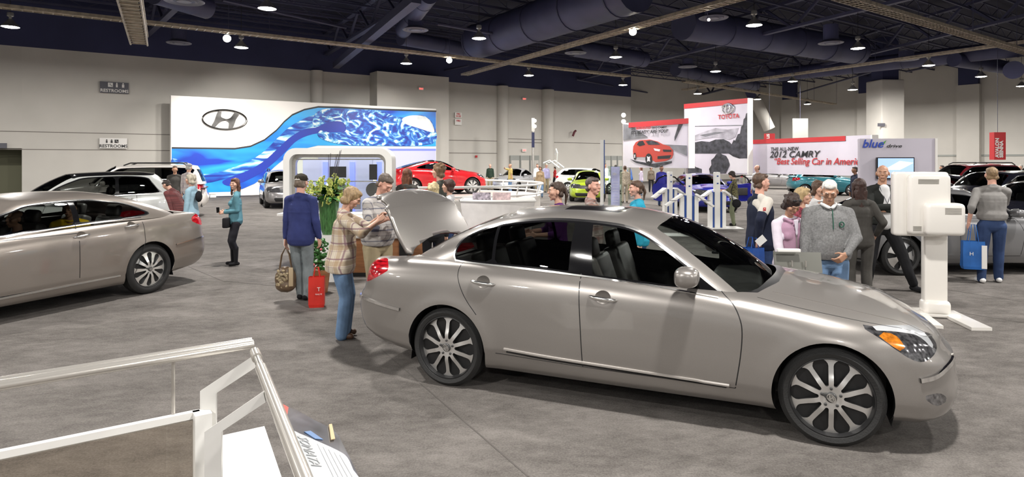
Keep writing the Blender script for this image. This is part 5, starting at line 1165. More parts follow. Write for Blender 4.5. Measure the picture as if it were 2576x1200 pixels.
# ================================================================= other cars
def mkP(pt, L=4.5, W=.89, H=1.45, wb=2.65, fo=.88, R_=.32, kind='sedan', hood=.92, belt=(.93, 1.0), cowl=None, roofx=None, mid=False, trim=M_CHROME, gl=G_DARK, roofpaint=None, spokes=8, rim=None, rails=False, **k):
    xf = wb / 2 + fo; xr = xf - L; hr, hf = -wb / 2, wb / 2; cw = cowl if cowl is not None else hf - .38; bf, br = belt
    if kind == 'sedan': bx = xr + .52; dz = br + .04; rx = roofx or (cw - .85, bx + .95)
    elif kind == 'coupe': bx = xr + .18; dz = br + .02; rx = roofx or (cw - .85, bx + 1.25)
    elif kind == 'hatch': bx = xr + .10; dz = br; rx = roofx or (cw - .85, bx + .42)
    else: bx = xr + .07; dz = br; rx = roofx or (cw - .75, bx + .28)
    rf, rr = rx; zr_ = H; zl = H - .10; yb = W - .10; yt = W - (.30 if kind != 'suv' else .24); arch = R_ + .045
    if kind == 'suv': wt = .12
    mx = (rf + rr) / 2; q = .5 * (rf - rr)
    P = dict(lin=1, mid=mid, paint=pt, W=W, hubs=(hr, hf), R=R_, rim=rim or R_ - .08, tw=.21, arch=arch, flare=.014, pan=.18, spokes=spokes, hole=(.07, (rim or R_ - .08) - .055), holew=(.010, .036),
        plan=[(xr, 0), (xr + .02, W * .42), (xr + .12, W * .76), (xr + .30, W * .92), (hr + .1, W * .99), (0, W), (hf - .1, W * .99), (hf + .32, W * .95), (xf - .26, W * .84), (xf - .10, W * .62), (xf - .02, W * .3), (xf, 0)],
        zb=[(xr, .36), (xr + .4, .28), (hr + .4, .20), (hf - .4, .20), (hf + .4, .22), (xf, .22)],
        zs=[(xr, br - .05), (xr + .4, br), (mx, (bf + br) / 2 + .01), (cw - .3, bf), (hf, hood - .10), (xf - .3, hood - .18), (xf, hood - .26)],
        zc=[(xr + .15, br - .05), (bx, dz), (mx, dz), (cw, hood + .08), (hf, hood + .02), (xf - .35, hood - .08), (xf - .17, hood - .26)],
        side=HSIDE, rear=[(0, .14), (.1, .05), (.3, 0), (.5, .01), (.6, .05), (.9, .09), (1, .14)], front=[(0, .10), (.1, .03), (.3, 0), (.5, .012), (.7, .04), (.85, .08), (1, .17)],
        base=[(bx, 0, dz - .03), (bx + .03, yb * .55, dz - .03), (bx + .12, yb * .86, br - .03), (bx + .5, yb, br - .03), (mx, yb + .01, br - .04), (cw - .55, yb, bf - .03), (cw - .18, yb * .92, bf - .03), (cw - .03, yb * .5, hood), (cw + .02, 0, hood + .04)],
        roof=[(rr, 0, zr_ - .04), (rr + .02, yt * .5, zr_ - .045), (rr + .09, yt * .86, zr_ - .07), (rr + .3, yt, zl + .02), (mx, yt + .01, zl + .03), (rf - .25, yt, zl + .01), (rf - .08, yt * .93, zl - .03), (rf + .02, yt * .5, zr_ - .06), (rf + .05, 0, zr_ - .05)],
        bulge=[(0, .03), (2, .04), (3, .05), (4, .05), (5, .035), (6, .015), (7, .04), (8, .05)],
        zr=[(rr, zr_ - .04), (rr + .35, zr_), (mx, zr_ + .005), (rf - .2, zr_ - .02), (rf + .05, zr_ - .05)],
        ws_x=mx, rw_x=mx, gl=gl, trim=trim, seats=True, seat_x=(rf - .45, rr + .5) if kind != 'coupe' else (rf - .5,), belt_in=bf - .05, hroof=H, mirror=(cw - .52, bf + .10, 1.0), seatm=M_SEAT,
        handles=[(mx - .05, (bf + br) / 2 - .10), (max(hr + .28, mx - 1.0), br - .10)] if kind not in ('coupe',) else [(mx - .25, br - .12)])
    P['ws'] = [(rf, 0), (rf - .03, yt * .5), (rf - .07, yt * .83), (cw - .24, yb * .84), (cw - .08, yb * .5), (cw - .02, 0), (cw - .08, -yb * .5), (cw - .24, -yb * .84), (rf - .07, -yt * .83), (rf - .03, -yt * .5)]
    if kind in ('sedan', 'coupe'): P['rw'] = [(rr - .05, 0), (rr - .03, yt * .6), (rr - .10, yt * .78), (bx + .22, yb * .70), (bx + .10, 0), (bx + .22, -yb * .70), (rr - .10, -yt * .78), (rr - .03, -yt * .6)]
    else: P['rearm0'] = 1
    zt = zl - .015; e = .35 if kind in ('sedan', 'coupe') else (.55 if kind == 'hatch' else .45)
    x0 = bx + (.72 if kind == 'sedan' else .75 if kind == 'coupe' else .42 if kind == 'hatch' else .32); xr0 = rr + (.25 if kind != 'suv' else .12)
    P['dlo'] = [dict(poly=[(x0, br + .03), (x0 + .02, br + .10), ((x0 + xr0) / 2 + .02, (br + zt) / 2 + .07), (xr0, zt - .03), (mx - .2, zt + .01), (rf - .35, zt - .015), (rf - .08, zt - .09), ((rf + cw - .30) / 2, (zt + bf) / 2 - .01), (cw - .36, bf + .05), (cw - .40, bf + .035), (mx, (bf + br) / 2 + .04)],
        panes=[dict(poly=[(-4, 0), (mx - .07, 0), (mx - .07, 3), (-4, 3)], g=gl), dict(poly=[(mx + .03, 0), (cw - .55, 0), (cw - .55, 3), (mx - .03, 3)], g=G_TINT if gl is not G_DARK else G_TINT)], trim=trim is not None, tw=.014)]
    dtop = br + .05; dd = mx; P['doors'] = [dict(poly=[(dd - .01, .33), (dd - .01, dtop), (max(hr + .10, dd - 1.02), dtop), (max(hr + .10, dd - 1.02), .78), (dd - .80, .33)]), dict(poly=[(dd, .33), (cw - .42, .33), (cw - .34, .7), (cw - .45, bf + .03), (dd, dtop)])] if kind != 'coupe' else [dict(poly=[(dd - .35, .33), (cw - .42, .33), (cw - .34, .7), (cw - .45, bf + .03), (dd - .40, dtop)])]
    P['ribbons'] = []
    for d_ in P['doors']:
        pp = d_['poly']; P['ribbons'].append(('shut_line', [(x, min(z, (br if x < mx else bf) + .0)) for x, z in pp], .010, M_BLACK, .001))
    hz = hood - .17
    P['marks'] = [('headlight', M_LENS, [(hf + .18, hz + .02), (hf + .34, hz + .06), (xf - .24, hz + .03), (xf - .09, hz - .09), (xf - .10, hz - .16), (xf - .3, hz - .14)], (.30, hf, 5)),
                  ('taillight', M_RED, [(xr - .1, br - .05), (xr + .30, br - .03), (xr + .45, br - .12), (xr + .2, br - .22), (xr - .1, br - .25)], (W * .42, -5, hr - .2)),
                  ('sill_panel', k.get('sill', pt), [(hr + .45, .21), (hr + .42, .30), (hf - .42, .30), (hf - .45, .21)], (.5, hr, hf))]
    P['frontm'] = [('grille', MT.get('grille_chrome'), [(-.40, hz - .02), (.40, hz - .02), (.32, hz - .17), (-.32, hz - .17)]), ('lower_grille', M_BLACK, [(-.55, .44), (.55, .44), (.48, .29), (-.48, .29)])]
    zr2 = H - .16
    if kind in ('hatch', 'suv'): P['rearm'] = [('rear_window', gl, [(-yb * .78, br + .06), (yb * .78, br + .06), (yt * .80, zr2), (-yt * .80, zr2)])]
    if roofpaint: P['roofpaint'] = roofpaint
    P.update(k.get('up', {})); P['_rails'] = rails; P['_d'] = (rf, rr, yt, H, cw, mx, xr, xf, br, bf); return P
def gapless_car(name, u, d, head, P, label, group=None, z=0):
    rz = math.atan2(head[1], head[0]); o = car(name, ((u - CX) / FP * d, d, z), rz, P, label, group)
    if P['_rails']:
        rf, rr, yt, H = P['_d'][:4]
        for s in (1, -1): tubeo('roof_rail', [(rr + .25, s * yt * .92, H - .05), (rr + .4, s * yt * .92, H + .05), (rf - .5, s * yt * .92, H + .05), (rf - .3, s * yt * .92, H - .03)], .022, M_BLACK, o, 8)
    if P['mid']:
        for d_ in (P['hubs'][1] + .5,):
            pass
    return o
BRONZE = paint('bronze_silver', (.30, .265, .235), .5, .33); WHITEP = paint('pearl_white', (.66, .68, .66), .1, .3); WHITE2 = paint('warm_white', (.72, .68, .64), .05, .3); REDP = paint('bright_red', (.62, .012, .018), .15, .25)
SILV2 = paint('pale_silver', (.50, .50, .52), .5, .3); GREENP = paint('lime_green', (.36, .48, .02), .15, .3); BLUEP = paint('ultra_blue', (.012, .018, .30), .25, .25); TEALP = paint('teal', (.02, .16, .20), .3, .3); GREYP = paint('steel_grey', (.20, .20, .205), .55, .32)
DARKP = paint('midnight', (.012, .013, .022), .3, .2); MAROON = paint('maroon', (.14, .01, .015), .3, .25); SILV3 = paint('graphite_silver', (.26, .25, .25), .5, .3)
EQ = mkP(BRONZE, L=5.16, W=.95, H=1.50, wb=3.045, fo=.92, R_=.355, kind='sedan', hood=.98, belt=(.98, 1.11), mid=True, rim=.262, spokes=10, gl=G_CLEAR)
EQ.update(hi=True, rim_mat=mat('bright_alloy', (.85, .84, .80), .22, .6), rim_side=M_CHROME, hole=(.08, .205), holew=(.012, .038), phase=.3, recess=BRONZE, seat_x=(.15, -.95))
EQ['ribbons'] += [('sill_chrome', [(-1.05, .34), (1.05, .30)], .028, M_CHROME, .012), ('bumper_trim', [(-1.95, .66), (-2.2, .69), (-2.5, .72)], .022, M_CHROME, .01)]
equus = gapless_car('bronze_sedan', 0, 7.97, (-.38, -.925), EQ, 'large bronze silver sedan with chrome wheels cut by the left edge of the photo'); equus.location = (-6.67, 8.165, 0)
TU = mkP(WHITEP, L=4.4, W=.90, H=1.66, wb=2.64, R_=.345, kind='hatch', hood=1.04, belt=(1.03, 1.14), roofpaint=M_GLOSSB, mid=True); o = gapless_car('white_crossover', 0, 14.9, (-.8, -.6), TU, 'pearl white crossover with a black glass roof parked behind the bronze sedan'); o.location = (-10.3, 14.9, 0)
SF = mkP(WHITE2, L=4.8, W=.96, H=1.80, wb=2.8, R_=.37, kind='suv', hood=1.12, belt=(1.10, 1.16), rails=True, mid=True); gapless_car('white_wagon', 318, 21.5, (-.93, -.37), SF, 'cream white sport utility wagon with dark roof rails by the beige wall')
ET = mkP(SILV3, L=4.5, W=.88, H=1.52, wb=2.70, R_=.32, kind='hatch', hood=.98, belt=(.97, 1.02), rails=True, mid=True); gapless_car('silver_wagon', 712, 27.6, (.42, -.9), ET, 'grey silver wagon with roof rails partly hidden by the white desk frame')
VE = mkP(REDP, L=4.22, W=.90, H=1.47, wb=2.65, R_=.35, kind='coupe', hood=.98, belt=(.97, 1.08), roofpaint=M_GLOSSB, trim=None, mid=True, rim_mat=M_WHITE, up=dict(rim_mat=mat('white_rim', (.75, .74, .72), .3)), spokes=7); gapless_car('red_coupe', 1098, 27.6, (.86, .42), VE, 'bright red coupe with a black roof on the round turntable', z=.5)
A1 = mkP(SILV2, L=4.37, W=.85, H=1.45, wb=2.57, R_=.31, kind='sedan', hood=.95, spokes=9); gapless_car('silver_hatchback', 1296, 41.5, (-.42, -.9), A1, 'pale silver car near the fire doors, behind the man in yellow')
A2 = mkP(GREENP, L=4.1, W=.85, H=1.45, wb=2.57, R_=.31, kind='hatch', hood=.97, mid=True, spokes=9); gapless_car('green_hatchback', 1480, 31.5, (-.16, -.98), A2, 'lime green hatchback facing the camera behind the people at the car roof')
A3 = mkP(WHITEP, L=4.5, W=.9, H=1.52, wb=2.64, R_=.32, kind='hatch', hood=1.0, belt=(1.0, 1.08), spokes=8); o = gapless_car('white_hatchback', 1492, 38, (.93, -.36), A3, 'white hatchback with raised tailgate behind the green hatchback')
bm = bmesh.new(); xr = A3['_d'][6]; tubeb = lambda pts, r_: tube(bm, pts, r_, 8)
for s in (1, -1): tubeb([(xr + .35, s * .5, 1.50), (xr - .25, s * .52, 1.95), (xr - .60, s * .58, 1.80)], .05)
tubeb([(xr - .60, -.58, 1.80), (xr - .66, 0, 1.84), (xr - .60, .58, 1.80)], .06); tubeb([(xr + .2, -.5, 1.6), (xr + .25, -.55, 2.4), (xr + .12, -.4, 2.65), (xr + .0, -.2, 2.3)], .035); mesh_obj('tailgate', bm, WHITEP, o)
VB = mkP(BLUEP, L=4.2, W=.90, H=1.42, wb=2.65, R_=.34, kind='hatch', hood=.97, belt=(.95, 1.03), mid=True, trim=None, spokes=7); o = gapless_car('blue_hatchback', 1768, 25.6, (-.03, -1), VB, 'deep blue car facing the camera with its doors wide open behind the kiosks')
def open_door(root, P, s, ang, m):
    bm = bmesh.new(); pts = smoothpoly([(0, .35), (-1.05, .33), (-1.20, .5), (-1.18, 1.0), (-.6, .99), (0, .95), (.03, .6)], 3); prism(bm, [(x, z) for x, z in pts], .09, Matrix.Rotation(PI / 2, 4, 'X'))
    d_ = mesh_obj('open_door', bm, m, root); d_.location = (P['_d'][4] - .45, s * (P['W'] - .03), 0); d_.rotation_euler = (0, 0, ang)
    bm = bmesh.new(); tube(bm, [(-1.15, -.04, .99), (-1.0, -.05, 1.22), (-.75, -.06, 1.34), (-.35, -.06, 1.28), (0, -.04, .95)], .028, 8); mesh_obj('window_frame', bm, M_GLOSSB, d_)
    bm = bmesh.new(); box(bm, (-.6, .005, .7), (.7, .05, .3), bev=.02); mesh_obj('door_card', bm, M_INT, d_)
open_door(o, VB, 1, -1.15, BLUEP); open_door(o, VB, -1, 1.15, BLUEP)
boxo('number_plate', (VB['_d'][7] + .01, 0, .56), (.02, .52, .13), mat('plate_grey', (.55, .55, .52), .5), o); text_o('lettering', 'VELOSTER', .07, M_SIGNG, o, (VB['_d'][7] + .03, -.22, .53), rot=(PI / 2, 0, PI / 2), depth=.003)
A4 = mkP(TEALP, L=4.0, W=.85, H=1.50, wb=2.50, R_=.31, kind='hatch', hood=1.0, belt=(.98, 1.04), spokes=8); gapless_car('teal_hatchback', 2068, 36, (1, -.06), A4, 'teal hatchback under the long lilac banner')
A5 = mkP(SILV3, L=4.4, W=.85, H=1.47, wb=2.6, R_=.31, kind='sedan', hood=.95); gapless_car('dark_saloon', 1945, 44, (.9, -.4), A5, 'dark grey saloon behind the short haired man at the banner edge')
SO = mkP(GREYP, L=4.82, W=.92, H=1.47, wb=2.80, fo=.95, R_=.335, kind='sedan', hood=.95, belt=(.95, 1.03), mid=True, rim=.25, spokes=5, gl=G_TINT); SO.update(seatm=mat('red_seat', (.35, .03, .03), .5), hole=(.08, .20), holew=(.02, .05), roofpaint=GREYP)
SO['topm'] = [('sunroof', M_GLOSSB, [(SO['_d'][1] + .25, .45), (SO['_d'][1] + .25, -.45), (SO['_d'][0] - .12, -.42), (SO['_d'][0] - .12, .42)])]
o = gapless_car('grey_sedan', 0, 11.6, (1, .02), SO, 'steel grey sedan with black glass roof behind the white monitor stand'); o.location = (7.9, 11.55, 0)
B1 = mkP(DARKP, L=4.9, W=.96, H=1.62, wb=2.85, R_=.36, kind='suv', hood=1.12, belt=(1.05, 1.10), mid=True); gapless_car('black_wagon', 2500, 19.3, (-.95, -.3), B1, 'black wagon with many ceiling lamp reflections right of the blue drive wall')
B2 = mkP(DARKP, L=4.8, W=.92, H=1.46, wb=2.8, R_=.33, kind='sedan', hood=.95); gapless_car('black_sedan', 2600, 15, (-.9, -.45), B2, 'black sedan cut by the right edge behind the man in grey')
B3 = mkP(MAROON, L=4.8, W=.95, H=1.80, wb=2.8, R_=.37, kind='suv', hood=1.15, belt=(1.1, 1.16), rails=True); gapless_car('maroon_wagon', 2415, 27, (-1, -.1), B3, 'maroon sport utility wagon farther back at the right')
B4 = mkP(WHITE2, L=4.8, W=.95, H=1.80, wb=2.8, R_=.37, kind='suv', hood=1.15, belt=(1.1, 1.16), rails=True); gapless_car('white_van', 2620, 32, (-1, -.1), B4, 'white wagon farther back at the right edge')
B5 = mkP(DARKP, L=4.5, W=.9, H=1.47, wb=2.7, R_=.33, kind='sedan', hood=.95); gapless_car('black_saloon', 2400, 22.5, (.95, -.3), B5, 'black saloon beside the blue drive wall behind the monitor stand')
# people seated in the bronze sedan
person((-6.10, 8.80, -.30), math.atan2(-.925, -.38) + .9, 1.74, 'dark haired man in yellow shirt seated in the back of the bronze sedan', top=cloth('yellow', (.70, .46, .02)), hair='short', hairc=H_DK, sk='tan', lower=False, q=1, hem=.98, lean=.25, yaw=-.3)
person((-6.27, 8.05, -.42), math.atan2(-.925, -.38), 1.74, 'man in dark shirt in the driver seat of the bronze sedan', top=cloth('dark_navy', (.016, .02, .04)), hair='balding', hairc=H_DK, sk='tan', lower=False, q=1, hem=.98)
# ================================================================= exhibit walls, banners, counters
def shape_mat(n, c, **k): return mat(n, c, .45, **k)
# ---- long wave wall
BW = Plane(430, 33.6, 1097, 42.3); BWT = BW.at(430, 240)[1]
r = empty('backdrop_panel', BW.w(0), BW.rz, 'long white exhibit wall with a blue water wave print and a chrome oval emblem', 'exhibit wall')
M_BW = mat('exhibit_white', (.90, .87, .83), .4)
boxo('wall_panel', (BW.L / 2, .25, BWT / 2), (BW.L, .5, BWT), M_BW, r)
def wave_mat():
    m = mat('wave_print', (.02, .2, .6), .35); nt = m.node_tree; b = nt.nodes['Principled BSDF']; L = nt.links.new
    tc = nt.nodes.new('ShaderNodeTexCoord'); mp = nt.nodes.new('ShaderNodeMapping'); L(tc.outputs['Object'], mp.inputs[0]); mp.inputs['Scale'].default_value = (.16, 1, .75); mp.inputs['Rotation'].default_value = (0, R(-12), 0)
    n = nt.nodes.new('ShaderNodeTexNoise'); n.inputs['Scale'].default_value = 1.0; n.inputs['Detail'].default_value = 2; n.inputs['Distortion'].default_value = 1.0; L(mp.outputs[0], n.inputs[0])
    r_ = nt.nodes.new('ShaderNodeValToRGB'); L(n.outputs[0], r_.inputs[0]); e = r_.color_ramp.elements
    e[0].position = .36; e[0].color = (.01, .05, .48, 1); e[1].position = .60; e[1].color = (.03, .42, .88, 1); x = e.new(.47); x.color = (.012, .24, .80, 1)
    L(r_.outputs[0], b.inputs['Base Color']); return m
def splash_mat(n_, sc, thr, stretch, rot, dist=2.5):
    m = mat(n_, (.02, .2, .6), .35); nt = m.node_tree; b = nt.nodes['Principled BSDF']; L = nt.links.new
    tc = nt.nodes.new('ShaderNodeTexCoord'); mp = nt.nodes.new('ShaderNodeMapping'); L(tc.outputs['Object'], mp.inputs[0]); mp.inputs['Scale'].default_value = stretch; mp.inputs['Rotation'].default_value = (0, R(rot), 0)
    n = nt.nodes.new('ShaderNodeTexNoise'); n.inputs['Scale'].default_value = sc; n.inputs['Detail'].default_value = 3; n.inputs['Distortion'].default_value = dist; L(mp.outputs[0], n.inputs[0])
    r_ = nt.nodes.new('ShaderNodeValToRGB'); L(n.outputs[0], r_.inputs[0]); e = r_.color_ramp.elements
    e[0].position = thr - .12; e[0].color = (.015, .035, .33, 1); e[1].position = thr + .13; e[1].color = (.85, .95, .97, 1); x = e.new(thr); x.color = (.02, .16, .62, 1); x = e.new(thr + .07); x.color = (.25, .62, .82, 1)
    L(r_.outputs[0], b.inputs['Base Color']); return m
MW = wave_mat(); MS1 = splash_mat('splash_print', 1.15, .50, (.7, 1, 1.1), 0, 3.2); MS2 = splash_mat('stream_print', 1.6, .50, (.35, 1, 1.9), 27, .8); MDB = mat('deep_blue_print', (.018, .045, .40), .35)
outline = [(432, 372), (500, 373), (590, 374), (630, 368), (665, 352), (695, 328), (715, 306), (735, 289), (765, 276), (800, 269), (850, 270), (950, 275), (1096, 280), (1096, 325), (1096, 368), (1000, 368), (900, 367), (800, 366), (770, 373), (740, 386), (712, 402), (690, 420), (665, 445), (640, 462), (610, 475), (570, 484), (520, 488), (432, 489), (432, 430)]
BW.poly('wave_artwork', outline, .03, MW, r, off=.0)
def art(px, th, m, off): BW.poly('wave_artwork', px, th, m, r, off=off, sm=4)
BW.poly('wave_edge', [(432, 370), (590, 372), (630, 366), (665, 350), (695, 326), (715, 304), (735, 287), (765, 274), (800, 267), (850, 268), (950, 273), (1097, 278), (1097, 282), (950, 277), (850, 272), (800, 271), (765, 278), (735, 291), (715, 308), (695, 330), (665, 354), (630, 370), (590, 376), (432, 374)], .015, M_INK, r, off=.028)
art([(560, 455), (620, 430), (670, 400), (712, 350), (745, 325), (790, 305), (850, 300), (875, 330), (800, 335), (750, 352), (715, 385), (670, 425), (625, 452), (580, 468)], .012, MDB, .03)
art([(445, 436), (520, 438), (575, 425), (625, 406), (665, 380), (700, 345), (730, 318), (770, 296), (800, 290), (800, 318), (765, 325), (730, 345), (700, 372), (665, 404), (625, 428), (575, 446), (520, 460), (445, 462)], .012, MS2, .042)
art([(432, 400), (455, 405), (480, 420), (470, 432), (440, 430), (432, 425)], .012, MS1, .042)
art([(790, 290), (820, 274), (900, 275), (960, 280), (990, 292), (1030, 296), (1060, 290), (1088, 312), (1086, 362), (930, 366), (850, 362), (802, 345), (806, 328), (835, 335), (868, 330), (862, 308), (830, 306), (790, 320)], .012, MS1, .055)
art([(1010, 300), (1030, 291), (1062, 292), (1080, 303), (1091, 326), (1086, 333), (1050, 322), (1020, 312)], .01, mat('foam_print', (.85, .93, .95), .35, var=.25, vs=1.6), .07)
M_BLUEL = mat('blue_lit_panel', (.55, .56, .85), .5); BW.poly('lower_panel', [(800, 374), (1096, 374), (1096, 470), (800, 480)], .01, M_BLUEL, r)
BW.poly('blue_strip', [(800, 374), (1096, 374), (1096, 379), (800, 379)], .02, mat('strip_blue', (.12, .14, .8), .5, emit=(.2, .25, 1), es=.5), r, off=.01)
# chrome emblem
cx_, cz_ = BW.at(565, 301); bm = bmesh.new(); a_, b_ = 1.12, .53; pts = [(cx_ + a_ * math.cos(t), -.09, cz_ + b_ * math.sin(t)) for t in [k * 2 * PI / 48 for k in range(49)]]; tube(bm, pts, .045, 8, False)
def hpoly(p): prism(bm, [(cx_ + x * .86, cz_ + z * .82) for x, z in p], .12, Matrix.Translation((0, 0, 0)) @ Matrix.Rotation(PI / 2, 4, 'X'))
hpoly(smoothpoly([(-.78, -.46), (-.62, -.12), (-.42, .50), (-.20, .54), (-.24, .22), (-.12, .10), (.12, .04), (.36, .16), (.60, .52), (.84, .42), (.66, .08), (.44, -.58), (.22, -.60), (.24, -.24), (.08, -.05), (-.16, -.08), (-.40, -.26), (-.60, -.50)], 3))
mesh_obj('emblem', bm, mat('emblem_chrome', (.16, .155, .15), .18, 1, var=.95, vs=2.2), r)
boxo('bench', BW.w(BW.l(600), 1.2, .22), (3.4, .35, .08), M_WHITE, rz=BW.rz); o = bpy.data.objects['bench']; tag(o, 'low white bench before the wave wall', 'bench')
for s in (-1, 1): boxo('leg', (s * 1.5, 0, -.13), (.28, .3, .18), M_WHITE, o)
# ---- banners of the neighbouring stand
M_PR = mat('banner_print', (.62, .58, .66), .5, var=.08, vs=.8); M_PG = mat('print_dark_grey', (.05, .05, .06), .5, var=.85, vs=4); M_PM = mat('print_mid_grey', (.18, .18, .20), .5, var=.4, vs=1.5); M_PL = mat('print_light', (.72, .69, .74), .5, var=.06, vs=1)
def banner(u1, d1, u2, d2, vt, vb, lab, th=.3):
    P = Plane(u1, d1, u2, d2); zt, zb = P.at(u1, vt)[1], P.at(u1, vb)[1]; r = empty('exhibit_banner', P.w(0), P.rz, lab, 'banner')
    boxo('panel', (P.L / 2, th / 2 + .01, (zt + zb) / 2), (P.L, th, zt - zb), M_PR, r); boxo('edge_panel', (P.L + .02, th / 2, (zt + zb) / 2), (.06, th + .04, zt - zb), M_BW, r)
    if zb > .2:
        for x in (.3, P.L - .3): boxo('post', (x, th / 2, zb / 2), (.1, .1, zb), M_STEEL, r)
    return P, r, zt, zb
P, r, zt, zb = banner(1567, 32, 1733, 28.2, 310, 421, 'wide banner with a red saloon picture and the words IT\'S READY ARE YOU')
P.lpoly('red_stripe', [(.45, zt - .24), (P.L, zt - .24), (P.L, zt), (.45, zt)], .02, M_REDP, r)
P.poly('printed_shape', [(1568, 312), (1583, 314), (1630, 345), (1568, 353)], .008, M_PM, r); P.poly('printed_shape', [(1710, 303), (1723, 301), (1702, 345), (1697, 355), (1697, 345)], .008, M_PG, r)
P.poly('printed_shape', [(1640, 362), (1728, 366), (1728, 392), (1697, 378)], .008, M_PM, r); P.poly('printed_shape', [(1600, 405), (1640, 412), (1690, 405), (1690, 410), (1650, 422), (1600, 410), (1585, 400)], .008, M_PG, r)
MRC = mat('print_car_red', (.50, .06, .04), .4)
P.poly('printed_car', [(1593, 380), (1594, 368), (1600, 358), (1610, 353), (1635, 351), (1655, 356), (1668, 363), (1685, 368), (1693, 378), (1694, 388), (1690, 398), (1675, 405), (1650, 408), (1640, 402), (1625, 395), (1600, 395), (1594, 390)], .012, MRC, r, off=.008)
P.poly('printed_car', [(1603, 364), (1608, 356), (1618, 354), (1624, 364), (1610, 368)], .006, M_INK, r, off=.02); P.poly('printed_car', [(1625, 355), (1640, 353), (1655, 358), (1662, 364), (1632, 364)], .006, M_PG, r, off=.02)
P.poly('printed_car', [(1645, 373), (1662, 376), (1660, 381), (1648, 379)], .006, M_PL, r, off=.02); P.poly('printed_car', [(1668, 376), (1690, 377), (1690, 382), (1670, 382)], .006, M_INK, r, off=.02); P.poly('printed_car', [(1655, 393), (1690, 390), (1685, 399), (1655, 400)], .006, M_INK, r, off=.02)
for (u, v, a, b) in ((1633, 400, 8.5, 14), (1598, 393, 3.5, 9)):
    P.poly('printed_wheel', [(u + a * math.cos(k * PI / 8), v + b * math.sin(k * PI / 8)) for k in range(16)], .006, M_INK, r, off=.026)
    P.poly('printed_wheel', [(u + a * .7 * math.cos(k * PI / 4) * (1 if k % 2 else .5), v + b * .7 * math.sin(k * PI / 4) * (1 if k % 2 else .5)) for k in range(8)], .006, M_PL, r, off=.032)
def words(P, r, s, u1, u2, v, m, shear=.0, bold=.004, nm='lettering', hpx=None):
    x0, z = P.at(u1, v); x1, _ = P.at(u2, v); me = text_mesh(s, 1, .02, shear, 0); w = max(v_.co.x for v_ in me.vertices); sz = (x1 - x0) / w
    me2 = text_mesh(s, sz, .006, shear, bold * sz * .5); me2.materials.append(m); o = bpy.data.objects.new(nm, me2); COL.objects.link(o); o.parent = r; o.location = (x0, -.03, z); o.rotation_euler = (PI / 2, 0, 0)
    if hpx: hh = max(v_.co.y for v_ in me2.vertices); z2 = P.at(u1, v - hpx)[1]; o.scale = (1, (z2 - z) / hh, 1)
    return o
words(P, r, 'THE', 1588, 1599, 327, M_INK, .2, .02, hpx=6); words(P, r, 'REINVENTED', 1601, 1638, 326, M_REDP, .2, .02, hpx=6); words(P, r, '2012 CAMRY.', 1641, 1679, 325, M_INK, .2, .02, hpx=6)
words(P, r, "IT'S READY. ARE YOU?", 1588, 1681, 338, M_INK, .2, .02, hpx=8.5)
P, r, zt, zb = banner(1721, 33, 1881, 29.8, 262, 436, 'tall banner with a grey mountain road print and red maker lettering')
P.lpoly('red_stripe', [(0, zt - .24), (P.L, zt - .24), (P.L, zt), (0, zt)], .02, M_REDP, r)
P.poly('printed_shape', [(1737, 386), (1737, 368), (1748, 358), (1765, 355), (1785, 357), (1800, 351), (1820, 350), (1835, 357), (1845, 368), (1842, 386)], .008, M_PG, r); P.poly('printed_shape', [(1832, 385), (1840, 365), (1846, 352), (1850, 354), (1856, 338), (1862, 336), (1865, 318), (1869, 316), (1871, 300), (1875, 296), (1877, 286), (1880, 284), (1880, 398), (1860, 399), (1845, 394)], .014, M_PG, r); P.poly('printed_shape', [(1737, 345), (1770, 332), (1800, 322), (1830, 326), (1858, 322), (1850, 345), (1835, 352), (1800, 346), (1765, 350), (1737, 356)], .004, mat('print_cloud', (.40, .38, .43), .5, var=.35, vs=2.2), r)
P.poly('printed_shape', [(1786, 436), (1784, 425), (1790, 415), (1789, 403), (1797, 396), (1802, 388), (1810, 384), (1818, 389), (1827, 392), (1833, 402), (1836, 415), (1826, 436)], .012, M_PG, r); P.poly('printed_shape', [(1815, 392), (1840, 388), (1880, 400), (1880, 436), (1838, 436), (1836, 410)], .008, M_PL, r)
P.poly('printed_shape', [(1737, 317), (1870, 314), (1870, 316), (1737, 319)], .006, M_PM, r); P.poly('printed_shape', [(1760, 340), (1800, 332), (1825, 333), (1800, 338), (1775, 344)], .006, M_PM, r); P.poly('printed_shape', [(1722, 318), (1737, 318), (1737, 436), (1722, 436)], .01, M_PM, r)
P.poly('printed_shape', [(1722, 436), (1722, 412), (1737, 405), (1750, 420), (1765, 425), (1765, 436)], .013, M_PG, r)
words(P, r, 'TOYOTA', 1807, 1860, 300, M_REDP, 0, .03, hpx=11)
x, z = P.at(1832, 273); bm = bmesh.new()
for (a, b, dz) in ((.34, .24, 0), (.12, .24, .0), (.25, .09, .11)): tube(bm, [(x + a * math.cos(t), -.05, z + dz + b * math.sin(t)) for t in [k * 2 * PI / 28 for k in range(29)]], .028, 6, False)
mesh_obj('emblem', bm, M_CHROME, r)
P, r, zt, zb = banner(1889, 30.5, 2192, 24.6, 352, 436, 'long lilac banner reading 2012 CAMRY Best Selling Car in America')
P.lpoly('red_stripe', [(0, zt - .2), (P.L * .82, zt - .2), (P.L * .82, zt), (0, zt)], .02, M_REDP, r)
words(P, r, 'THE ALL-NEW', 1940, 2010, 380, M_INK, 0, .015, hpx=9); words(P, r, '2012 CAMRY', 1937, 2065, 396, M_INK, .25, .02, hpx=15); words(P, r, '\u201cBest Selling Car in America', 1947, 2172, 413, M_REDP, .25, .015)
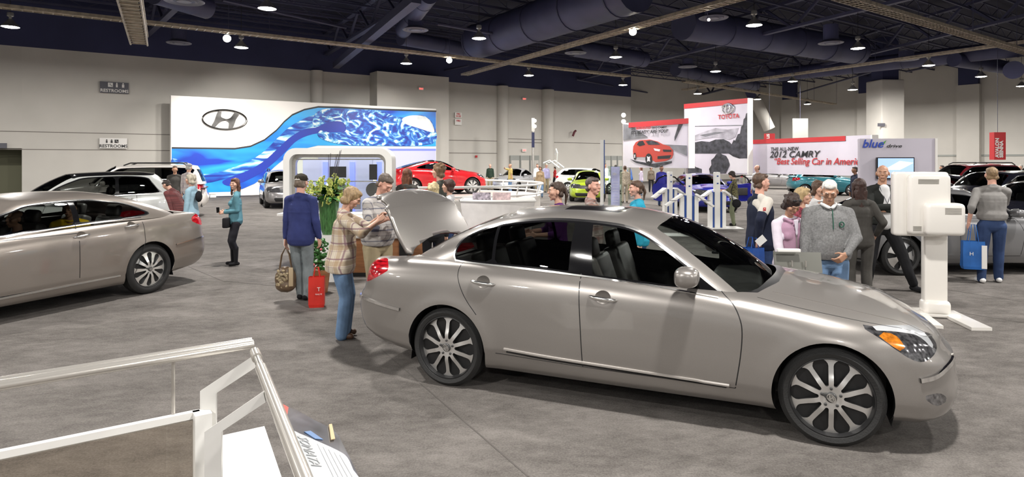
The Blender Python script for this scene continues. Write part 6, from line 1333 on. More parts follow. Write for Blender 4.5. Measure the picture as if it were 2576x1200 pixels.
# ---- blue drive wall with screen
P, r, zt, zb = banner(2163, 18.2, 2353, 17.8, 349, 576, 'pale exhibit wall reading blue drive with a lit screen', .18)
words(P, r, 'blue', 2168, 2222, 371, mat('logo_blue', (.02, .07, .5), .4), .25, .03); words(P, r, 'drive', 2228, 2268, 371, M_INK, .25, .02, hpx=8); P.poly('logo_leaf', [(2212, 364), (2222, 358), (2229, 353), (2224, 362), (2216, 366)], .02, mat('leaf_green', (.1, .35, .05), .5), r, off=.01)
x0, z1 = P.at(2203, 396); x1, z0 = P.at(2297, 450); s = empty('wall_screen', P.w((x0 + x1) / 2, .06, (z0 + z1) / 2), P.rz, 'flat screen showing a pale blue picture on the blue drive wall', 'screen')
boxo('screen_frame', (0, 0, 0), (x1 - x0, .08, z1 - z0), M_GLOSSB, s); boxo('display', (0, -.045, 0), (x1 - x0 - .05, .01, z1 - z0 - .05), mat('display_glow', (.5, .65, .9), .3, emit=(.35, .6, 1), es=.45), s)
bm = bmesh.new(); prism(bm, [(-.3, -.05), (.1, -.05), (.45, .15), (.1, .2)], .004, Matrix.Translation((0, -.052, 0)) @ Matrix.Rotation(PI / 2, 4, 'X')); mesh_obj('display_picture', bm, mat('display_white', (1, 1, 1), .3, emit=(.8, .9, 1), es=.6), s, smooth=False)
# ---- small red hanging banners
def redsign(u1, u2, v1, v2, d, lab, wd):
    a = dp(u1, v1, d); b = dp(u2, v2, d); s = empty('ceiling_banner', ((a.x + b.x) / 2, d, (a.z + b.z) / 2), 0, lab, 'banner'); boxo('fabric_panel', (0, 0, 0), (b.x - a.x, .3, a.z - b.z), M_REDP, s)
    for i, w_ in enumerate(wd):
        text_o('lettering', w_, (b.x - a.x) * .42, M_SIGNW, s, ((b.x - a.x) * (-.12 + .36 * i), -.16, -(a.z - b.z) * .42), rot=(0, -PI / 2, -PI / 2) if False else (PI / 2, -PI / 2, 0), depth=.01, bold=.01)
    tubeo('hanging_cable', [(0, 0, (a.z - b.z) / 2), (0, 0, TOPZ - (a.z + b.z) / 2)], .01, M_JOIST, s, 5)
redsign(2495, 2524, 333, 402, 30, 'red banner reading AVALON and SIENNA hanging at the right', ('AVALON', 'SIENNA')); redsign(1924, 1947, 336, 350, 40, 'small red banner top behind the long lilac banner', ('LIS',))
tag(boxo('display_board', dp(2013, 340, 42), (1.0, .1, 2.2), M_GREYW), 'grey curved panel top behind the long lilac banner', 'panel'); tubeo('hanging_cable', [(0, 0, 1.0), (0, 0, TOPZ - CZ - (HY - 340) * 42 / FP)], .01, M_JOIST, bpy.data.objects['display_board'], 5)
# ---- white information kiosks
M_KBL = mat('kiosk_blue', (.02, .07, .30), .4)
def kiosk(u, vb, vt, w, lab, base=True, rz=0):
    p = gp(u, vb); d = p.y; h = CZ - (vt - HY) * d / FP; r = empty('information_kiosk', p, rz, lab, 'kiosk', 'white angular kiosks before the blue car')
    boxo('column', (0, 0, h / 2), (w, .16, h), M_WHITE, r, bev=.02)
    for s in (-1, 1):
        boxo('blue_strip', (s * (w / 2 + .03), 0, h * .32 + .02), (.05, .12, h * .63), M_KBL, r); boxo('side_post', (s * (w / 2 + .11), 0, h * .31 + .02), (.10, .16, h * .62), M_WHITE, r)
        bm = bmesh.new(); box(bm, (0, 0, 0), (.52, .30, .055), Matrix.Translation((s * (w / 2 + .32), -.02, h * .57)) @ Matrix.Rotation(s * .62, 4, 'Y'), bev=.008); mesh_obj('reading_panel', bm, M_WHITE, r)
        bm = bmesh.new(); box(bm, (s * (w / 2 + .32), -.175, h * .57), (.24, .012, .012)); mesh_obj('caption', bm, M_SIGNG, r)
    for z in (.80, .93): boxo('caption', (0, -.085, h * z), (w * .3, .01, .035), M_KBL, r)
    if base: boxo('floor_plate', (0, 0, .012), (1.35, .6, .024), M_WHITE, r, bev=.008)
kiosk(1685, 556, 432, .13, 'left hand one of the three white kiosks, overlapping the open blue car door', rz=.25); kiosk(1733, 592, 437, .14, 'middle one of the three white kiosks, nearest the silver car roof', rz=-.1); kiosk(1803, 574, 433, .16, 'white kiosk whose floor plate shows, beside the woman in the floral top', rz=0)
# ---- clear banner stand with printed card, thin blue totem
p = gp(1548, 560); r = empty('banner_stand', p, 0, 'clear acrylic stand holding a blue and white printed card', 'stand'); h = CZ - (418 - HY) * p.y / FP
boxo('acrylic_sheet', (0, .04, h / 2), (.44, .012, h), glassm('acrylic', (.75, .84, .80)), r); boxo('printed_card', (0, 0, h * .55), (.27, .01, h * .88), mat('card_print', (.50, .52, .80), .5, var=.3, vs=3), r); boxo('base_plate', (0, 0, .015), (.6, .4, .03), M_STEEL, r)
bm = bmesh.new(); tube(bm, [(-.03 + .06 * math.cos(t), -.01, h * .86 + .035 * math.sin(t)) for t in [k * 2 * PI / 16 for k in range(17)]], .006, 5, False); box(bm, (-.05, -.01, h * .86), (.012, .006, .04)); box(bm, (-.012, -.01, h * .86), (.012, .006, .04)); box(bm, (-.03, -.01, h * .86), (.04, .006, .01)); mesh_obj('emblem', bm, M_SIGNW, r)
for k in range(9): boxo('caption_line', (0, -.009, h * (.72 - k * .05)), (.18, .004, .012), mat('pale_caption', (.75, .76, .92), .5), r)
boxo('card_foot', (0, -.009, h * .17), (.26, .004, .05), M_KBL, r)
p = gp(1516, 560); h = CZ - (352 - HY) * p.y / FP; r = empty('totem_sign', p, .9, 'slim upright totem, white edged with a navy face', 'sign'); boxo('white_edge', (-.04, 0, h / 2), (.05, .10, h), M_WHITE, r); boxo('navy_face', (.03, 0, h / 2 + .35 * h / 2), (.07, .08, h * .65), M_KBL, r); boxo('foot', (0, 0, .01), (.35, .35, .02), M_STEEL, r)
# ---- light pole
p = gp(1341, 473); r = empty('light_pole', p, 0, 'tall steel pole with a navy sleeve and stacked round lamps, before the fire doors', 'light pole'); d = p.y; zz = lambda v: CZ - (v - HY) * d / FP
tubeo('pole', [(0, 0, 0), (0, 0, zz(300))], .09, M_STEEL, r, 10); boxo('sleeve', (0, 0, (zz(333) + zz(371)) / 2), (.2, .2, zz(333) - zz(371)), mat('sleeve_navy', (.015, .02, .08), .5), r); boxo('lamp_box', (0, 0, (zz(297) + zz(330)) / 2), (.22, .2, zz(297) - zz(330)), M_STEEL, r); lathe_o('base', [(.4, 0), (.4, .05), (.1, .08)], M_STEEL, r, 20)
for v in (304, 318): q = lathe_o('lamp', [(0, -.14), (.11, -.12), (.13, 0)], mat('pole_lamp', (1, 1, 1), .4, emit=(1, .96, .88), es=1.5), r, 16, 'y'); q.location = (.12, -.06, zz(v))
p = dp(1568, 296, 41); r = empty('light_pole', (p.x, 41, 0), 0, 'lamp cluster on a pole behind the wide red saloon banner', 'light pole'); tubeo('pole', [(0, 0, 0), (0, 0, CZ + (HY - 310) * 41 / FP)], .07, M_STEEL, r, 8)
for v in (290, 306): q = lathe_o('lamp', [(0, -.14), (.12, -.12), (.15, 0), (.1, .15)], MT['pole_lamp'], r, 16, 'y'); q.location = (.0, -.08, CZ + (HY - v) * 41 / FP)
# ---- information desk with rounded frame, shelves and wood front
d = 11.6; x0, x1 = (722 - CX) / FP * d, (991 - CX) / FP * d; w = x1 - x0; zt = CZ - (373 - HY) * d / FP
r = empty('information_desk', ((x0 + x1) / 2, d, 0), 0, 'white information desk with a rounded display frame and wood veneer front', 'desk')
def rrect(w, h, rad, cx=0, cz=0, n=6):
    P_ = []
    for (sx, sz, a0) in ((1, 1, 0), (-1, 1, PI / 2), (-1, -1, PI), (1, -1, 3 * PI / 2)):
        for k in range(n + 1): a = a0 + k * PI / 2 / n; P_.append((cx + sx * (w / 2 - rad) + rad * math.cos(a), cz + sz * (h / 2 - rad) + rad * math.sin(a)))
    return P_
def ringprism(bm, outer, inner, y0, y1):
    n = len(outer); V = [[bm.verts.new((x, y, z)) for x, z in P_] for P_ in (outer, inner) for y in (y0, y1)]
    o0, o1, i0, i1 = V
    for k in range(n):
        j = (k + 1) % n
        for a, b in ((o0, o1), (i1, i0), (o1, i1), (i0, o0)): bm.faces.new((a[k], a[j], b[j], b[k]))
ht = zt - .25; bm = bmesh.new(); ringprism(bm, rrect(w, ht, .22, 0, .25 + ht / 2), rrect(w - .22, ht - .22, .14, 0, .25 + ht / 2), -.2, .2); mesh_obj('display_frame', bm, M_WHITE, r)
bm = bmesh.new(); ringprism(bm, rrect(w - .22, ht - .22, .14, 0, .25 + ht / 2), rrect(w - .34, ht - .34, .12, 0, .25 + ht / 2), -.05, .05); mesh_obj('inner_frame', bm, M_STEEL, r)
boxo('glass_sheet', (0, 0, .25 + ht / 2), (w - .34, .012, ht - .34), G_CLEAR, r)
boxo('back_panel', (-w * .15, .9, 1.0), (w * .7, .05, 1.9), mat('backlit_lilac', (.62, .62, .86), .5, emit=(.55, .55, .95), es=.18), r)
for x in (.18, .45, .72): boxo('light_column', (x * w - w * .45, .86, 1.0), (.10, .02, 1.8), mat('blue_light_column', (.3, .35, 1), .5, emit=(.25, .3, 1), es=.7), r)
for z in (1.55, 1.95): tubeo('shelf_rail', [(-w / 2 + .2, -.08, z), (w / 2 - .2, -.08, z)], .01, M_STEEL, r, 6)
for (x, z, sx, sz, m_) in ((-.02, 1.72, .30, .2, M_INK), (.62, 1.72, .14, .28, M_INK), (.33, 1.2, .12, .3, M_SIGNG), (-.3, 1.1, .2, .14, M_INK), (.15, 1.05, .18, .1, M_INK)): boxo('picture_card', (x, -.1, z), (sx, .02, sz), m_, r)
for (x, z) in ((.02, 1.40), (.62, 1.40), (.05, .85)):
    q = lathe_o('display_wheel', [(.10, -.02), (.13, -.02), (.13, .02), (.10, .02), (.09, 0), (0, 0)], M_DKALLOY, r, 20, 'y'); q.location = (x, -.1, z)
bm = bmesh.new(); M_WOOD = mat('veneer', (.30, .13, .055), .35, var=.25, vs=3, stretch=(.6, .6, 9))
cw0 = (870 - CX) / FP * 10.9 - (x0 + x1) / 2; cw1 = (1075 - CX) / FP * 10.9 - (x0 + x1) / 2
boxo('counter_front', ((cw0 + cw1) / 2 - .1, -.75, .33), (cw1 - cw0 + .2, .5, .62), M_WOOD, r); boxo('counter_top', ((cw0 + cw1) / 2 - .1, -.78, .80), (cw1 - cw0 + .3, .62, .34), M_WHITE, r, bev=.05); boxo('toe_kick', ((cw0 + cw1) / 2 - .1, -.78, .03), (cw1 - cw0 + .1, .5, .06), M_BLACK, r)
boxo('black_band', (cw1 - .35, -1.02, .36), (.14, .06, .58), M_BLACK, r); boxo('deck_shelf', (0, -.25, .98), (w, .5, .04), M_WHITE, r)
# ---- flower arrangement
p = Vector((-2.95, 10.25, 0)); r = empty('flower_arrangement', p, 0, 'tall green vase of leaves, pale green orchids and bare twigs before the desk', 'flowers')
M_LEAF = mat('leaf', (.035, .13, .025), .4, var=.4, vs=10); M_ORCH = mat('orchid', (.42, .46, .10), .5, var=.35, vs=25); M_TWIG = mat('twig', (.06, .05, .06), .7)
z0 = .74; lathe_o('vase', [(.10, z0 - .0), (.13, z0 + .1), (.15, z0 + .35), (.17, z0 + .62), (.155, z0 + .62), (.0, z0 + .05)], mat('vase_green', (.06, .16, .05), .15, var=.5, vs=14, stretch=(3, 3, .6)), r, 24)
boxo('plinth', (0, 0, z0 / 2), (.34, .34, z0), M_WHITE, r); rnd = random.Random(3)
for k in range(52):
    a = rnd.random() * 6.28; L = .26 + rnd.random() * .30; el_ = rnd.random() * 1.2; bs_ = Vector((0, 0, z0 + .6)); d_ = Vector((math.cos(a) * math.cos(el_), math.sin(a) * math.cos(el_), math.sin(el_) * .9)); bm = bmesh.new(); s_ = d_.cross(Vector((0, 0, 1))).normalized(); prev = None
    for i in range(7):
        t = i / 6; c = bs_ + d_ * L * t + Vector((0, 0, -.12 * t * t)); w_ = .05 * math.sin(PI * (t * .9 + .08)) + .004; row = [bm.verts.new(c - s_ * w_), bm.verts.new(c + Vector((0, 0, .008))), bm.verts.new(c + s_ * w_)]
        if prev: 
            for q_ in range(2): bm.faces.new((prev[q_], prev[q_ + 1], row[q_ + 1], row[q_]))
        prev = row
    mesh_obj('leaf', bm, M_LEAF, r)
for k in range(95):
    a = rnd.random() * 6.28; rr_ = .08 + rnd.random() * .32; z = z0 + .60 + rnd.random() * .38 - rr_ * .3; bm = bmesh.new()
    for i in range(5): aa = i * 1.2566; ellip(bm, (.027 * math.cos(aa), .012, .027 * math.sin(aa)), (.021, .009, .021), None, 1)
    q = mesh_obj('blossom', bm, M_ORCH, r); q.location = (rr_ * math.cos(a), rr_ * math.sin(a), z); q.rotation_euler = (rnd.random() - .5, rnd.random(), rnd.random() * 6)
for k in range(9):
    x = rnd.random() * .16 - .03; tubeo('twig', [(x * .3, 0, z0 + .5), (x, .03, z0 + 1.0), (x * 1.5 + rnd.random() * .03, .02, z0 + 1.25 + rnd.random() * .12)], .004, M_TWIG, r, 5)
p = Vector((-2.83, 9.3, 0)); r = empty('potted_plant', p, 0, 'small bushy flowering plant in a brown pot behind the blue jacketed man', 'plant'); lathe_o('pot', [(0, 0), (.13, 0), (.17, .34), (.15, .34), (0, .30)], M_WOOD, r, 20)
bm = bmesh.new()
for k in range(120):
    a = rnd.random() * 6.28; q_ = rnd.random(); ellip(bm, (.15 * q_ * math.cos(a), .15 * q_ * math.sin(a), .34 + rnd.random() * .42), (.035, .03, .022), Matrix.Rotation(rnd.random() * 3, 4, 'X'), 1)
tag(mesh_obj('foliage', bm, M_LEAF, r), None); bm = bmesh.new()
for k in range(14): a = rnd.random() * 6.28; ellip(bm, (.15 * math.cos(a), .15 * math.sin(a), .36 + rnd.random() * .38), (.022,) * 3, None, 1)
mesh_obj('blossoms', bm, mat('pink_bloom', (.6, .12, .16), .5), r)
# ---- turntable
TC = Vector((-3.35, 27.0, 0)); r = empty('car_turntable', TC, 0, 'round white turntable platform carrying the red coupe, with a low rail', 'turntable'); TR = 4.55
lathe_o('platform', [(0, .46), (TR - .3, .46), (TR - .28, .5), (TR, .5), (TR, .0), (0, 0)], mat('platform_white', (.70, .67, .63), .4), r, 72); lathe_o('top_disc', [(0, .50), (TR - .7, .50), (TR - .7, .47)], mat('platform_taupe', (.40, .34, .31), .5), r, 64)
for z, rad in ((.98, .045), (.62, .035)):
    bm = bmesh.new(); tube(bm, [((TR + .1) * math.cos(t), (TR + .1) * math.sin(t), z) for t in [k * 2 * PI / 72 for k in range(73)]], rad, 8, False); mesh_obj('rail', bm, M_WHITE, r)
for k in range(16): a = k * 2 * PI / 16 + .1; tubeo('rail_post', [((TR - .05) * math.cos(a), (TR - .05) * math.sin(a), .45), ((TR + .1) * math.cos(a), (TR + .1) * math.sin(a), .98)], .03, M_WHITE, r, 8)
# low desk with brochures in front of the turntable
d = 15; xa, xb = (1160 - CX) / FP * d, (1345 - CX) / FP * d; r = empty('brochure_counter', ((xa + xb) / 2, d + .2, 0), 0, 'white curved counter in front of the turntable', 'counter')
bm = bmesh.new(); ringprism(bm, [(x, z) for x, z in ((-(xb - xa) / 2 + .3, .0), ((xb - xa) / 2 - .45, .0), ((xb - xa) / 2, .98), (-(xb - xa) / 2, .98))], [(x, z) for x, z in ((-.1, .3), (.1, .3), (.1, .6), (-.1, .6))], -.35, .35); bm.free()
bm = bmesh.new(); pts = [((xb - xa) / 2 * q_, -.45 - .25 * (1 - abs(q_) ** 2)) for q_ in np.linspace(-1, 1, 13)] + [((xb - xa) / 2, .4), (-(xb - xa) / 2, .4)]; prism(bm, pts, 1.0); 
for v in bm.verts:
    if v.co.z < .5: v.co.x *= .86; v.co.y = v.co.y * .8
mesh_obj('counter_body', bm, mat('fabric_white', (.74, .71, .68), .6, var=.12, vs=2.5), r, smooth=False)
bm = bmesh.new(); tube(bm, [(x, y, 1.0) for x, y in pts] + [(pts[0][0], pts[0][1], 1.0)], .03, 8, False); mesh_obj('counter_rim', bm, M_WHITE, r)
for i, (x, lab, m_) in enumerate(((1212, 'open brochure with a dark car picture on the counter before the turntable', mat('brochure_dark', (.3, .26, .3), .4, var=.9, vs=14)), (1262, 'open brochure with reddish pages on the counter before the turntable', mat('brochure_red', (.45, .33, .33), .4, var=.5, vs=10)))):
    q = boxo('brochure', ((x - CX) / FP * 14.8, 14.75, 1.09), (.42, .02, .2), m_, rz=.1 - .2 * i, rot=(-.35, 0, .1 - .2 * i)); tag(q, lab, 'brochure')
# ---- white monitor stand seen from behind (right)
p = gp(2350, 795); r = empty('monitor_stand', p, R(-14), 'large white touch screen stand seen from behind on a forked floor base', 'display stand'); M_ENA = mat('cream_enamel', (.80, .77, .72), .25, coat=.5)
d = p.y; sc = d / FP; Z = lambda v: CZ - (v - HY) * sc
boxo('pole', (0, 0, (Z(590)) / 2), (.25, .14, Z(590)), M_ENA, r, bev=.015); boxo('monitor_housing', (-.20, -.10, (Z(432) + Z(592)) / 2), (.60, .16, Z(432) - Z(592)), M_ENA, r, bev=.035)
boxo('monitor_back', (-.14, -.22, (Z(432) + Z(592)) / 2), (.46, .12, (Z(432) - Z(592)) * .93), M_ENA, r, bev=.05); boxo('computer_box', (-.01, -.27, (Z(507) + Z(585)) / 2), (.42, .24, Z(507) - Z(585)), M_ENA, r, bev=.05)
for (x, z, w_, h_, y) in ((-.16, 455, .22, .05, -.284), (-.28, 570, .09, .05, -.284), (.06, 525, .17, .07, -.394)): 
    bm = bmesh.new()
    for k in range(7): box(bm, (x, y, Z(z) - h_ / 2 + k * h_ / 6), (w_, .006, .004))
    mesh_obj('vent_grille', bm, mat('vent_shadow', (.42, .40, .36), .6), r, smooth=False)
for s, L_, y in ((-1, .9, 0), (1, .9, 0)):
    bm = bmesh.new(); prism(bm, [(s * .02, .22), (s * .30, .22), (s * .36, -.62), (s * .14, -.66), (s * .10, -.1), (s * .02, -.06)], .035); o = mesh_obj('base_fork', bm, M_ENA, r, smooth=False)
boxo('base_plate', (0, .05, .03), (.5, .34, .05), M_ENA, r, bev=.015); boxo('base_neck', (.0, -.02, .12), (.30, .22, .18), M_ENA, r, bev=.05)
# ---- grey specification stand behind the bonnet
d = 6.35; a, b = dp(1950, 652, d), dp(2066, 640, d); r = empty('specification_stand', ((a.x + b.x) / 2, d, 0), -.12, 'grey specification panel with a white top strip, standing behind the bonnet', 'sign stand')
boxo('panel', (0, 0, .84), (.45, .02, .34), mat('panel_grey_green', (.17, .17, .15), .3, .3), r, rot=(-.25, 0, 0)); boxo('top_strip', (-.10, -.03, 1.03), (.22, .05, .035), M_WHITE, r, bev=.008); boxo('post', (0, .04, .35), (.06, .05, .70), M_STEEL, r); boxo('base', (0, .04, .01), (.4, .3, .02), M_STEEL, r)
for x in (-.07, .06): boxo('clip', (x, -.035, .90), (.012, .02, .06), M_STEEL, r)
# ---- bags
def bag(name, loc, rz, w, h, dpt, m, lab, handle=True, logo=None, flare=.15):
    r = empty(name, loc, rz, lab, 'bag'); bm = bmesh.new(); pts = []
    for z, k in ((0, .9), (h * .1, 1.0), (h * .6, 1.0), (h, .97)):
        t = 1 - flare * (z / h); pts.append([bm.verts.new((x * w / 2 * k + (rnd.random() - .5) * .01, y * dpt / 2 * t * k, z)) for x, y in ((-1, -1), (-.3, -1.1), (.4, -.95), (1, -1), (1, 0), (1, 1), (0, 1.05), (-1, 1), (-1, 0))])
    for a_, b_ in zip(pts, pts[1:]):
        for k in range(9): bm.faces.new((a_[k], a_[(k + 1) % 9], b_[(k + 1) % 9], b_[k]))
    bm.faces.new(pts[0][::-1]); mesh_obj('bag_body', bm, m, r, smooth=False)
    if handle:
        hh_ = .26 if 'grey shirt' in lab else .12
        for y in (-1, 1): tubeo('handle', [(-w * .2, y * dpt * .4, h), (-w * .10, y * dpt * .3, h + hh_), (w * .10, y * dpt * .3, h + hh_), (w * .2, y * dpt * .4, h)], .006, m, r, 6)
    if logo:
        for s_, sz_, x_, z_, m_ in logo: text_o('lettering', s_, sz_, m_, r, (x_, -dpt / 2 * 1.02 - .012, z_), align='CENTER', depth=.003)
    return r
M_BLB = mat('blue_bag', (.015, .07, .30), .3, coat=.4, var=.2, vs=9)
bag('shopping_bag', gp(797, 772), R(12), .20, .40, .11, mat('red_bag', (.60, .03, .02), .35, var=.12, vs=6), 'red paper bag standing on the carpet behind the woman in flared jeans', logo=[('T', .07, .03, .22, M_SIGNW), ('RALLYE', .025, .03, .17, M_SIGNW)])
d = 8.0; bag('shopping_bag', (2.95, 7.80, .60), R(10), .24, .26, .14, M_BLB, 'blue glossy bag hanging from the hand of the man in the navy and white jacket')
d = 8.0; boxo('leaflet', (3.03, 7.74, .95), (.12, .005, .09), M_WHITE, rot=(0, -.7, 0)); tag(bpy.data.objects['leaflet'], 'white leaflet above the blue glossy bag', 'leaflet')
d = 9.5; r = bag('shopping_bag', (7.26, 10.02, .22), R(-20), .30, .44, .14, mat('bag_blue_white', (.02, .12, .40), .35, var=.2, vs=5), 'blue and white carrier bag held by the man in the grey shirt', logo=[('H', .08, -.04, .22, M_SIGNW)])
boxo('white_panel', (.13, -.075, .2), (.07, .012, .36), M_SIGNW, r)
# handbag
p = dp(726, 0, 8.35); r = empty('handbag', (-3.11, 8.74, .135), R(10), 'brown leather and cream ruffled handbag hanging from the hand of the man in navy', 'bag'); bm = bmesh.new(); ellip(bm, (0, 0, .17), (.145, .08, .17), None, 3); ellip(bm, (0, 0, .08), (.14, .09, .10), None, 3); blob(bm, 'bag_body', .01, mat('bag_leather', (.13, .085, .05), .4), r, 3, .006, 14)
bm = bmesh.new()
for k in range(38): ellip(bm, (-.10 + rnd.random() * .13, -.085 + rnd.random() * .02, .06 + rnd.random() * .24), (.026, .014, .018), Matrix.Rotation(rnd.random() * 3, 4, 'Y'), 1)
mesh_obj('ruffle', bm, mat('ruffle_cream', (.35, .28, .17), .6, var=.5, vs=20), r); bm = bmesh.new(); box(bm, (.08, -.07, .20), (.06, .03, .26), bev=.01); mesh_obj('side_panel', bm, mat('bag_cream', (.45, .35, .22), .5), r)
for y in (-.03, .03): tubeo('handle', [(-.08, y, .30), (-.05, y, .50), (.0, y, .60), (.05, y, .50), (.08, y, .30)], .008, MT['bag_leather'], r, 6)
d = 18.1; p = dp(1852, 515, d); bm = bmesh.new(); ellip(bm, (0, 0, 0), (.13, .07, .13), None, 2); tube(bm, [(-.1, 0, .05), (-.12, .1, .35), (-.02, .18, .55)], .012, 6); o = mesh_obj('shoulder_bag', bm, BLACKC); o.location = (p.x - .06, d - .20, p.z + .05); tag(o, 'black shoulder bag on the hip of the woman in the floral top', 'bag')
d = 11.3; bm = bmesh.new(); box(bm, (0, 0, 0), (.10, .18, .18), bev=.02); o = mesh_obj('pouch', bm, BLACKC); o.location = (-5.17, 11.53, .80); tag(o, 'small black pouch on the hip of the woman in the teal sweater', 'bag')
d = 13.0; bm = bmesh.new(); ellip(bm, (0, 0, 0), (.06, .10, .12), None, 2); o = mesh_obj('shoulder_bag', bm, BLACKC); o.location = (-6.46, d + .12, CZ - (495 - HY) * d / FP); tag(o, 'black handbag behind the arm of the woman in the light blue jacket', 'bag')
# phone, camera
d = 11.1; o = boxo('phone', (-5.33, 11.53, 1.03), (.05, .02, .10), M_GLOSSB, rot=(.4, 0, .3)); tag(o, 'small dark phone held by the woman in the teal sweater', 'phone')
# ---- foreground rail, shelf and placard
M_RAIL = mat('rail_enamel', (.66, .63, .58), .22, .6); G_SMOKE = glassm('smoked_panel', (.72, .66, .58))
r = empty('display_barrier', (0, 0, 0), 0, 'white barrier in the foreground with a double tube top rail and a clear lower panel', 'barrier')
A, B = gp(-90, 984, 1.05), gp(637, 866, 1.05); sd = (B - A).normalized(); nn = Vector((-sd.y, sd.x, 0))
bm = bmesh.new(); tube(bm, [A, B], .021, 16); mesh_obj('top_rail', bm, M_RAIL, r); bm = bmesh.new(); tube(bm, [A + nn * .03 + Vector((0, 0, .012)), B + nn * .03 + Vector((0, 0, .012))], .014, 12); mesh_obj('top_rail', bm, M_RAIL, r)
def shelfz(u): return u
pz = 1.92 - (1042 - HY) * gp(436, 893, 1.05).y / FP
C0, D0 = gp(-90, 1155, pz), gp(503, 1034, pz); tubeo('upright', [gp(436, 890, 1.05), dp(436, 1040, gp(436, 893, 1.05).y)], .008, M_RAIL, r, 8)
def slab(a, b, w, th, m, nm, par):
    d_ = (b - a).normalized(); n_ = Vector((-d_.y, d_.x, 0)) * w; bm = bmesh.new(); vs = [bm.verts.new(q) for q in (a, b, b + n_, a + n_)]; f = bm.faces.new(vs); e = bmesh.ops.extrude_face_region(bm, geom=[f]); bmesh.ops.translate(bm, vec=(0, 0, -th), verts=[g for g in e['geom'] if isinstance(g, bmesh.types.BMVert)]); return mesh_obj(nm, bm, m, par, smooth=False)
slab(C0, D0, .03, .035, M_WHITE, 'lower_rail', r)
d_ = (D0 - C0).normalized(); bm = bmesh.new(); vs = [bm.verts.new(q) for q in (C0 - Vector((0, 0, .03)), D0 - Vector((0, 0, .03)), Vector((D0.x, D0.y, .04)), Vector((C0.x, C0.y, .04)))]; bm.faces.new(vs); mesh_obj('clear_panel', bm, G_SMOKE, r, smooth=False)
boxo('foot_bar', ((C0.x + D0.x) / 2, (C0.y + D0.y) / 2, .02), ((D0 - C0).length, .06, .04), M_WHITE, r, rz=math.atan2(d_.y, d_.x))
boxo('end_post', (D0.x + .015, D0.y - .01, pz / 2), (.07, .08, pz), M_WHITE, r, rz=math.atan2(d_.y, d_.x))
# bent brackets and second rail
r2 = empty('placard_stand', (0, 0, 0), 0, 'foreground steel tube rail on bent white brackets carrying a tilted placard', 'sign stand')
T0, T1 = gp(641, 886, 1.05), gp(800, 1290, 1.05); tv = (T1 - T0).normalized()
bm = bmesh.new(); tube(bm, [T0, T1], .017, 18); mesh_obj('tube_rail', bm, M_STEEL, r2)
for t0, t1 in ((0, .10), (.24, 1.6)): bm = bmesh.new(); tube(bm, [T0 + tv * t0, T0 + tv * t1], .0225, 18); mesh_obj('rail_sleeve', bm, M_RAIL, r2)
def bracket(px, d):
    bm = bmesh.new(); pts = [dp(u, v, d) for u, v in px]; vs = [bm.verts.new(p) for p in pts]; f = bm.faces.new(vs); e = bmesh.ops.extrude_face_region(bm, geom=[f]); bmesh.ops.translate(bm, vec=(0, .012, 0), verts=[g for g in e['geom'] if isinstance(g, bmesh.types.BMVert)]); return bm
d1 = T0.y; o = mesh_obj('bent_bracket', bracket([(640, 893), (503, 984), (503, 1468), (543, 1468), (543, 990), (642, 925)], d1 + .01), M_WHITE, r2, smooth=False)
d2 = gp(664, 990, 1.05).y; mesh_obj('bent_bracket', bracket([(662, 985), (514, 1087), (514, 1685), (557, 1685), (557, 1086), (668, 1012)], d2), M_WHITE, r2, smooth=False)
# white low table
zt_ = .62; r3 = empty('low_table', (0, 0, 0), 0, 'white flat topped box beside the bent brackets in the foreground', 'table'); bm = bmesh.new(); vs = [bm.verts.new(gp(u, v, zt_)) for u, v in ((555, 1096), (665, 1072), (742, 1300), (556, 1300))]; f = bm.faces.new(vs); e = bmesh.ops.extrude_face_region(bm, geom=[f]); bmesh.ops.translate(bm, vec=(0, 0, -zt_ + .01), verts=[g for g in e['geom'] if isinstance(g, bmesh.types.BMVert)]); mesh_obj('table_box', bm, M_WHITE, r3, smooth=False)
# tilted placard on the tube
PA = [gp(703, 1018, 1.04), gp(775, 1215, 1.04), gp(925, 1215, .93), gp(832, 1078, .93), gp(738, 1030, .98)]
def flatp(nm, pts, th, m, par, off=0):
    n_ = (pts[1] - pts[0]).cross(pts[2] - pts[0]).normalized(); n_ = n_ if n_.z > 0 else -n_
    bm = bmesh.new(); vs = [bm.verts.new(p + n_ * off) for p in pts]; f = bm.faces.new(vs); e = bmesh.ops.extrude_face_region(bm, geom=[f]); bmesh.ops.translate(bm, vec=n_ * th, verts=[g for g in e['geom'] if isinstance(g, bmesh.types.BMVert)]); mesh_obj(nm, bm, m, par, smooth=False); return n_
o0 = PA[0]; ex = (PA[1] - PA[0]).normalized(); nz_ = (PA[1] - PA[0]).cross(PA[2] - PA[0]).normalized(); nz_ = nz_ if nz_.z > 0 else -nz_; ey = nz_.cross(ex); ey = ey if (PA[2] - PA[0]).dot(ey) > 0 else -ey
def onp(u, v):                               # pixel onto the placard plane
    k = Vector(((u - CX) / FP, 1, -(v - HY) / FP)); E_ = Vector((0, 0, CZ)); t = (o0 - E_).dot(nz_) / k.dot(nz_); return E_ + k * t
pl_ = lambda q: [onp(*x) for x in q]
flatp('placard_board', pl_([(703, 1018), (724, 1028), (745, 1036), (788, 1060), (833, 1082), (850, 1100), (880, 1160), (905, 1215), (772, 1215), (730, 1100)]), .006, mat('placard_print', (.085, .085, .10), .2, coat=.6, var=.5, vs=14), r2)
flatp('red_corner', pl_([(693, 1017), (716, 1028), (722, 1032), (717, 1062)]), .008, MRC, r2, .003); flatp('placard_card', pl_(smoothpoly([(736, 1096), (750, 1098), (790, 1115), (845, 1140), (870, 1158), (885, 1190), (900, 1225), (785, 1225), (762, 1160)], 3)), .003, mat('card_grey', (.50, .52, .54), .25), r2, .007)
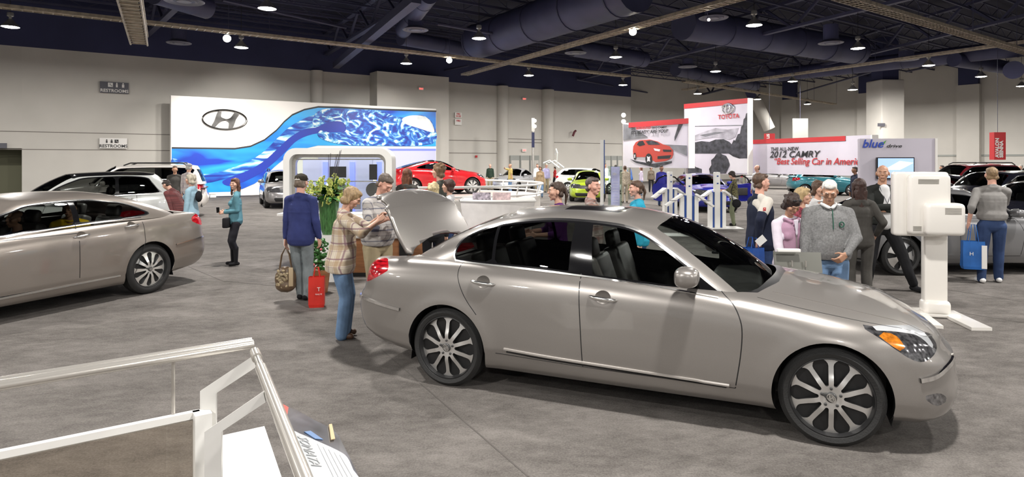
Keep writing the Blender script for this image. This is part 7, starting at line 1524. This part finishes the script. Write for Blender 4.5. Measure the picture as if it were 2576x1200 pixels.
flatp('pale_strip', pl_([(824, 1075), (831, 1074), (839, 1112), (829, 1114)]), .004, mat('tan_strip', (.55, .42, .24), .5), r2, .008); flatp('blue_smear', pl_([(762, 1092), (778, 1090), (810, 1112), (790, 1110)]), .002, mat('smear_blue', (.12, .22, .42), .3), r2, .007)
t = text_mesh('SONATA', .055, .001); t.materials.append(M_SIGNW if False else mat('letter_grey', (.40, .41, .42), .4)); o = bpy.data.objects.new('lettering', t); COL.objects.link(o); o.parent = r2
p1 = onp(793, 1183); p2 = onp(757, 1108); e1 = (p2 - p1).normalized(); e2 = nz_.cross(e1); e1 = -e1; e2 = -e2; p1 = p2; o.matrix_world = Matrix((( *[e1.x, e2.x, nz_.x], p1.x), (e1.y, e2.y, nz_.y, p1.y), (e1.z, e2.z, nz_.z, p1.z), (0, 0, 0, 1))) @ Matrix.Translation((0, -.02, .012))
for k in range(5):
    a, b = onp(795 + k * 14, 1125 + k * 7), onp(838 + k * 12, 1215); bm = bmesh.new(); tube(bm, [a + nz_ * .011, b + nz_ * .011], .0018, 4); mesh_obj('caption_line', bm, MT['letter_grey'], r2)
# carpet seams
M_SEAM = mat('carpet_seam', (.10, .09, .082), .95)
def seam(px):
    bm = bmesh.new(); prev = None
    for i, q in enumerate(px):
        p_ = gp(*q); q2 = gp(*(px[i + 1] if i + 1 < len(px) else px[i - 1])); d_ = (q2 - p_).normalized() * (1 if i + 1 < len(px) else -1); n_ = Vector((-d_.y, d_.x, 0)) * .006; row = [bm.verts.new(p_ - n_ + Vector((0, 0, .002))), bm.verts.new(p_ + n_ + Vector((0, 0, .002)))]
        if prev: bm.faces.new((prev[0], prev[1], row[1], row[0]))
        prev = row
    o = mesh_obj('trim_seam', bm, M_SEAM, smooth=False); st(o)
seam([(960, 880), (1110, 1010), (1330, 1200)]); seam([(460, 665), (560, 707), (720, 722), (900, 735)]); seam([(2250, 760), (2576, 812)]); seam([(2390, 730), (2576, 760)]); seam([(2380, 700), (2576, 690)])
